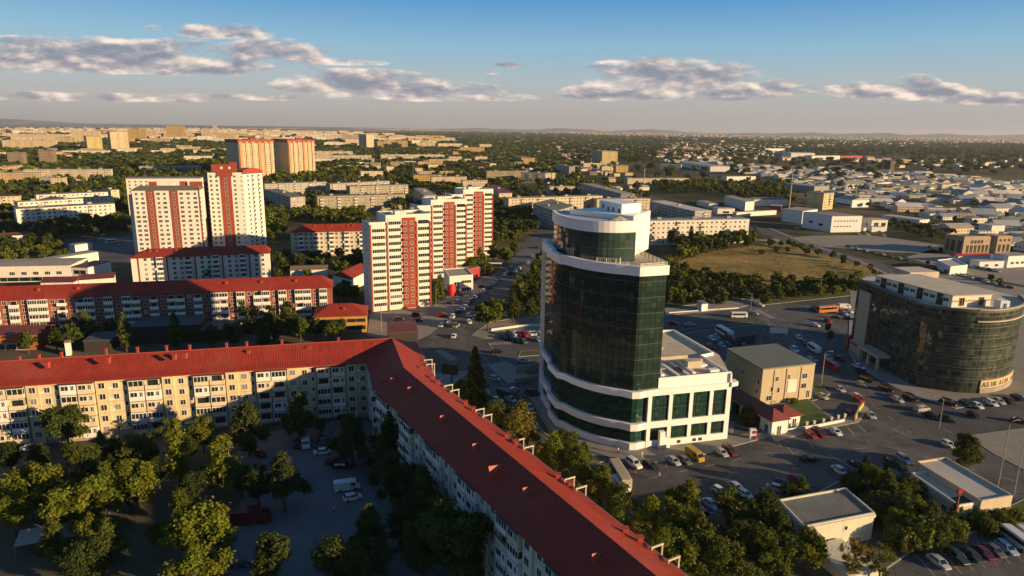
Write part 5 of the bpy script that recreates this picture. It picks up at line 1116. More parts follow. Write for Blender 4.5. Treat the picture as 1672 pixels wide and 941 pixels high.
# two low buildings lower right
M_RIB = mat('ribbed grey roof sheets', (0.17, 0.165, 0.15), .75, .3, .3, ribs=.42); M_OFFW = mat('off white render', (0.56, 0.54, 0.44), .85, .15, .3, streak=.5)
r, A, B, e = shed('low pale hall with ribbed grey roof and white rim among bushes', [(1271.4, 819), (1313, 863), (1428, 840.6)], 5.5, wall=M_OFFW, roof=M_RIB, par=.5, wins=[(0, .60, 3.4, win_mesh(.9, .9, mull=0)), (0, .22, .2, simple_win(3.4, 2.7, mat('shutter', (0.55, 0.55, 0.52), .6), M_WHITE)), (1, .6, 3, w_t)])
b = MB(); band(b, [tuple(A+e), tuple(A), tuple(B)], .35, 0, 5.1, 5.75); part('eave', b, M_OFFW, r)
u = (B-A).normalized(); n = Vector((u.y, -u.x)); b = MB(); p = A+u*1.0+n*.5; b.prism([tuple(p), tuple(p+u*7.5), tuple(p+u*7.5+n*10), tuple(p+n*10)], 0.13, 2.2); b.prism([tuple(p+u*.2+n*.2), tuple(p+u*7.3+n*.2), tuple(p+u*7.3+n*9.8), tuple(p+u*.2+n*9.8)], 2.21, 2.35); part('lean_to', b, M_OFFW, r)
M_WR = mat('grey white flat roof', (0.40, 0.385, 0.35), .85, .2, .15)
r, A, B, e = shed('low sand coloured flat roofed hall with grey white roof at lower right', [(1496, 757), (1602, 822), (1653, 813)], 5.0, wall=mat('sand render', (0.50, 0.42, 0.30), .85, .15, .3, streak=.4), roof=M_WR, par=.6, wins=[(0, .33, 1.6, w_s), (0, .80, 1.6, w_t), (1, .75, 2, w_s), (1, .3, 2, w_s)])
A2 = V2(G(1488, 776, 4.2)); B2 = V2(G(1565, 829, 4.2)); C2 = V2(G(1597, 824, 4.2)); u = (B2-A2); b = MB(); b.prism([tuple(A2), tuple(B2), tuple(C2), tuple(C2-u*1.0)], 0.1, 4.2); part('front_wing', b, mat('sand render', (0.5, .42, .3)), r)
b = MB()
for a, c in ((A2, B2), (B2, C2), (C2-u, A2)): band(b, [tuple(a), tuple(c)], .04, .25, 4.18, 4.8)
part('parapet', b, M_HRW, r); un = u.normalized(); q = B2-un*3.4; v = (C2-B2); b = MB(); b.prism([tuple(q+v*.15), tuple(q+un*2.9+v*.15), tuple(q+un*2.9+v*.9), tuple(q+v*.9)], 4.22, 4.3); part('roof_pit', b, M_DARK, r)
for fr, z in ((.2, 1.6), (.75, 1.4)): p = A2+u*fr; item(r, 'window', w_s, p.x, p.y, z, math.atan2(u.y, u.x))
flush(r)
# ochre cafe, dark kiosk, sheds and garages behind the near block
A = V2(G(513, 517, 7)); B = V2(G(598, 514, 7)); M_OCH = mat('ochre render', (0.42, 0.24, 0.06), .8, .15, .3)
r = gable('ochre two storey building with glass front and red hipped roof by the street corner', A, B, 13, 7, 10.2, M_OCH, M_RED, 6, 6, 1, 9, 'x', name='low_building', cat='building', vents=[(11, 3)])
u = (B-A).normalized(); ang = math.atan2(u.y, u.x); W_ = (B-A).length
for s, z, m_ in ((W_*.29, 1.0, simple_win(W_*.48, 4.6, M_DARKG, M_OCH)), (W_*.80, 4.2, simple_win(W_*.36, 1.3, M_DARKG, M_OCH)), (W_*.80, 1.2, simple_win(W_*.36, 1.5, M_DARKG, M_OCH))): p = A+u*s; item(r, 'window', m_, p.x, p.y, z, ang)
flush(r)
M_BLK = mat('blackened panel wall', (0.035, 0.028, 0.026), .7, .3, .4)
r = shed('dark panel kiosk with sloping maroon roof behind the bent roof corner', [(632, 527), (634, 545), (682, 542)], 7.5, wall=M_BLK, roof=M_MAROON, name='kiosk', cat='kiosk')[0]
shed('orange brick garage with a maroon roof at the left edge', [(-60, 549), (60, 547)], 5.5, 13, mat('orange brick wall', (0.36, 0.13, 0.04), .85, .2, .4), M_MAROON, wins=[(0, .4, .3, w_ban), (0, .7, .3, w_ban)], rise=1.6)
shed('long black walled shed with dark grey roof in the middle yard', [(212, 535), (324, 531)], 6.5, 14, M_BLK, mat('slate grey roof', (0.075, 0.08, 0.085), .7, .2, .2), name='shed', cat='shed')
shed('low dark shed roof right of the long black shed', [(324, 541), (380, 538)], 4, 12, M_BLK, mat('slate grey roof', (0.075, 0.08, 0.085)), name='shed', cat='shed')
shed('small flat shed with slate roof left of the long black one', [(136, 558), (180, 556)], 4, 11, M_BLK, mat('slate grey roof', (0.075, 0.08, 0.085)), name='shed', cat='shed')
shed('tiny pale transformer hut behind the near roof', [(105, 561), (114, 560)], 4.5, 3, M_HRW, M_PALER, name='hut', cat='hut')
shed('white modern hall with wide grey roof at the left edge', [(-80, 437), (114, 433.6)], 8, 21, M_HRW, M_PALER, wins=[(0, .50+.1*k, 3.6, w_wide) for k in range(5)]+[(0, .45+.1*k, .4, w_ban) for k in range(5)], rise=.6)
shed('white shop with maroon roof next to the modern hall', [(171, 421.5), (142, 437.5), (116, 436.5)][::-1][:0] or [(116, 436.5), (143, 437.5)], 7, 17, M_HRW, M_MAROON, wins=[(0, .5, 3.6, w_ban), (0, .4, .4, w_ban)])
shed('low white wall building with flat grey roof behind the modern hall', [(75, 425), (160, 412)], 5, 7, M_HRW, M_PALER)
shed('white lean to shed in the service yard', [(122, 401), (150, 397)], 4, 6, M_WHITE, M_PALER)
shed('maroon hipped roof just behind the second row block, left', [(66, 462), (120, 461)], 5, 12, M_HRW, M_MAROON, rise=1.6)
shed('maroon roof behind the second row block, right of its twin', [(128, 458), (185, 454)], 5, 12, M_HRW, M_MAROON, rise=1.6)
shed('long maroon roof half hidden by dark trees at the left edge', [(-40, 388), (46, 384)], 5, 12, M_HRW, M_MAROON, rise=1.5)
shed('low brown roof building right of the white red trimmed block', [(474, 442), (534, 440)], 5, 13, M_HRW, mat('brown roof', (0.22, 0.15, 0.10), .8), rise=1.0)
r, A, B, e = shed('red roofed hall with sloping sides left of the nearest high rise', [(543, 449), (573, 456.5), (604, 441)], 6, wall=M_HRW, roof=M_RED, rise=2.6)
# shop in front of the middle high rise
r, A, B, e = shed('white and red two storey shop by the street parking', [(724.5, 441), (734, 453), (772.5, 450)], 8.5, wall=M_HRW, roof=M_PALER, par=.5, wins=[(0, .72, 5.1, win_mesh(5, 1.4, mull=3)), (0, .72, 1.2, win_mesh(5, 1.6, mull=3)), (0, .3, .4, simple_win(2.6, 5.5))])
u = (B-A).normalized(); n = Vector((u.y, -u.x)); b = MB(); p = A+u*.5+n*1.3; b.lathe([(1.9, .13), (2.1, 2.2), (1.9, 5.0), (.3, 5.3)], 14, 0, tuple(p)); part('red_entrance_drum', b, mat('bright red panel', (0.50, 0.02, 0.02), .5), r)
shed('dark red roofed annex behind the white and red shop', [(757, 437), (763, 441), (783, 437)], 5.5, wall=mat('deep red wall', (.3, .02, .02), .7), roof=mat('brown roof', (.22, .15, .1)), name='annex')
b = MB(); p = V2(G(808, 441)); r = thing('bus_shelter', 'small white winged canopy by the avenue trees', 'shelter', (p.x, p.y, 0)); b.prism([(p.x-4, p.y-.5), (p.x+4, p.y-.5), (p.x+4, p.y+3), (p.x-4, p.y+3)], 3.6, 3.8); part('canopy', b, M_WHITE, r)
for dx in (-3, 3.4): b = MB(); b.tube([(p.x+dx, p.y+1, 0), (p.x+dx, p.y+1, 3.6)], [.15, .15]); part('post', b, M_WHITE, r)
# right side: warehouse, school, depot
M_WH = mat('white sheet wall', (0.66, 0.65, 0.64), .6, .08, .1, streak=.2)
r, A, B, e = shed('big white warehouse with grey roof and a blank sunlit front', [(1311.8, 346.5), (1358.8, 353.5), (1408.5, 353)], 13, wall=M_WH, roof=mat('grey sheet roof', (0.22, 0.21, 0.20), .7, .1, .1), wins=[(0, .12+.1*k, 8.6, simple_win(1.6, 1.0)) for k in range(8)]+[(0, .12+.1*k, 4.2, simple_win(1.6, 1.0)) for k in range(6)]+[(1, .3, 5, simple_win(4, 2)), (1, .65, 4, simple_win(4, 2))])
shed('white warehouse wing with dark lettering behind the big warehouse', [(1278, 341.5), (1311, 345.5), (1335, 342)], 11, wall=M_WH, roof=M_PALER)
shed('low cream annex right of the white warehouse', [(1409, 356.5), (1423.7, 360), (1450, 359.8)], 9, wall=M_HRW, roof=M_WR, wins=[(0, .3, 4, simple_win(4, 3)), (0, .75, 4, simple_win(4, 3)), (1, .5, 4, simple_win(3, 2))])
shed('small white house in front of the cream annex', [(1424, 371), (1445, 371)], 4, 8, M_WH, M_BLUER)
M_SCH = mat('brown stone wall', (0.33, 0.25, 0.17), .85, .2, .2); w_arch = simple_win(2.2, 5.0, M_DARKG, M_SCH); w_tall = simple_win(2.4, 7.5, M_DARKG, M_SCH)
r, A, B, e = shed('brown stone college with tall arched windows on the right', [(1543.3, 383.8), (1575, 388.2), (1616, 387)], 12, wall=M_SCH, roof=M_GREYR, par=.7, wins=[(0, .18+.155*k, 1.6, w_arch) for k in range(6)]+[(0, .33+.13*k, 7.8, simple_win(1.8, 2.2, M_DARKG, M_SCH)) for k in range(4)]+[(1, .2, 2, w_tall), (1, .48, 2, w_tall), (1, .8, 2, w_tall)])
u = (B-A).normalized(); A3 = V2(G(1630, 386.5, 12)); b = MB(); b.prism([tuple(A3), tuple(A3+u*12), tuple(A3+u*12+e), tuple(A3+e)], 0, 12.3); wg = part('right_wing', b, M_SCH, r); b = MB(); b.prism([tuple(B+u*.05+e*.2), tuple(A3-u*.05+e*.2), tuple(A3-u*.05+e), tuple(B+u*.05+e)], 0, 11.5); part('link_wing', b, M_SCH, r)
for k in range(3): p = A3+u*(2.5+3.6*k); item(r, 'window', w_arch, p.x, p.y, 1.5, math.atan2(u.y, u.x)); item(r, 'window', simple_win(1.8, 1.6, M_DARKG, M_SCH), p.x, p.y, 8.6, math.atan2(u.y, u.x))
flush(r)
shed('low white hall with dark windows at the right edge', [(1622, 414), (1647, 419), (1685, 417)], 7, wall=M_WH, roof=M_PALER, wins=[(0, .2+.22*k, 2, w_wide) for k in range(4)])
shed('pale rendered garage with a sunlit front near the bushes', [(1440, 352), (1502, 360), (1518, 358.5)], 6, wall=M_HRW, roof=M_WR, wins=[(0, .5, 1.5, w_ban)])
shed('cream box building above the brown college', [(1620, 369), (1641.5, 368.5)], 7, 12, M_HRW, M_WR)
shed('low white canopy hall with rounded ends at the fuel station', [(1530, 426), (1552, 437), (1580, 434)], 4.5, wall=M_WH, roof=M_WR, par=.6)
shed('red roofed kiosk behind the fuel station', [(1565, 419), (1618, 417)], 4, 7, M_HRW, mat('bright red sheet', (.42, .03, .03), .6), rise=1.0)
shed('white fuel station shop with dark windows', [(1600, 428), (1640, 427)], 4, 7, M_WH, M_WR, wins=[(0, .3, 1, w_wide), (0, .7, 1, w_wide)])
shed('long pale warehouse with a grey side, upper right of the tower', [(1183, 320.5), (1217.4, 330), (1232, 329)], 9, wall=M_HRW, roof=M_PALER)
shed('long grey roofed hall behind the pale warehouse', [(1232, 326), (1285, 326)], 7, 22, M_HRW, M_GREYR, rise=1.5)
shed('low long cream building beside the far highway', [(1187, 288.8), (1234, 288.3)], 8, 14, M_HRW, M_PALER)
shed('low roadside row left of the pale warehouse', [(1138, 328), (1158, 333)], 4.5, 10, M_HRW, M_PALER); shed('small roadside shops with red fronts', [(1172, 341), (1200, 341)], 5, 12, M_HRW, M_PALER, wins=[(0, .5, .5, w_ban)])
shed('long white wall of a depot beside the boulevard', [(1203, 347.5), (1268, 344)], 4, 5, M_HRW, M_WR); shed('red roofed cabins by the depot wall', [(1258, 336), (1276, 337)], 4.5, 10, mat('deep red wall', (.3, .02, .02)), M_WR)
shed('grey sheds with a row of dark doors near the thin mast', [(1282, 300), (1330, 305)], 9, 26, M_CONC, M_BLUER); shed('arched pale market hall right of the four storey block', [(1363, 323), (1392, 327)], 8, 22, M_WH, M_BLUER, wins=[(0, .2+.2*k, 1, w_ban) for k in range(4)], rise=3)
for lab, pts, h, d, wl, rf, rs in [('huge white hall with red lower walls near the right horizon', [(1292, 250), (1331, 250.5)], 18, 60, M_WH, M_WR, 2), ('long red walled factory beside the huge white hall', [(1326, 254.5), (1372, 254.5)], 12, 30, M_HRW, mat('faded red roof', (.3, .06, .045)), 1), ('white factory far back left of the huge hall', [(1250, 243), (1281, 243)], 12, 30, M_WH, M_WR, 1),
    ('grey hangar left of the huge white hall', [(1264, 249), (1291, 250)], 16, 40, M_CONC, M_GREYR, 2), ('long faded red shed row on the right plain', [(1373, 255), (1408, 254.5)], 8, 30, mat('deep red wall', (.3, .02, .02)), mat('faded red roof', (.3, .06, .045)), 1), ('white works hall with bright roofs beside the highway', [(1112, 264.5), (1160, 272)], 10, 40, M_WH, M_WR, 2),
    ('low blue grey depot left of the works hall', [(1078, 269), (1112, 270)], 8, 30, M_CONC, M_BLUER, 1), ('dark water tank tower on the right plain', [(1455, 262.5), (1462, 262.5)], 24, 16, M_BLK, M_BLK, 0)]:
    shed(lab, pts, h, d, wl, rf, name='factory_hall' if 'tank' not in lab else 'water_tower', cat='hall' if 'tank' not in lab else 'water tower', rise=rs)
p = V2(G(1147, 503)); r = shed('small white hut in the bushes behind the glass tower', [(1138, 492), (1146, 497), (1156, 496)], 3.4, wall=M_WHITE, roof=M_GREYR, name='hut', cat='hut')[0]
# ---------------- trees ----------------
import numpy as np
def leafmat(name, c1, c2):
    m = bpy.data.materials.new(name); m.use_nodes = True; t = m.node_tree; t.nodes.clear(); q = NT(t)
    co = q.n('ShaderNodeTexCoord').outputs['Object']; oi = q.n('ShaderNodeObjectInfo').outputs['Random']
    nz = q.n('ShaderNodeTexNoise', {'Vector': co, 'Scale': .7, 'Detail': 4.0, 'Roughness': .7}).outputs[0]
    f = q.m('ADD', q.m('MULTIPLY', q.m('SUBTRACT', nz, .5), 3.4), q.m('MULTIPLY', oi, 1.0), clamp=True)
    c = q.mix(f, c1, c2)
    bs = q.n('ShaderNodeBsdfPrincipled', {'Base Color': c, 'Roughness': .75, 'Specular IOR Level': .25}); tr = q.n('ShaderNodeBsdfTranslucent', {'Color': q.mix(.5, c, (0.16, 0.15, 0.01))})
    mx = q.n('ShaderNodeMixShader', {0: .28, 1: bs.outputs[0], 2: tr.outputs[0]}); t.links.new(mx.outputs[0], q.n('ShaderNodeOutputMaterial').inputs[0]); return m
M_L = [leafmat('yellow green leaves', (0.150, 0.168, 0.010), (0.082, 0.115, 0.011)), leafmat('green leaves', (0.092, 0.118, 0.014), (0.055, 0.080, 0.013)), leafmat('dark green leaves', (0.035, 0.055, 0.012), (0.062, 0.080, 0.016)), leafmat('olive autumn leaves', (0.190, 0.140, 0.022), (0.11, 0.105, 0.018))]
def leaves(P, Nn, size, r, asp=.7):
    # one bent rhomb per leaf cluster
    n = len(P); rs = np.random.RandomState(r); N_ = Nn+rs.normal(0, .75, (n, 3)); N_ /= np.linalg.norm(N_, axis=1)[:, None]+1e-9
    t = rs.normal(0, 1, (n, 3)); t -= (t*N_).sum(1)[:, None]*N_; t /= np.linalg.norm(t, axis=1)[:, None]+1e-9; b = np.cross(N_, t); s = (size*(.6+.8*rs.rand(n)))[:, None]
    V = np.stack([P-t*s, P-b*s*asp+N_*s*.15, P+t*s, P+b*s*asp+N_*s*.15], 1).reshape(-1, 3); return V
def crownpts(kind, n, seed):
    rs = np.random.RandomState(seed); P = []; Nn = []
    if kind in ('round', 'wide', 'sparse'):
        R = {'round': (2.5, 3.9), 'wide': (3.7, 3.4), 'sparse': (3.0, 3.8)}[kind]; k = {'round': 40, 'wide': 48, 'sparse': 22}[kind]; ph = rs.rand(3)*6.28; L = []
        while len(L) < k:
            d = rs.normal(0, 1, 3); d /= np.linalg.norm(d); rr = rs.rand()**.33*(.86+.26*math.sin(3*math.atan2(d[1], d[0])+ph[0])*math.sin(2.5*d[2]+ph[1])); c = np.array([d[0]*R[0]*rr, d[1]*R[0]*rr, 5.9+d[2]*R[1]*rr])
            if c[2] < 2.6: continue
            L.append((c, rs.uniform(.55, 1.15)*(1.0 if kind != 'sparse' else .8)))
        for c, r_ in L:
            m = int(n/k*(r_**2)/.75); d = rs.normal(0, 1, (m, 3)); d /= np.linalg.norm(d, axis=1)[:, None]; q = rs.rand(m)**.4; q = q*(1+.45*rs.normal(0, 1, m)*(rs.rand(m) < .3))
            P.append(c+(d*q[:, None]*.62+rs.normal(0, .36, (m, 3)))*r_*np.array([1, 1, .85])); Nn.append(d*.8+(c-np.array([0, 0, 5.0]))[None]/6)
    elif kind == 'cone':
        k = 46; L = []; ph = rs.rand(3)*6.28
        while len(L) < k:
            t = rs.rand()**1.25; z = 2.2+7.6*t; a = rs.rand()*6.28; rr = (2.75*(1-t)**.75+.15)*(.55+.5*rs.rand())*(1+.25*math.sin(2*a+ph[0]+t*4)); L.append((np.array([rr*math.cos(a), rr*math.sin(a), z+.25*rr]), rs.uniform(.5, .95)*(1.15-.55*t)))
        for c, r_ in L:
            m = int(n/k*(r_**2)/.42); d = rs.normal(0, 1, (m, 3)); d /= np.linalg.norm(d, axis=1)[:, None]; P.append(c+(d*.45+rs.normal(0, .42, (m, 3)))*r_*np.array([1, 1, 1.15])); Nn.append(d*.7+np.array([c[0]*.4, c[1]*.4, .5])[None])
    elif kind == 'poplar':
        z = 1.6+8.4*rs.rand(n)**.85; tt = (z-1.6)/8.4; r_ = 1.35*np.sin(np.pi*np.clip(tt*.82+.16, 0, 1))**.7; a = rs.rand(n)*6.283; j = .65+.4*np.sin(a*3+z*1.7)+.2*rs.normal(0, 1, n); q = r_*np.clip(j, .15, 1.25)*rs.rand(n)**.4
        P.append(np.stack([q*np.cos(a), q*np.sin(a), z], 1)); Nn.append(np.stack([np.cos(a), np.sin(a), .5+0*a], 1))
    elif kind == 'conifer':
        z = .9+9.1*rs.rand(n)**1.25; r_ = 2.2*(1-(z-.9)/9.2)**.85+.08; tier = .72+.38*np.abs(np.sin(z*2.1)); a = rs.rand(n)*6.283; q = r_*tier*(.75+.35*np.sin(a*5+z*3))*rs.rand(n)**.35
        P.append(np.stack([q*np.cos(a), q*np.sin(a), z-.2*q], 1)); Nn.append(np.stack([np.cos(a), np.sin(a), .4+0*a], 1))
    elif kind == 'bush':
        d = rs.normal(0, 1, (n, 3)); d /= np.linalg.norm(d, axis=1)[:, None]; q = rs.rand(n)**.4; w_ = 1+.25*np.sin(d[:, 0]*5+seed)+.2*np.sin(d[:, 1]*7)
        P.append(np.stack([d[:, 0]*5*q*w_, d[:, 1]*5*q*w_, 4.6+d[:, 2]*4.6*q], 1)); Nn.append(d)
    P = np.concatenate(P); Nn = np.concatenate(Nn); P[:, 2] = np.maximum(P[:, 2], .25); return P, Nn
def npmesh(name, V, nf, mats, k=4):
    me = bpy.data.meshes.new(name); me.vertices.add(len(V)); me.vertices.foreach_set('co', V.astype(np.float32).ravel()); me.loops.add(nf*k); me.loops.foreach_set('vertex_index', np.arange(nf*k, dtype=np.int32)); me.polygons.add(nf)
    me.polygons.foreach_set('loop_start', np.arange(0, nf*k, k, dtype=np.int32)); me.polygons.foreach_set('loop_total', np.full(nf, k, dtype=np.int32))
    for m in mats: me.materials.append(m)
    me.update(calc_edges=True); me.validate(); return me
def trunkmesh(kind, seed):
    r = random.Random(seed); b = MB(); th = {'round': 6.5, 'wide': 5.8, 'sparse': 7.5, 'poplar': 9.4, 'conifer': 9.5, 'bush': 1.5, 'cone': 9.0}[kind]; lean = r.uniform(-.3, .3)
    b.tube([(0, 0, -.1), (lean*.3, 0, th*.3), (lean*.7, lean*.3, th*.65), (lean, lean*.4, th)], [.24, .19, .13, .04], 6)
    for i in range({'round': 6, 'wide': 7, 'sparse': 12, 'poplar': 9, 'conifer': 0, 'bush': 3, 'cone': 9}[kind]):
        z = th*r.uniform(.28, .85); a = r.uniform(0, 6.28); L = (r.uniform(1.5, 2.7) if kind != 'poplar' else .8); u = .75 if kind != 'poplar' else 2.0
        b.tube([(lean*z/th, 0, z), (lean*z/th+math.cos(a)*L*.5, math.sin(a)*L*.5, z+L*.5*u), (lean*z/th+math.cos(a)*L, math.sin(a)*L, z+L*u)], [.1, .07, .025], 4)
    return b.mesh('trunk', [M_BARK])
NEAR = {}
for kind, n, size, k in (('round', 7500, .195, 4), ('wide', 9000, .205, 4), ('sparse', 3200, .17, 2), ('poplar', 3400, .17, 2), ('conifer', 6000, .19, 2), ('bush', 2200, .50, 3), ('cone', 7000, .19, 4)):
    NEAR[kind] = []
    for i in range(k):
        P, Nn = crownpts(kind, n, 17*i+len(kind)); V = leaves(P, Nn, size, i+5); NEAR[kind].append((npmesh('crown', V, len(V)//4, [M_L[1]]), trunkmesh(kind, i)))
MID = {}
for kind, n, size, k in (('round', 1500, .40, 4), ('wide', 1700, .43, 3), ('poplar', 420, .46, 2), ('conifer', 520, .5, 1), ('sparse', 420, .42, 1), ('bush', 500, .9, 2), ('cone', 1300, .38, 3)):
    MID[kind] = []
    for i in range(k):
        P, Nn = crownpts(kind, n, 31*i+len(kind)+3); V = leaves(P, Nn, size, i+9); MID[kind].append((npmesh('crown', V, len(V)//4, [M_L[1]]), NEAR[kind][0][1]))
TREES = 0
def tree(x, y, h, kind, hue, label, group=None, z=0.0, wide=1.0):
    global TREES
    TREES += 1; d = math.hypot(x, y); lib = (NEAR if d < 215 else MID)[kind]; cm, tm = lib[rng.randrange(len(lib))]; s = h/10.0
    nm = {'poplar': 'poplar_tree', 'conifer': 'conifer_tree', 'bush': 'shrub'}.get(kind, 'leafy_tree')
    r = link(nm, None, None, (x, y, z), rng.uniform(0, 6.28)); tag(r, label, 'shrub' if kind == 'bush' else 'tree', group)
    sx = s*wide*rng.uniform(.92, 1.1); c = link('crown', cm, r, sc=(sx, s*wide*rng.uniform(.92, 1.1), s)); c.material_slots[0].link = 'OBJECT'; c.material_slots[0].material = M_L[hue]
    if kind != 'bush': link('trunk', tm, r, sc=(s*1.1, s*1.1, s))
    return r
HUE = ['yellow green', 'green', 'dark green', 'olive brown']; KN = {'round': 'round', 'wide': 'broad', 'sparse': 'thin leaved', 'poplar': 'narrow', 'cone': 'cone shaped', 'conifer': 'pointed evergreen', 'bush': 'low bushy'}
def cluster(where, L, noun='tree', group=None):
    # L: (crown centre in the photo, height, kind, hue)
    L = sorted(L, key=lambda t: t[0]); n = len(L); combos = {}
    for i, (cx, cy, h, kind, hue) in enumerate(L):
        zc = .60*h if kind != 'bush' else .45*h; p = G(cx, cy, zc); o = orderphrase(i, n, noun)
        look = HUE[hue]+' '+KN[kind]
        lab = (look+' '+noun+' '+where) if n == 1 else (look+', '+o+' '+where)
        if len(lab.split()) > 16: lab = KN[kind]+', '+o+' '+where
        tree(p.x, p.y, h*1.08, kind, hue, lab, group or 'trees '+where, wide=1.1)
cluster('in the left corner grove below the cream block', [(15, 742, 8, 'round', 2), (45, 797, 12, 'wide', 0), (20, 838, 9, 'round', 0), (62, 746, 7, 'round', 2), (120, 742, 8, 'round', 1)])
cluster('standing close to the cream block wall', [(107, 692, 12, 'wide', 1), (165, 728, 8, 'poplar', 0), (330, 708, 9, 'round', 0), (404, 696, 13, 'cone', 2), (488, 676, 12, 'cone', 2), (215, 742, 9, 'round', 1), (290, 735, 15, 'poplar', 0)])
cluster('in the upper row of the courtyard grove', [(150, 765, 11, 'cone', 1), (208, 752, 7, 'poplar', 0), (240, 742, 9, 'round', 1), (275, 702, 9, 'sparse', 0), (362, 755, 13, 'cone', 0), (186, 735, 8, 'round', 2)])
cluster('in the middle of the courtyard grove', [(125, 822, 12, 'wide', 0), (172, 798, 11, 'cone', 0), (220, 785, 12, 'wide', 0), (85, 810, 8, 'round', 2), (258, 770, 8, 'round', 2), (310, 795, 8, 'round', 2)])
cluster('in the lowest row of the courtyard grove', [(178, 877, 8, 'cone', 0), (160, 905, 9, 'round', 2), (330, 862, 13, 'wide', 0), (322, 930, 11, 'wide', 0), (120, 925, 8, 'round', 2), (365, 880, 8, 'sparse', 0)])
cluster('between the parked fire red truck and the car park', [(420, 790, 9, 'round', 2), (462, 785, 12, 'cone', 2), (447, 905, 11, 'round', 2), (395, 785, 7, 'round', 2)])
cluster('beside the parked white van', [(574, 714, 12, 'cone', 2), (640, 712, 13, 'round', 2), (625, 745, 9, 'cone', 2), (600, 742, 8, 'sparse', 2)])
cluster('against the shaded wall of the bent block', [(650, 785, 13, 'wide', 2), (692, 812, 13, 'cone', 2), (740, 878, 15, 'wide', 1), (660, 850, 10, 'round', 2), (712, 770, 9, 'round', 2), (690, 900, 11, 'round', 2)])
cluster('at the bottom edge of the car park', [(603, 870, 11, 'cone', 2), (545, 917, 11, 'round', 2), (585, 925, 9, 'cone', 2), (622, 905, 9, 'sparse', 2)])
cluster('between the bent red roof and the glass tower', [(835, 692, 12, 'wide', 3), (862, 700, 9, 'cone', 3), (815, 672, 8, 'round', 1), (905, 738, 10, 'cone', 0), (942, 748, 8, 'round', 1), (880, 745, 8, 'round', 3)])
cluster('on the plaza beside the black billboard', [(776, 612, 17, 'conifer', 2), (755, 635, 5, 'bush', 1)])
cluster('along the street side behind the long red roof', [(982, 783, 7, 'round', 0), (1010, 815, 8, 'round', 1), (1020, 850, 9, 'sparse', 0), (970, 812, 7, 'round', 3), (1000, 845, 6, 'round', 1), (960, 778, 6, 'round', 1)])
cluster('in the front row of the kiosk grove', [(1062, 850, 10, 'cone', 0), (1098, 858, 10, 'wide', 0), (1140, 878, 10, 'cone', 1), (1090, 900, 11, 'wide', 0), (1180, 915, 9, 'wide', 1), (1045, 880, 9, 'sparse', 3), (1120, 915, 9, 'round', 1)])
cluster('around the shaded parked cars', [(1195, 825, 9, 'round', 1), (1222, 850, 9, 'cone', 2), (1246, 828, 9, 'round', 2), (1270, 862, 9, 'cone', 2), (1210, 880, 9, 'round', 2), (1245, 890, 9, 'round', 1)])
cluster('next to the ribbed roof hall', [(1322, 892, 9, 'wide', 0), (1262, 930, 7, 'wide', 1), (1396, 905, 9, 'sparse', 3), (1440, 918, 8, 'sparse', 0), (1310, 795, 4.5, 'cone', 0), (1293, 802, 3.5, 'bush', 1), (1285, 900, 8, 'round', 1)])
cluster('in the strip between low halls, upper side', [(1412, 770, 5, 'round', 2), (1428, 780, 7, 'round', 0), (1448, 795, 8, 'cone', 1), (1395, 790, 5, 'bush', 2), (1470, 805, 6, 'round', 1), (1490, 800, 5, 'bush', 1)])
cluster('in the strip between low halls, middle part', [(1475, 830, 8, 'cone', 1), (1500, 832, 7, 'round', 0), (1520, 845, 7, 'cone', 1), (1442, 820, 6, 'round', 1), (1460, 850, 6, 'round', 0), (1428, 832, 6, 'bush', 2)])
cluster('in the strip between low halls, lower side', [(1485, 860, 6, 'round', 1), (1505, 870, 6, 'bush', 1), (1532, 868, 6, 'round', 1), (1552, 865, 5, 'bush', 0), (1472, 880, 5, 'bush', 1), (1600, 850, 4, 'bush', 1)])
cluster('in front of the sand coloured hall', [(1635, 852, 4, 'bush', 1), (1660, 848, 4, 'bush', 0), (1615, 862, 3.5, 'bush', 1)], 'shrub')
cluster('standing alone above the sand coloured hall', [(1576, 736, 10, 'round', 2)])
cluster('on the corner beside the crossing', [(797, 510, 13, 'wide', 0), (852, 486, 10, 'round', 1), (872, 448, 12, 'poplar', 0), (846, 468, 11, 'cone', 0), (838, 505, 10, 'round', 2), (868, 505, 9, 'round', 2)])
cluster('along the upper avenue by the high rises', [(785, 418, 11, 'cone', 0), (806, 410, 12, 'round', 0), (826, 415, 11, 'wide', 0), (770, 435, 9, 'round', 0), (716, 476, 10, 'round', 0), (840, 405, 9, 'round', 1), (795, 440, 7, 'bush', 1)])
cluster('in front of the second row block, left half', [(140, 530, 11, 'cone', 1), (118, 545, 9, 'round', 1), (203, 540, 13, 'poplar', 1), (52, 515, 7, 'round', 1), (285, 540, 13, 'poplar', 1), (160, 510, 8, 'round', 1)])
cluster('in front of the second row block, right half', [(405, 510, 12, 'sparse', 1), (440, 525, 11, 'round', 2), (470, 515, 12, 'cone', 1), (380, 548, 10, 'round', 2), (430, 550, 9, 'round', 2), (490, 535, 9, 'round', 1), (345, 550, 8, 'round', 2)])
cluster('beside the white red trimmed block', [(340, 444, 8, 'round', 0), (228, 452, 5, 'round', 0), (172, 456, 5, 'wide', 0), (305, 448, 5, 'round', 1)])
cluster('left of the red roofed hall and high rises', [(560, 475, 9, 'round', 0), (580, 478, 8, 'round', 1), (460, 432, 8, 'round', 1), (490, 428, 9, 'round', 2), (588, 425, 8, 'round', 2), (440, 420, 9, 'round', 2)])
cluster('at the edge of the dry field', [(1232, 383, 13, 'poplar', 0), (1222, 395, 9, 'round', 1), (1258, 396, 5, 'bush', 2), (1268, 407, 4, 'bush', 1), (1286, 408, 5, 'round', 2), (1317, 410, 5, 'round', 2), (1244, 412, 3.5, 'bush', 2)])
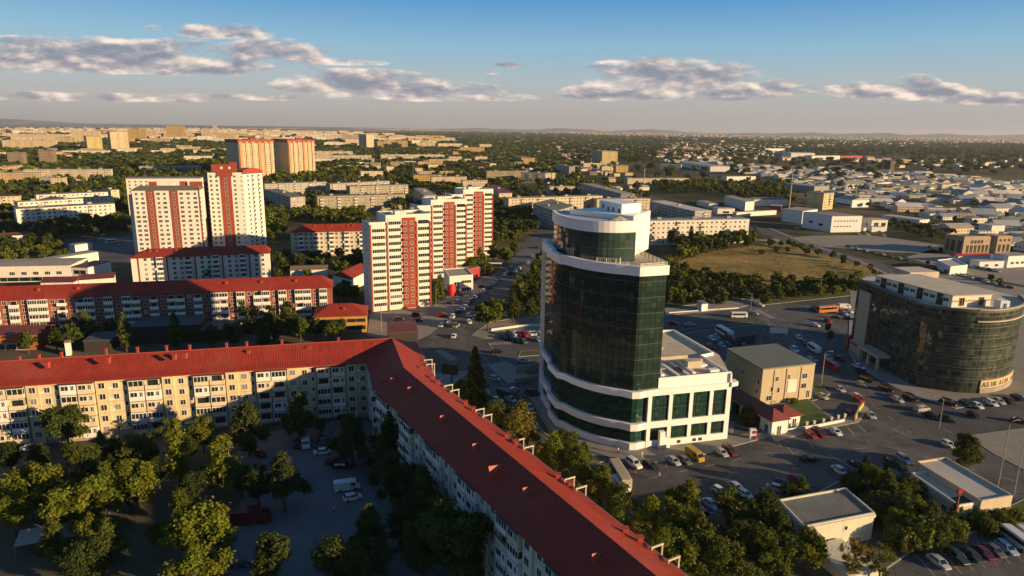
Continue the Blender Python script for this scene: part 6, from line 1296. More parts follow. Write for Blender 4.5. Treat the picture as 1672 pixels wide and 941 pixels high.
cluster('in front of the cream white block by the field', [(1128, 384, 13, 'poplar', 0), (1098, 388, 12, 'round', 1), (1116, 400, 10, 'wide', 0), (1145, 402, 10, 'round', 1), (1165, 398, 9, 'round', 1), (1185, 398, 8, 'round', 1), (1108, 372, 10, 'sparse', 0)])
cluster('in the office crossing island by the red sign', [(1352, 535, 4, 'round', 3), (1356, 548, 4, 'round', 2)])
cluster('by the gatehouse', [(1296, 655, 1.8, 'bush', 0), (1225, 680, 5, 'bush', 3)], 'shrub')
# ---------------- belts of trees and suburbs ----------------
def inside(x, y, poly):
    c = False; n = len(poly); j = n-1
    for i in range(n):
        if (poly[i][1] > y) != (poly[j][1] > y) and x < (poly[j][0]-poly[i][0])*(y-poly[i][1])/(poly[j][1]-poly[i][1])+poly[i][0]: c = not c
        j = i
    return c
FB = [(min(p[0] for p in f), max(p[0] for p in f), min(p[1] for p in f), max(p[1] for p in f), f) for f in FOOT]; RB = [(min(p[0] for p in f), max(p[0] for p in f), min(p[1] for p in f), max(p[1] for p in f), f) for f in ROADS]
def blocked(x, y, m=2.5, roads=True):
    for x0, x1, y0, y1, f in FB:
        if x0-m < x < x1+m and y0-m < y < y1+m:
            for dx, dy in ((0, 0), (m, 0), (-m, 0), (0, m), (0, -m)):
                if inside(x+dx, y+dy, f): return True
    if roads:
        for x0, x1, y0, y1, f in RB:
            if x0 < x < x1 and y0 < y < y1 and inside(x, y, f): return True
    return False
SCAT = []; HOUSES = []
LAND = [(G(*p), n) for p, n in (((45, 260), 'the wide cream slab'), ((190, 262), 'the strip windowed tower'), ((270, 262), 'the skyline tower'), ((440, 300), 'the twin towers'), ((320, 400), 'the striped towers'), ((590, 345), 'the long olive block'), ((540, 400), 'the cream hipped block'), ((100, 360), 'the pale left blocks'), ((60, 440), 'the modern hall'), ((250, 500), 'the second row block'), ((555, 530), 'the ochre building'), ((660, 500), 'the nearest high rise'),
    ((770, 400), 'the farther high rises'), ((830, 300), 'the railway side blocks'), ((985, 268), 'the yellow block'), ((1100, 300), 'the long pale school'), ((1290, 341), 'the tall thin mast'), ((1385, 372), 'the white warehouse'), ((1345, 338), 'the four storey block'), ((1600, 408), 'the brown college'), ((1510, 366), 'the rendered garage'), ((1630, 378), 'the cream box building'), ((1140, 390), 'the cream white block'), ((1147, 503), 'the small white hut'), ((1300, 480), 'the field end'),
    ((880, 520), 'the tower north side'), ((900, 340), 'the grey end on block'), ((100, 800), 'the carport'), ((408, 855), 'the red lorry'), ((700, 850), 'the bent block wall'), ((1100, 870), 'the grove middle'), ((1350, 860), 'the ribbed hall'), ((1560, 840), 'the sand coloured hall'), ((0, 560), 'the orange garage'), ((270, 560), 'the long black shed'), ((1450, 300), 'the plain edge'), ((1550, 320), 'the market middle'), ((1650, 330), 'the right edge'), ((1250, 290), 'the highway sheds'))]
def near_land(x, y): return min(LAND, key=lambda t: (t[0].x-x)**2+(t[0].y-y)**2)[1]
def uniq(items):
    # items: (px, look, landmark) -> label with an ordinal where a few look alike
    from collections import defaultdict
    B = defaultdict(list)
    for i, (px, look, lm) in enumerate(items): B[(look, lm)].append((px, i))
    out = [None]*len(items)
    for (look, lm), L in B.items():
        L.sort(); n = len(L)
        for k, (px, i) in enumerate(L): out[i] = (look+' near '+lm) if n == 1 or n > 15 else (orderphrase(k, n, look)+' near '+lm)
    return out
def scatter(poly_px, sp, hr_, kinds, where, hues=(1, 1, 2, 0), seed=1, clump=0.0, m=3.0):
    poly = [(p.x, p.y) for p in (G(*q) for q in poly_px)]; r = random.Random(seed); x0 = min(p[0] for p in poly); x1 = max(p[0] for p in poly); y0 = min(p[1] for p in poly); y1 = max(p[1] for p in poly)
    nx = int((x1-x0)/sp)+1; ny = int((y1-y0)/sp)+1
    for j in range(ny):
        for i in range(nx):
            x = x0+(i+r.uniform(0, 1))*sp; y = y0+(j+r.uniform(0, 1))*sp
            if not inside(x, y, poly): continue
            if abs(x)/max(y, 1) > .84: continue
            if clump and noise.noise(Vector((x/sp/5, y/sp/5, seed))) < clump: continue
            if blocked(x, y, m): continue
            SCAT.append((math.hypot(x, y), x, y, r.uniform(*hr_), kinds[r.randrange(len(kinds))], hues[r.randrange(len(hues))], where))
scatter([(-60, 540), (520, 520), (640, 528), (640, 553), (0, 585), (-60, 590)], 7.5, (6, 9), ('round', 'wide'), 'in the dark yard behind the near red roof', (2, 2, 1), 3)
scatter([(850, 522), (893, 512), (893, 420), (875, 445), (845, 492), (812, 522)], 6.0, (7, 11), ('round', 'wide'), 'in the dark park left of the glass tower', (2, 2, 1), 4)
scatter([(1096, 440), (1110, 430), (1105, 400), (1200, 388), (1225, 398), (1150, 418)], 6.5, (7, 12), ('round', 'wide'), 'in the grove between the tower and the cream white block', (1, 0, 2), 5)
scatter([(1092, 506), (1090, 440), (1120, 449), (1240, 468), (1330, 470), (1400, 460), (1400, 484), (1240, 499), (1230, 490), (1170, 496)], 6.0, (5, 9), ('round', 'wide', 'round', 'bush'), 'in the belt between the dry field and the avenue', (1, 2, 2, 0), 6)
scatter([(1240, 384), (1300, 402), (1400, 432), (1440, 446), (1430, 452), (1380, 436), (1290, 410), (1236, 392)], 9, (4, 6), ('round', 'bush'), 'in the row between the field and the boulevard', (2, 2, 1), 7)
scatter([(440, 445), (470, 420), (540, 420), (600, 425), (600, 436), (545, 455), (600, 490), (545, 505), (540, 462), (440, 455)], 9, (6, 9), ('round', 'wide'), 'around the second row and the maroon roofs', (2, 1, 1), 8)
scatter([(-60, 330), (120, 330), (215, 330), (215, 400), (120, 400), (60, 412), (-60, 430)], 9.5, (7, 11), ('round', 'wide'), 'in the dark grove in front of the pale left blocks', (2, 2, 1), 9)
scatter([(60, 405), (110, 402), (110, 422), (40, 432), (-60, 436), (-60, 415)], 8, (4, 7), ('round', 'wide'), 'behind the modern hall at the left edge', (0, 1), 10)
scatter([(435, 345), (480, 350), (605, 350), (605, 372), (480, 362), (436, 420)], 9, (7, 10), ('round', 'wide'), 'behind the cream hipped roof block', (1, 1, 0), 11)
scatter([(800, 330), (895, 335), (893, 400), (870, 385), (850, 395), (808, 400)], 8.5, (7, 11), ('round', 'wide'), 'in the dark grove beside the far avenue', (2, 2, 1), 12)
scatter([(1470, 440), (1540, 425), (1680, 470), (1672, 480), (1560, 455)], 13, (3, 5), ('bush', 'round'), 'near the depot yard', (2, 1), 13)
scatter([(1400, 362), (1560, 372), (1550, 400), (1440, 372), (1400, 372)], 10, (5, 7), ('round', 'bush'), 'around the brown stone college', (2, 1), 14)
scatter([(1085, 318), (1180, 318), (1300, 340), (1290, 300), (1180, 300), (1060, 300)], 12, (6, 10), ('round', 'wide'), 'by the roadside shops', (2, 1), 15, m=2)
for q_, sp_, w_, h_, sd in (([(0, 760), (300, 745), (385, 800), (380, 870), (230, 900), (0, 860), (-40, 800)], 12.5, 'filling the courtyard grove', (0, 0, 1, 2), 41), ([(-20, 870), (200, 900), (390, 900), (400, 990), (-40, 990)], 11, 'scattered at the bottom left', (0, 1, 2), 42), ([(640, 735), (660, 740), (770, 900), (790, 970), (700, 970), (655, 830)], 7.5, 'filling the dark strip by the bent block', (2, 2, 1), 43),
    ([(1000, 830), (1060, 850), (1240, 840), (1280, 900), (1300, 990), (1120, 990)], 10.5, 'filling the kiosk grove', (0, 1, 1, 2), 44), ([(830, 700), (930, 745), (1000, 800), (1010, 850), (960, 810), (860, 730)], 7.5, 'along the street behind the bent block', (1, 3, 0), 45), ([(1400, 770), (1440, 765), (1570, 860), (1540, 890), (1480, 890), (1420, 850)], 5.0, 'filling the strip between the two low halls', (1, 1, 0, 2), 46)):
    scatter(q_, sp_, (6, 10) if sd != 46 else (3, 6), ('round', 'cone', 'wide', 'cone'), w_, h_, sd, m=1.0)
n0 = len(SCAT)
scatter([(1040, 240), (1290, 236), (1672, 238), (2100, 250), (2100, 262), (1672, 255), (1290, 252), (1060, 262)], 26, (4, 7), ('round',), 'far', (1, 2), 25, clump=-.1)
scatter([(-300, 236), (520, 236), (900, 240), (960, 300), (1060, 320), (1060, 380), (880, 345), (780, 350), (600, 350), (430, 345), (210, 335), (-100, 335), (-300, 300)], 13.0, (6, 11), ('round', 'wide'), 'among the panel blocks', (1, 0, 1, 2, 2), 20, clump=-.14, m=3.5)
scatter([(-500, 212), (400, 212), (860, 216), (1000, 222), (1100, 240), (1040, 266), (900, 240), (520, 236), (-300, 236)], 21, (7, 12), ('round', 'wide'), 'far', (1, 2, 2), 21, clump=-.22)
scatter([(1040, 262), (1100, 238), (1672, 238), (2100, 250), (2100, 340), (1700, 380), (1400, 345), (1240, 310)][:0] or [(1100, 285), (1290, 302), (1480, 306), (1700, 318), (2100, 350), (2000, 420), (1700, 380), (1400, 345), (1240, 310)], 17, (4, 7), ('round',), 'far', (1, 2), 22, clump=.02)
scatter([(-600, 205.5), (850, 209.5), (1300, 216), (2200, 228), (2100, 238), (1672, 236), (1000, 222), (400, 212), (-500, 212)], 62, (9, 15), ('wide',), 'far', (2, 2, 1), 23, clump=-.25)
SCAT.sort(key=lambda t: t[0])
quota = 296-TREES
near_, rest = SCAT[:quota], SCAT[quota:]
LB = uniq([(x/y, ('small ' if h < 6.5 else 'tall ' if h > 8.8 else '')+HUE[hue]+' '+KN[kind]+(' shrub' if kind == 'bush' else ' tree'), near_land(x, y)) for d, x, y, h, kind, hue, where in near_])
for (d, x, y, h, kind, hue, where), lb in zip(near_, LB): tree(x, y, h, kind, hue, lb, 'trees '+where)
def lowcrown(n, size, seed, kind='wide'):
    P, Nn = crownpts(kind, 6000, seed); ii = np.random.RandomState(seed).permutation(len(P))[:n]; return leaves(P[ii], Nn[ii], size, seed, .85)
LODS = [[lowcrown(420, .75, 40+i) for i in range(4)], [lowcrown(130, 1.25, 50+i) for i in range(4)], [lowcrown(28, 2.2, 60+i) for i in range(5)]]
rs = np.random.RandomState(5); out = {0: [], 1: [], 2: [], 3: []}
for d, x, y, h, kind, hue, where in rest:
    lib = LODS[0 if d < 480 else 1 if d < 950 else 2]; V = lib[rs.randint(len(lib))]; a = rs.rand()*6.28; c, s = math.cos(a), math.sin(a); k = h/10*(1.0 if d < 1200 else 1.7)
    W_ = np.empty_like(V); W_[:, 0] = (V[:, 0]*c-V[:, 1]*s)*k+x; W_[:, 1] = (V[:, 0]*s+V[:, 1]*c)*k+y; W_[:, 2] = V[:, 2]*h/10; out[hue].append(W_)
AV = []; MI = []
for hue in range(4):
    if out[hue]: v = np.concatenate(out[hue]); AV.append(v); MI += [hue]*(len(v)//4)
V = np.concatenate(AV); me = npmesh('tree_canopy', V, len(V)//4, M_L); me.polygons.foreach_set('material_index', np.array(MI, dtype=np.int32)); me.update()
o = link('tree_canopy', me); o['kind'] = 'stuff'; o['label'] = 'far canopy of leafy trees filling the town between the blocks'; o['category'] = 'trees'
# ---------------- small far houses ----------------
HM = [wallwin('far cream wall', (0.62, 0.51, 0.34)), wallwin('far white wall', (0.70, 0.66, 0.58)), wallwin('far ochre wall', (0.50, 0.37, 0.20)), M_PALER, M_GREYR, M_BLUER, mat('far rust roof', (0.26, 0.10, 0.07), .8), mat('dusty white roof', (0.52, .50, .46))]
HN = ['cream', 'white', 'ochre', 'pale', 'grey', 'blue grey', 'rust red', 'white']
def housegeom(b, x, y, a, w_, d, h, kind, wm, rm):
    c, s = math.cos(a), math.sin(a); T = lambda u, v, z: (x+u*c-v*s, y+u*s+v*c, z); w2, d2 = w_/2, d/2; p = [(-w2, -d2), (w2, -d2), (w2, d2), (-w2, d2)]
    for i in range(4): q, q2 = p[i], p[(i+1) % 4]; Lq = math.hypot(q2[0]-q[0], q2[1]-q[1]); b.face([T(*q, 0), T(*q2, 0), T(*q2, h), T(*q, h)], wm, [(0, 0), (Lq, 0), (Lq, h), (0, h)])
    if kind: 
        r = h+d*.24; o = .4; b.face([T(-w2-o, -d2-o, h-.05), T(w2+o, -d2-o, h-.05), T(w2+o, 0, r), T(-w2-o, 0, r)], rm); b.face([T(w2+o, d2+o, h-.05), T(-w2-o, d2+o, h-.05), T(-w2-o, 0, r), T(w2+o, 0, r)], rm); b.face([T(w2, -d2, h), T(w2, d2, h), T(w2, 0, r-.1)], wm); b.face([T(-w2, d2, h), T(-w2, -d2, h), T(-w2, 0, r-.1)], wm)
    else: b.face([T(*q, h) for q in p], rm)
def hscatter(poly_px, sp, sizes, hts, wms, rms, gab, where, seed, clump=-1, ang=.25, jit=.25):
    poly = [(p.x, p.y) for p in (G(*q) for q in poly_px)]; r = random.Random(seed); x0 = min(p[0] for p in poly); x1 = max(p[0] for p in poly); y0 = min(p[1] for p in poly); y1 = max(p[1] for p in poly)
    for j in range(int((y1-y0)/sp)+1):
        for i in range(int((x1-x0)/sp)+1):
            x = x0+(i+r.uniform(.1, .9))*sp; y = y0+(j+r.uniform(.1, .9))*sp
            if abs(x)/max(y, 1) > .84 or not inside(x, y, poly): continue
            if noise.noise(Vector((x/sp/4, y/sp/4, seed))) < clump or blocked(x, y, 9): continue
            w_ = r.uniform(*sizes); dk = r.uniform(.5, .85) if sizes[1] < 50 or gab else 12.5/w_; HOUSES.append((math.hypot(x, y)/math.sqrt(w_*(3+sizes[0]/12)), x, y, ang+r.gauss(0, jit)+(math.pi/2 if r.random() < .25 else 0), w_, w_*dk, r.uniform(*hts), r.random() < gab, wms[r.randrange(len(wms))], rms[r.randrange(len(rms))], where))
hscatter([(-400, 213), (330, 213), (560, 217), (760, 228), (760, 246), (505, 240), (300, 235), (-300, 240)], 150, (40, 95), (13, 26), (0, 0, 2, 1), (3, 3, 4, 6), 0, 'in the panel estate', 30, -.2, .25, .06)
hscatter([(-300, 245), (500, 245), (500, 262), (800, 262), (800, 285), (620, 300), (500, 275), (200, 262), (60, 300), (-200, 300)], 92, (30, 62), (8, 14), (0, 0, 2, 1), (3, 3, 4), 0, 'in the panel estate', 38, -.1, .25, .06)
hscatter([(505, 236), (860, 236), (1000, 262), (1060, 320), (900, 300), (800, 280), (620, 275), (505, 285)], 30, (9, 16), (3.5, 6), (0, 0, 1, 2), (3, 3, 4, 6), .6, 'among the trees of the middle suburb', 31, -.1)
hscatter([(-300, 240), (505, 240), (505, 275), (330, 262), (200, 265), (60, 262), (-200, 275)], 38, (9, 20), (3.5, 7), (0, 0, 1), (3, 4, 3, 6), .5, 'among the trees of the left suburb', 32, -.05)
hscatter([(-500, 213), (400, 213), (860, 216), (1030, 224), (1040, 262), (860, 236), (505, 236), (-300, 240)], 56, (10, 24), (4, 8), (0, 0, 1, 2), (3, 3, 4, 6), .5, 'far', 33, -.12)
hscatter([(1080, 262), (1160, 262), (1260, 275), (1420, 280), (1672, 298), (2000, 310), (2000, 420), (1700, 412), (1545, 380), (1500, 352), (1400, 330), (1290, 298), (1160, 275)], 22, (10, 26), (3, 5.5), (1, 0, 1), (7, 5, 5, 7, 4, 3), .35, 'in the market quarter on the right', 34, -.25, .1, .2)
hscatter([(1040, 240), (1100, 232), (1290, 240), (1290, 262), (1180, 262), (1060, 260)], 34, (10, 20), (3, 6), (0, 1), (3, 6, 4, 7), .5, 'far', 35, -.1)
hscatter([(1290, 258), (1672, 262), (2100, 272), (2000, 296), (1672, 286), (1420, 272), (1290, 268)], 60, (10, 30), (3, 7), (1, 0), (7, 5, 3), .4, 'far', 36, .08)
hscatter([(-600, 207), (850, 211), (1300, 218), (2200, 231), (2100, 240), (1672, 242), (1290, 240), (1030, 224), (400, 213), (-500, 213)], 190, (16, 44), (5, 11), (2, 2, 0), (3, 7, 3), .4, 'far', 37, -.02)
HOUSES.sort(key=lambda t: t[0])
HL = uniq([(x/y, ('small ' if w_ < 14 else 'wide ' if w_ > 20 else '')+HN[wm]+(' slab block' if 'estate' in where else ' shed' if 'market' in where else ' house')+(' with pitched ' if gb else ' with flat ')+HN[rm]+' roof', near_land(x, y)) for d, x, y, a, w_, dd, h, gb, wm, rm, where in HOUSES[:298]])
for (d, x, y, a, w_, dd, h, gb, wm, rm, where), hl in zip(HOUSES[:298], HL):
    kn = 'slab_block' if 'estate' in where else 'shed' if 'market' in where else 'house'; FOOT.append([(x-w_/2, y-dd), (x+w_/2, y-dd), (x+w_/2, y+dd), (x-w_/2, y+dd)]); r = thing(kn, hl, kn.replace('_', ' '), (x, y, 0), 'small buildings '+(where if where != 'far' else 'on the far plain'))
    b = MB(); housegeom(b, x, y, a, w_, dd, h, gb, 0, 1); nw = 6 if gb else 4
    wb, rb_ = MB(), MB()
    for f, m_, uv_ in zip(b.f, b.m, b.uv): (wb if m_ == 0 else rb_).face([b.v[i] for i in f], 0, uv_)
    part('wall', wb, HM[wm], r); part('roof', rb_, HM[rm], r)
b = MB()
for d, x, y, a, w_, dd, h, gb, wm, rm, where in HOUSES[298:]: housegeom(b, x, y, a, w_, dd, h, gb, wm, rm)
o = link('suburb_houses', b.mesh('suburb_houses', HM)); o['kind'] = 'stuff'; o['label'] = 'countless tiny houses of the far suburbs'; o['category'] = 'houses'
print('SCAT', len(SCAT));print('TREES', TREES, len(near_), len(rest), 'HOUSES', len(HOUSES), 'quads', len(V)//4)
# ---------------- vehicles ----------------
M_TYRE = mat('tyre rubber', (0.012, 0.012, 0.012), .9, .1, 2.0); M_RIM = mat('wheel rim', (0.35, 0.35, 0.36), .35, .1, 2.0, metal=.8); M_CG = mat('car glass', (0.012, 0.014, 0.016), .05, .1, 1.0, spec=.9)
M_LAMP = mat('headlamp', (0.60, 0.60, 0.58), .2, .05, 1.0); M_TAIL = mat('tail lamp', (0.32, 0.01, 0.01), .3, .1, 1.0)
PAINT = {}
for nm, c in {'white': (0.62, 0.62, 0.61), 'silver': (0.36, 0.37, 0.39), 'black': (0.010, 0.010, 0.012), 'grey': (0.10, 0.105, 0.11), 'dark blue': (0.015, 0.025, 0.07), 'red': (0.30, 0.015, 0.015), 'maroon': (0.10, 0.012, 0.015), 'yellow': (0.36, 0.25, 0.02), 'dark green': (0.015, 0.04, 0.03), 'orange': (0.50, 0.17, 0.03), 'pale blue': (0.25, 0.36, 0.45), 'beige': (0.42, 0.37, 0.27)}.items():
    PAINT[nm] = mat(nm+' car paint', c, .28, .08, .6, spec=.6)
def section(hw, z0, z1, r=.12):
    # half-octagon ring of a body section, symmetric
    return [(-hw*.96, z0), (hw*.96, z0), (hw, z0+(z1-z0)*.45), (hw*.97, z1-r*.6), (hw*.86, z1), (-hw*.86, z1), (-hw*.97, z1-r*.6), (-hw, z0+(z1-z0)*.45)]
def loft(b, secs, m=0):
    k = len(b.v); n = len(secs[0][1])
    for x, ring in secs: b.v += [(x, y, z) for y, z in ring]
    for i in range(len(secs)-1):
        for j in range(n): b.f.append((k+i*n+j, k+i*n+(j+1) % n, k+(i+1)*n+(j+1) % n, k+(i+1)*n+j)[::-1]); b.m.append(m); b.uv.append(None)
    b.f.append(tuple(k+j for j in range(n))); b.m.append(m); b.uv.append(None); b.f.append(tuple(k+(len(secs)-1)*n+j for j in range(n-1, -1, -1))); b.m.append(m); b.uv.append(None)
def carproto(kind):
    L, W2, hz_, roofz, cab = {'sedan': (4.6, .88, .92, 1.44, (-1.75, -1.05, .55, 1.25)), 'hatchback': (4.0, .84, .95, 1.48, (-1.85, -1.45, .45, 1.15)), 'off-roader': (4.8, .94, 1.12, 1.80, (-2.25, -1.95, .55, 1.15)), 'estate': (4.7, .88, .95, 1.48, (-2.2, -1.75, .55, 1.3))}[kind]
    h = L/2; b = MB(); c0, c1, c2, c3 = cab
    loft(b, [(-h, section(W2*.86, .38, hz_*.86)), (-h+.18, section(W2*.97, .24, hz_*.97)), (c0, section(W2, .20, hz_)), (0, section(W2, .19, hz_)), (c3, section(W2, .20, hz_*.98)), (h-.5, section(W2*.96, .22, hz_*.86)), (h-.08, section(W2*.84, .30, hz_*.72)), (h, section(W2*.72, .38, hz_*.62))])
    # roof skin and pillars
    zt = roofz; loft(b, [(c1-.04, [(-W2*.74, zt-.10), (W2*.74, zt-.10), (W2*.72, zt-.03), (W2*.62, zt-.01), (0, zt-.005), (-W2*.62, zt-.01), (-W2*.72, zt-.03), (-W2*.74, zt-.06)]), ((c1+c2)/2, [(-W2*.76, zt-.08), (W2*.76, zt-.08), (W2*.74, zt-.01), (W2*.62, zt+.02), (0, zt+.03), (-W2*.62, zt+.02), (-W2*.74, zt-.01), (-W2*.76, zt-.04)]), (c2+.04, [(-W2*.74, zt-.10), (W2*.74, zt-.10), (W2*.72, zt-.03), (W2*.62, zt-.01), (0, zt-.005), (-W2*.62, zt-.01), (-W2*.72, zt-.03), (-W2*.74, zt-.06)])])
    for s in (-1, 1):
        for a, c in (((c0+.05, s*W2*.88, hz_-.03), (c1, s*W2*.72, zt-.06)), ((c3-.05, s*W2*.88, hz_-.03), (c2, s*W2*.72, zt-.06)), (((c1+c2)/2-.1, s*W2*.905, hz_-.03), ((c1+c2)/2-.1, s*W2*.745, zt-.05))): b.beam(a, c, .09, .05)
        b.box((c2+c3)/2-.05, (c2+c3)/2+.15, s*W2*1.02-.08, s*W2*1.02+.08, hz_-.02, hz_+.12)
    body = b.mesh('body', [PAINT['white']])
    g = MB(); e = .012; loft(g, [(c0+.02, [(-W2*.84, hz_-.04), (W2*.84, hz_-.04), (W2*.84, hz_), (-W2*.84, hz_)]), (c1-.02, [(-W2*.87, hz_-.04), (W2*.87, hz_-.04), (W2*.71, zt-.05), (-W2*.71, zt-.05)]), (c2+.02, [(-W2*.87, hz_-.04), (W2*.87, hz_-.04), (W2*.71, zt-.05), (-W2*.71, zt-.05)]), (c3, [(-W2*.82, hz_-.06), (W2*.82, hz_-.06), (W2*.82, hz_-.02), (-W2*.82, hz_-.02)])]); glass = g.mesh('windows', [M_CG])
    wh = MB(); wh.lathe([(.05, -.11), (.33, -.11), (.34, -.05), (.34, .05), (.33, .11), (.22, .12)], 12, 0); wh.lathe([(.21, .10), (.21, .125)], 10, 1); wm = wh.mesh('wheel', [M_TYRE, M_RIM]); wm.transform(Matrix.Rotation(-math.pi/2, 4, 'X'))
    hl = MB(); hl.box(-.06, .06, -.16, .16, -.07, .07); hm = hl.mesh('headlight', [M_LAMP]); tl = MB(); tl.box(-.04, .04, -.17, .17, -.07, .07); tm = tl.mesh('tail_light', [M_TAIL])
    P = [('body', body, (0, 0, 0), 0), ('windows', glass, (0, 0, 0), 0)]
    for x in (h-.85, -h+.85):
        for s in (1, -1): P.append(('wheel', wm, (x, s*(W2-.09), .34), 0 if s > 0 else math.pi))
    for s in (1, -1): P.append(('headlight', hm, (h-.12, s*W2*.62, hz_*.62), 0)); P.append(('tail_light', tm, (-h+.04, s*W2*.66, hz_*.78), 0))
    return P
def boxveh(kind):
    P = []; wh = MB(); wh.lathe([(.05, -.13), (.38, -.13), (.40, 0), (.38, .13)], 12, 0); wh.lathe([(.22, .12), (.22, .14)], 10, 1); wm = wh.mesh('wheel', [M_TYRE, M_RIM]); wm.transform(Matrix.Rotation(-math.pi/2, 4, 'X'))
    if kind == 'van': L, W2, H = 5.6, 1.0, 2.35
    elif kind == 'minibus': L, W2, H = 7.0, 1.05, 2.6
    elif kind == 'bus': L, W2, H = 10.5, 1.25, 3.0
    elif kind == 'lorry': L, W2, H = 8.5, 1.25, 3.2
    h = L/2; b = MB()
    if kind in ('van', 'minibus', 'bus'):
        n = .9 if kind == 'van' else .25
        secs = [(-h, section(W2*.96, .40, H*.97)), (-h+.15, section(W2, .34, H)), (h-n-1.0, section(W2, .34, H)), (h-n, section(W2*.98, .34, H*.93 if kind == 'van' else H*.98)), (h-.25 if kind == 'van' else h-.08, section(W2*.93, .38, 1.35 if kind == 'van' else H*.80)), (h, section(W2*.88, .42, 1.05 if kind == 'van' else H*.68))]; loft(b, secs)
        P.append(('body', b.mesh('body', [PAINT['white']]), (0, 0, 0), 0)); g = MB()
        if kind == 'van': loft(g, [(h-n-.05, [(-W2*.86, 1.5), (W2*.86, 1.5), (W2*.80, H*.91), (-W2*.80, H*.91)]), (h-n+.06, [(-W2*.86, 1.45), (W2*.86, 1.45), (W2*.80, H*.90), (-W2*.80, H*.90)]), (h-.30, [(-W2*.84, 1.32), (W2*.84, 1.32), (W2*.84, 1.42), (-W2*.84, 1.42)])]); [g.box(h-n-1.2, h-n-.2, s*W2*1.005-.02, s*W2*1.005+.02, 1.35, 1.95) for s in (-1, 1)]
        else:
            for s in (-1, 1): g.box(-h+.4, h-.9, s*W2*1.003-.02, s*W2*1.003+.02, H*.52, H*.84)
            g.box(h-.06, h-.02, -W2*.82, W2*.82, H*.46, H*.67); g.box(-h-.015, -h+.02, -W2*.7, W2*.7, H*.55, H*.82)
        P.append(('windows', g.mesh('windows', [M_CG]), (0, 0, 0), 0))
    else:
        b.box(-h, h-2.2, -W2, W2, 1.0, H); P.append(('cargo_box', b.mesh('cargo_box', [PAINT['white']]), (0, 0, 0), 0)); c = MB(); loft(c, [(h-2.05, section(W2*.94, .5, 2.5)), (h-.9, section(W2*.94, .45, 2.5)), (h-.2, section(W2*.92, .45, 1.6)), (h, section(W2*.88, .5, 1.3))]); P.append(('cab', c.mesh('cab', [PAINT['white']]), (0, 0, 0), 0))
        g = MB(); g.beam((h-.83, 0, 2.35), (h-.2, 0, 1.62), W2*1.6, .06); P.append(('windscreen', g.mesh('windscreen', [M_CG]), (0, 0, 0), 0)); f = MB(); f.box(-h+.2, h-.4, -.5, .5, .55, .95); P.append(('chassis', f.mesh('chassis', [M_DARK]), (0, 0, 0), 0))
    for x in (h-1.1, -h+1.3):
        for s in (1, -1): P.append(('wheel', wm, (x, s*(W2-.12), .40), 0 if s > 0 else math.pi))
    hl = MB(); hl.box(-.05, .05, -.15, .15, -.1, .1); hm = hl.mesh('headlight', [M_LAMP])
    for s in (1, -1): P.append(('headlight', hm, (h-.06, s*W2*.66, .85), 0))
    return P
PROTO = {k: carproto(k) for k in ('sedan', 'hatchback', 'off-roader', 'estate')}; PROTO.update({k: boxveh(k) for k in ('van', 'minibus', 'bus', 'lorry')})
NAME = {'sedan': 'parked_car', 'hatchback': 'parked_car', 'off-roader': 'parked_car', 'estate': 'parked_car', 'van': 'van', 'minibus': 'minibus', 'bus': 'bus', 'lorry': 'lorry'}
CATN = {'sedan': 'car', 'hatchback': 'car', 'off-roader': 'car', 'estate': 'car', 'van': 'van', 'minibus': 'minibus', 'bus': 'bus', 'lorry': 'lorry'}
CARN = 0
def vehicle(px, py, dx, dy, kind, color, label, group, moving=False):
    global CARN
    CARN += 1; p = G(px, py); q = G(px+dx, py+dy); a = math.atan2(q.y-p.y, q.x-p.x); z = .02 if p.length < 1e5 else 0
    r = link(NAME[kind] if not moving else NAME[kind].replace('parked_', ''), None, None, (p.x, p.y, z), a); tag(r, label, CATN[kind], group)
    for nm, me, lo, rz in PROTO[kind]:
        if math.hypot(p.x, p.y) > 290 and nm in ('headlight', 'tail_light'): continue
        o = link(nm, me, r, lo, rz)
        if nm in ('body', 'cab', 'cargo_box') and color != 'white': o.material_slots[0].link = 'OBJECT'; o.material_slots[0].material = PAINT[color]
    return r
def row(where, L, d=None, group=None, moving=False):
    # L: (px, py, kind, colour[, dx, dy])
    L = sorted(L, key=lambda t: (t[0], t[1])); n = len(L); noun = 'one'
    from collections import Counter
    cnt = Counter((t[2], t[3]) for t in L); seen = Counter()
    for i, t in enumerate(L):
        px, py, kind, colr = t[:4]; dx, dy = t[4:6] if len(t) > 4 else d; k = (kind, colr)
        if cnt[k] == 1: lab = colr+' '+kind+' '+where
        else: lab = (orderphrase(seen[k], cnt[k], colr+' '+kind) if cnt[k] > 2 else ('left ' if seen[k] == 0 else 'right ')+colr+' '+kind)+' '+where
        seen[k] += 1; vehicle(px, py, dx, dy, kind, colr, lab, group or 'vehicles '+where, moving)
S, Hb, O_, E_ = 'sedan', 'hatchback', 'off-roader', 'estate'
row('parked along the pavement before the glass tower', [(1035, 761, O_, 'white'), (1062, 762, S, 'black'), (1099, 756, S, 'silver'), (1117, 755, S, 'grey'), (1177, 742, S, 'silver'), (1191, 740, O_, 'maroon')], (18, 13))
vehicle(1134, 749, 18, 13, 'van', 'yellow', 'yellow van parked before the glass tower front', 'vehicles parked along the pavement before the glass tower')
row('parked below the gatehouse wall', [(1323, 713, S, 'red'), (1337, 711, O_, 'maroon'), (1363, 708, S, 'white')], (16, 11))
row('crossing the open asphalt before the tower', [(1321, 752, S, 'black', 18, -2), (1371, 772, S, 'white', 18, 13), (1345, 727, 'hatchback', 'grey', 14, 8)][:2], moving=True)
row('parked near the trees in front of the ribbed hall', [(1268, 801, S, 'silver', 18, 5), (1280, 794, S, 'dark blue', 18, 12), (1300, 788, Hb, 'red', 18, 10), (1398, 762, S, 'black', 16, 10)])
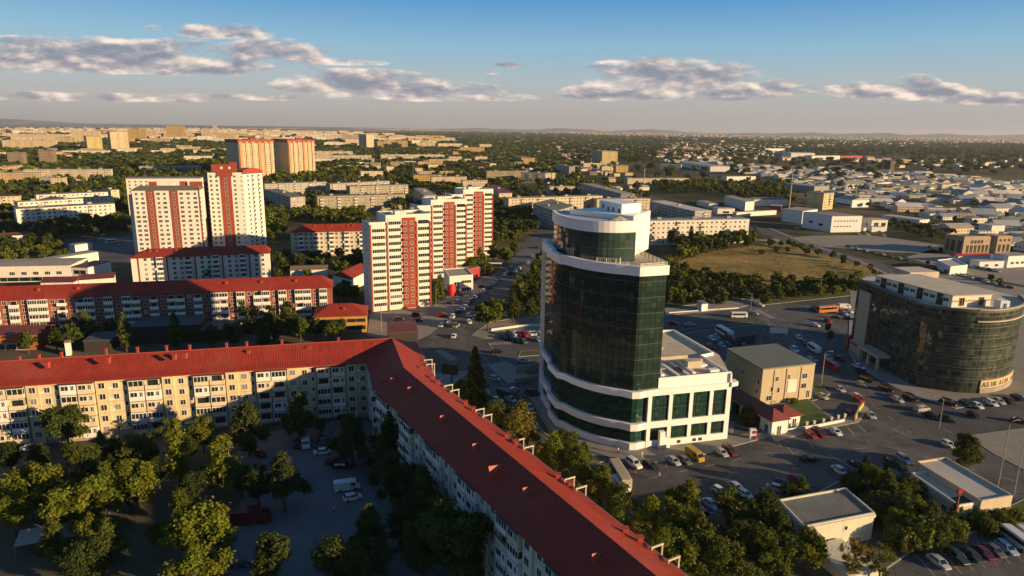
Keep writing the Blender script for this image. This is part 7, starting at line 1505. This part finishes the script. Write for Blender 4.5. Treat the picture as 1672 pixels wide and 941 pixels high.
row('parked in shade between the grove trees', [(1160, 827, S, 'pale blue', 16, 13), (1148, 846, O_, 'black', 16, 12), (1175, 806, Hb, 'white', 16, 10), (1201, 799, S, 'silver', 16, 12), (1216, 811, Hb, 'white', 16, 10), (1222, 858, S, 'silver', 14, 2)])
vehicle(1012, 785, 13, 22, 'bus', 'beige', 'long pale bus parked behind the trees by the bent red roof', None)
vehicle(1012, 799, 13, 10, 'van', 'white', 'white van end beside the long pale bus', None)
row('in the lowest right car park row', [(1532, 922, S, 'silver'), (1562, 915, O_, 'dark green'), (1586, 911, S, 'dark green'), (1605, 907, S, 'maroon'), (1623, 903, S, 'grey'), (1643, 899, E_, 'pale blue')], (20, 15))
row('at the right end of the lowest car park row', [(1660, 890, 'minibus', 'white'), (1676, 882, 'van', 'white'), (1648, 884, 'van', 'silver')][:2], (20, 15))
row('parked above the sand coloured hall', [(1456, 757, S, 'black', 18, 12), (1475, 753, E_, 'silver', 18, 13), (1463, 763, S, 'grey', 16, 11)][:2]+[(1470, 766, Hb, 'black', 18, 13)])
row('on the road right of the open asphalt', [(1546, 728, S, 'white', 18, 10), (1505, 671, O_, 'silver', 16, -2), (1544, 688, O_, 'dark green', 17, 3), (1519, 682, S, 'black', 16, 6), (1589, 681, Hb, 'black', 14, 8), (1665, 690, S, 'maroon', 14, 3)], moving=True)
row('parked along the curved office front', [(1548, 661, O_, 'black', 17, 5), (1577, 662, S, 'dark green'), (1594, 665, S, 'white'), (1618, 661, E_, 'white'), (1630, 658, S, 'silver'), (1646, 657, S, 'maroon'), (1661, 652, S, 'black')], (17, 9))
row('on the street beside the office canopy', [(1402, 601, S, 'white', 14, 5), (1407, 612, O_, 'black', 15, 7), (1415, 623, O_, 'black', 15, 5), (1406, 630, S, 'beige', 14, 5), (1447, 638, O_, 'black', 16, 5), (1464, 655, S, 'silver', 14, 7), (1487, 653, O_, 'black', 16, 7), (1371, 638, S, 'silver', 14, 10), (1398, 650, S, 'white', 16, 10), (1402, 655, Hb, 'red', 12, 8), (1342, 650, S, 'beige', 16, 9), (1421, 681, S, 'silver', 10, 10), (1385, 676, Hb, 'maroon', 3, -6)], moving=True)
row('queueing between the tan building and the office', [(1297, 574, O_, 'white', 14, 12), (1329, 574, 'minibus', 'white', 12, 8), (1325, 590, Hb, 'pale blue', 10, 3), (1352, 586, S, 'silver', 12, 8), (1357, 602, 'minibus', 'red', 12, 7), (1304, 553, S, 'white', 8, 6), (1272, 542, S, 'black', 8, 5), (1370, 588, S, 'black', 12, 8), (1313, 562, S, 'grey', 10, 8)], moving=True)
row('in the parking lot across the avenue by the office', [(1350, 510, 'bus', 'orange', 12, -1), (1330, 508, O_, 'dark blue', 6, 1), (1366, 505, S, 'red', 8, 2), (1378, 504, 'van', 'white', 8, 0), (1378, 514, S, 'silver', 8, 3), (1386, 510, S, 'white', 8, 3), (1365, 520, S, 'grey', 8, 1), (1385, 522, S, 'black', 8, 1), (1330, 533, S, 'white', 8, 2), (1352, 526, Hb, 'red', 5, 3)])
row('on the avenue behind the tower wing', [(1206, 519, 'minibus', 'white', 10, 0), (1232, 497, 'estate', 'pale blue', 8, 2), (1240, 500, S, 'white', 8, 2), (1231, 514, Hb, 'beige', 6, 1), (1126, 532, S, 'pale blue', 9, 0), (1100, 530, S, 'red', 9, 1)], moving=True)
row('in the car park behind the tower wing', [(1162, 555, S, 'white'), (1169, 552, S, 'silver'), (1183, 548, 'bus', 'white'), (1190, 555, O_, 'red'), (1196, 558, S, 'maroon'), (1172, 562, S, 'black'), (1178, 566, S, 'silver'), (1187, 565, S, 'dark blue'), (1202, 563, S, 'black'), (1210, 562, Hb, 'pale blue'), (1160, 568, S, 'red')], (10, 6))
row('in the small lot left of the tower', [(831, 549, O_, 'black'), (840, 547, S, 'white'), (849, 548, S, 'red'), (857, 549, O_, 'red'), (866, 547, S, 'white'), (872, 547, Hb, 'silver'), (883, 546, S, 'white'), (836, 556, S, 'dark blue'), (845, 558, S, 'black'), (855, 560, S, 'grey'), (879, 557, S, 'silver'), (823, 553, S, 'black')], (8, 6))
row('on the shaded road between plaza and tower', [(856, 592, S, 'silver', 14, 2), (811, 577, S, 'black', 14, 0), (808, 621, Hb, 'silver', 12, 3), (811, 656, S, 'white', 10, 3), (812, 664, Hb, 'silver', 10, 4), (826, 649, 'van', 'dark green', 10, 3), (834, 655, S, 'pale blue', 10, 5), (864, 668, S, 'silver', 10, 12), (868, 643, Hb, 'maroon', 10, 2), (838, 640, Hb, 'white', 8, -4)], moving=True)
row('driving over the crossing', [(745, 534, O_, 'beige', 8, -7), (741, 551, S, 'white', 3, -7), (766, 528, Hb, 'white', 8, 8), (766, 517, S, 'white', 6, 4), (776, 520, Hb, 'silver', 6, -6)], moving=True)
row('parked on the avenue kerb, lower half', [(721, 533, S, 'white'), (729, 527, S, 'silver'), (740, 519, O_, 'white'), (747, 511, S, 'black'), (755, 507, S, 'white'), (759, 503, S, 'white'), (764, 497, S, 'silver'), (768, 493, Hb, 'grey'), (775, 487, S, 'white'), (780, 483, Hb, 'silver')], (8, -7))
row('parked on the avenue kerb, upper half', [(790, 477, O_, 'white'), (799, 471, S, 'black'), (805, 465, S, 'silver'), (810, 461, S, 'white'), (816, 457, S, 'beige'), (823, 450, S, 'white'), (828, 446, S, 'white'), (835, 448, O_, 'black'), (842, 444, O_, 'white'), (848, 440, S, 'white'), (836, 437, Hb, 'silver'), (843, 431, S, 'white')], (8, -7))
row('on the high rise forecourt', [(681, 517, O_, 'maroon', 10, 0), (682, 525, S, 'black', 10, 0), (652, 523, Hb, 'yellow', 8, 0), (722, 517, O_, 'red', 8, 0), (733, 497, S, 'black', 8, 0), (748, 494, E_, 'white', 8, -3), (750, 483, Hb, 'black', 8, 0), (787, 470, Hb, 'black', 8, 0)])
row('in the courtyard near the corner of the block', [(485, 728, S, 'black', 1, 9), (499, 728, 'van', 'white', 1, 9), (527, 722, O_, 'black', 1, 9), (528, 731, S, 'grey', 9, -1), (528, 741, S, 'white', 9, -1), (565, 688, O_, 'black', 8, 2), (546, 757, S, 'black', 8, -1), (560, 764, E_, 'black', 8, 0), (424, 743, S, 'black', 8, 6), (602, 746, Hb, 'silver', 5, 6), (602, 750, Hb, 'grey', 8, 0)][:10])
vehicle(530, 714, 1, 9, 'van', 'grey', 'dark grey roofed van in the courtyard bay marked white', None)
vehicle(567, 800, 10, -1.5, 'van', 'white', 'white panel van in the middle of the courtyard car park', 'vehicles in the courtyard car park middle')
vehicle(576, 816, 10, -2, 'hatchback', 'white', 'white hatchback beside the white panel van in the courtyard', 'vehicles in the courtyard car park middle')
vehicle(408, 855, 10, -1.2, 'lorry', 'maroon', 'long dark red lorry parked at the left edge of courtyard', None)
row('at the bottom of the courtyard', [(656, 893, O_, 'black', 4, 10), (400, 924, S, 'dark blue', 10, -1), (96, 826, Hb, 'silver', 10, -4), (690, 935, S, 'black', 8, 2)][:3])
row('by the cream block entrance at left', [(50, 735, S, 'white', 9, -1), (65, 737, Hb, 'silver', 9, -1), (10, 740, S, 'red', 9, -1)])
row('in the service yard at left', [(160, 379, S, 'white', 8, -2), (168, 385, S, 'silver', 8, -2), (150, 383, S, 'black', 8, -2), (182, 397, 'minibus', 'white', 8, -1), (166, 391, Hb, 'white', 6, -1), (176, 372, Hb, 'silver', 8, 0)])
LR = random.Random(77); cols_ = ['white', 'silver', 'black', 'grey', 'white', 'dark blue', 'red', 'beige']
row('in the long line on the depot road', [(1545+i*13, 444+i*3.4, LR.choice((S, S, O_, Hb)), LR.choice(cols_)) for i in range(9)], (9, 3))
row('parked along the boulevard', [(1385+i*14, 404+i*3.2, LR.choice((S, S, O_, Hb)), LR.choice(cols_)) for i in range(8)], (9, 3))
row('on the college lot', [(1518+i*6, 405+(i % 3)*2, LR.choice((S, O_, Hb)), LR.choice(cols_)) for i in range(6)], (9, 3))
row('below the big warehouse', [(1388, 374, S, 'white'), (1405, 377, 'bus', 'white'), (1402, 384, Hb, 'silver'), (1415, 384, S, 'white'), (1442, 386, S, 'beige'), (1301, 374, S, 'white')], (9, 2))
row('on the avenue leading away behind the tower', [(868, 420, S, 'white', 4, -8), (862, 430, S, 'silver', 4, -8), (876, 405, S, 'black', 3, -8)], moving=True)
row('beside the fuel station', [(1590+i*8, 437+i*1.5, LR.choice((S, Hb, O_)), LR.choice(cols_)) for i in range(6)], (8, 4))
# ---------------- street furniture ----------------
M_POLE = mat('weathered pole', (0.30, 0.26, 0.20), .8, .2, 1.0)
def lamp(px, py, h, label, arm=2.0, a=0.0, group='street lamps'):
    p = G(px, py); r = thing('street_lamp', label, 'street lamp', (p.x, p.y, 0), group); b = MB(); b.tube([(p.x, p.y, 0), (p.x, p.y, h*.95), (p.x+math.cos(a)*arm*.3, p.y+math.sin(a)*arm*.3, h)], [.13, .09, .06]); part('pole', b, M_POLE, r)
    b = MB(); b.tube([(p.x+math.cos(a)*arm*.3, p.y+math.sin(a)*arm*.3, h), (p.x+math.cos(a)*arm, p.y+math.sin(a)*arm, h+.15)], [.05, .05]); part('arm', b, M_POLE, r)
    b = MB(); q = (p.x+math.cos(a)*arm, p.y+math.sin(a)*arm); b.box(q[0]-.4, q[0]+.4, q[1]-.18, q[1]+.18, h+.05, h+.22); part('lamp_head', b, M_METAL, r)
lamp(1341, 628, 11, 'tall lamp post right of the tan building', 2, 0)
lamp(1629, 795, 16, 'tall wooden lighting mast behind the sand coloured hall', 2.5, .3); lamp(1655, 808, 13, 'second mast, nearest to the right edge, with lamp head', 1.5, 2.6)
lamp(1533, 700, 9, 'bent lamp post at the road bend below the office', 2.5, 3.0)
lamp(623, 542, 11, 'pale post on the forecourt left of the kiosk', 1, 0); lamp(712, 500, 10, 'post at the corner of the nearest high rise', 2, .8)
lamp(1225, 512, 9, 'lamp post on the avenue kerb behind the tower', 1.5, 3); lamp(1231, 548, 8, 'lamp post at the end of the car park island', 1.5, 0); lamp(1242, 565, 6, 'short white post behind the tan building', .8, 0)
lamp(378, 795, 9, 'white stemmed post among the courtyard trees', .8, 1); lamp(784, 462, 8, 'post beside the white red shop', 1.2, 0)
for px, py, h, lab in ((1288, 341, 42, 'very tall thin mast above the white warehouse'), (1051, 306, 26, 'slim brown mast by the roadside school'), (1395, 333, 20, 'thin pale mast right of the market hall')):
    p = G(px, py); r = thing('radio_mast', lab, 'mast', (p.x, p.y, 0), 'tall masts'); b = MB(); b.tube([(p.x, p.y, 0), (p.x, p.y, h)], [.9, .55], 6); part('mast_pole', b, M_POLE, r); b = MB(); b.box(p.x-1.1, p.x+1.1, p.y-1, p.y+1, h-3, h-1.6); part('collar', b, M_POLE, r)
# black billboard on the plaza
p = G(738, 634); r = thing('billboard', 'big black backed billboard on a post in the plaza', 'billboard', (p.x, p.y, 0)); b = MB(); b.tube([(p.x, p.y, 0), (p.x, p.y, 4.5)], [.28, .25]); part('post', b, M_DARK, r); b = MB(); b.beam((p.x-3.0, p.y+.4, 6.2), (p.x+1.9, p.y-.2, 5.9), .35, 3.2); part('panel', b, M_DARK, r)
# concrete gate portal on the median
p = G(845, 612); r = thing('underpass_wall', 'low concrete ramp wall beside the tower road', 'wall', (p.x, p.y, 0)); b = MB(); a = G(840, 627); c = G(887, 619); b.beam((a.x, a.y, .9), (c.x, c.y, .9), .5, 1.8); part('front_wall', b, M_CONC, r); b = MB(); a = G(843, 609); c = G(888, 602); b.beam((a.x, a.y, 1.1), (c.x, c.y, 1.1), .5, 2.2); part('back_wall', b, M_CONC, r)
def wallrun(name, label, pts, h, t, m, cat='wall'):
    P = [G(*q) for q in pts]; r = thing(name, label, cat, (P[0].x, P[0].y, 0)); b = MB(); band(b, [(p.x, p.y) for p in P], t/2, t/2, .1, h); part('wall', b, m, r); return r
wallrun('low_wall', 'low pale park wall at the corner by the crossing', [(802, 541), (846, 535), (893, 532)], 1.0, .3, M_HRW)
wallrun('low_wall', 'low white roadside wall along the gatehouse lawn', [(1280, 706), (1330, 699), (1378, 689)], 0.9, .35, M_HRW); wallrun('low_wall', 'long pale kerb wall along the avenue behind the tower', [(1092, 512), (1160, 507), (1206, 504)], .55, .3, M_HRW)
wallrun('yellow_barrier', 'yellow painted barrier at the street bend', [(1395, 688), (1402, 672), (1409, 663)], 1.2, .4, mat('yellow barrier paint', (0.50, 0.38, 0.10), .7)); wallrun('low_wall', 'curved yard wall between gatehouse and tower', [(1197, 694), (1212, 700), (1243, 706)], .5, .3, M_WALK)
for i, (px, py) in enumerate(((1300, 701), (1317, 698), (1329, 696), (1344, 693), (1357, 690), (1368, 687), (1379, 685))):
    p = G(px, py); r = thing('gate_pillar', '%s pale wall pillar along the gatehouse lawn' % ORD[i], 'pillar', (p.x, p.y, 0), 'pillars of the low lawn wall'); b = MB(); b.box(p.x-.25, p.x+.25, p.y-.25, p.y+.25, .1, 1.5); part('shaft', b, M_HRW, r); b = MB(); b.box(p.x-.33, p.x+.33, p.y-.33, p.y+.33, 1.51, 1.65); part('cap', b, M_HRW, r)
p = G(1230, 716); r = thing('gate_cabin', 'white sign cabin with a red round sign by the yard gate', 'cabin', (p.x, p.y, 0)); b = MB(); b.box(p.x-1.1, p.x+.5, p.y-.5, p.y+.5, .1, 2.7); part('cabin', b, M_WHITE, r)
M_RS = mat('bright red panel', (.5, .02, .02)); b = MB(); b.lathe([(.45, 0), (.45, .06)], 12); me = b.mesh('red_sign', [M_RS]); me.transform(Matrix.Rotation(math.pi/2, 4, 'X')); link('red_sign', me, r, (0, -.56, 2.0)); b = MB(); b.box(p.x+.1, p.x+.6, p.y-.9, p.y-.55, .1, 1.0); part('red_box', b, M_RS, r)
# billboards and umbrellas above the car park
p = G(1272, 560); r = thing('billboard', 'white billboard on posts behind the tan building', 'billboard', (p.x, p.y, 0)); b = MB(); b.beam((p.x-4, p.y, 5), (p.x+2.5, p.y-.8, 5), .3, 2.2); part('panel', b, M_HRW, r)
for dx in (-3, 2): b = MB(); b.tube([(p.x+dx, p.y, 0), (p.x+dx, p.y, 4.2)], [.15, .15]); part('post', b, M_POLE, r)
wallrun('blue_fence', 'dark blue sheet fence at the end of the car park', [(1200, 566), (1232, 560)], 3.2, .2, mat('dark blue sheet', (0.02, 0.04, 0.07), .6), 'fence')
# flagpole with red box at the sand hall
p = G(1557, 860); r = thing('sign_post', 'red and white post beside the sand coloured hall', 'post', (p.x, p.y, 0)); b = MB(); b.tube([(p.x, p.y, 0), (p.x, p.y, 8.2)], [.13, .11]); part('pole', b, mat('red white post paint', (0.45, 0.10, 0.09), .7, .8, .8), r); b = MB(); b.box(p.x-.5, p.x+.4, p.y-.3, p.y+.3, 7.6, 8.4); part('red_head', b, M_RS, r)
# carport roof bottom left
p = G(62, 885); r = thing('carport', 'low carport with sloping pale sheet roof at bottom left', 'carport', (p.x, p.y, 0)); u = (G(85, 882)-G(22, 893)).normalized(); n = Vector((-u.y, u.x, 0)); a = G(22, 893, 2.2); b = MB(); q = [a, a+u*10, a+u*10+n*4.5+Vector((0, 0, .7)), a+n*4.5+Vector((0, 0, .7))]; b.face(q); b.face([v-Vector((0, 0, .1)) for v in reversed(q)]); part('roof', b, M_PALER, r)
for k in (0, 5, 10):
    for t, zz in ((.1, 2.15), (4.4, 2.8)): v = a+u*(k*.98+.1)+n*t; b = MB(); b.tube([(v.x, v.y, 0), (v.x, v.y, zz)], [.07, .07]); part('post', b, M_METAL, r)
# a few people on the pavements
M_SKIN = mat('skin', (0.45, 0.28, 0.20), .7); M_HAIR = mat('dark hair', (0.02, 0.015, 0.012), .8)
def person(px, py, a, top, leg, label):
    p = G(px, py); b = MB(); s = 1.72
    for sx, ph in ((-.09, .16), (.09, -.14)): b.tube([(sx, 0, .86), (sx, ph*.5, .46), (sx*.9, ph-.05 if ph < 0 else ph, .06), (sx*.9, ph+.12, .03)], [.095, .062, .045, .04], 6, 1)
    b.tube([(0, 0, .84), (0, .01, 1.0), (0, .02, 1.25), (0, .02, 1.42), (0, .02, 1.5)], [.15, .135, .165, .14, .06], 8, 0)
    for sx, ph in ((-1, -.14), (1, .14)): b.tube([(sx*.17, .02, 1.40), (sx*.22, ph*.6, 1.14), (sx*.21, ph+.05, .92), (sx*.20, ph+.08, .83)], [.055, .045, .034, .028], 6, 0)
    b.tube([(0, .02, 1.48), (0, .03, 1.54)], [.05, .05], 6, 2); b.tube([(0, .04, 1.53), (0, .04, 1.58), (0, .035, 1.66), (0, .03, 1.73), (0, .03, 1.755)], [.055, .085, .095, .075, .03], 8, 2)
    hb = MB(); hb.tube([(0, .0, 1.62), (0, .0, 1.70), (0, .015, 1.775)], [.10, .102, .04], 8)
    r = link('person', b.mesh('person', [top, leg, M_SKIN]), None, (p.x, p.y, .13), a); tag(r, label, 'person'); link('hair', hb.mesh('hair', [M_HAIR]), r)
tw, tb, tr_ = mat('white cloth', (.6, .6, .58), .9), mat('dark cloth', (.03, .03, .04), .9), mat('red cloth', (.4, .04, .05), .9)
person(1037, 779, .4, tr_, tb, 'person in a red top walking beside the white off-roader'); person(1076, 783, 2.0, tw, tb, 'person in a white top alone on the asphalt before the tower'); person(1009, 741, 1.2, tw, tb, 'person in white on the pavement near the rounded tower corner'); person(1048, 748, .3, tw, tw, 'person dressed in white at the tower pavement edge')
person(1087, 770, 1.0, tr_, tb, 'person in red among the cars before the tower'); person(545, 838, 1.5, tw, tb, 'person in white standing by trees in the courtyard'); person(478, 703, 0, tw, tb, 'person near the cream block wall in the courtyard'); person(1360, 690, 0, tb, tb, 'person in dark clothes behind the low lawn wall')
print('CARS', CARN)
# ---------------- air ----------------
HAZE = True
if HAZE:
    m = bpy.data.materials.new('haze'); m.use_nodes = True; t = m.node_tree; t.nodes.clear(); q = NT(t)
    pv = q.n('ShaderNodeVolumePrincipled', {'Color': (0.82, 0.89, 1.0, 1), 'Density': 0.00003, 'Anisotropy': 0.2}); t.links.new(pv.outputs[0], q.n('ShaderNodeOutputMaterial').inputs['Volume'])
    b = MB(); b.box(-26000, 26000, -1500, 27000, -6.0, 215.0); o = link('haze', b.mesh('haze', [m])); o['kind'] = 'stuff'; o['label'] = 'thin evening haze over the plain'; o['category'] = 'haze'
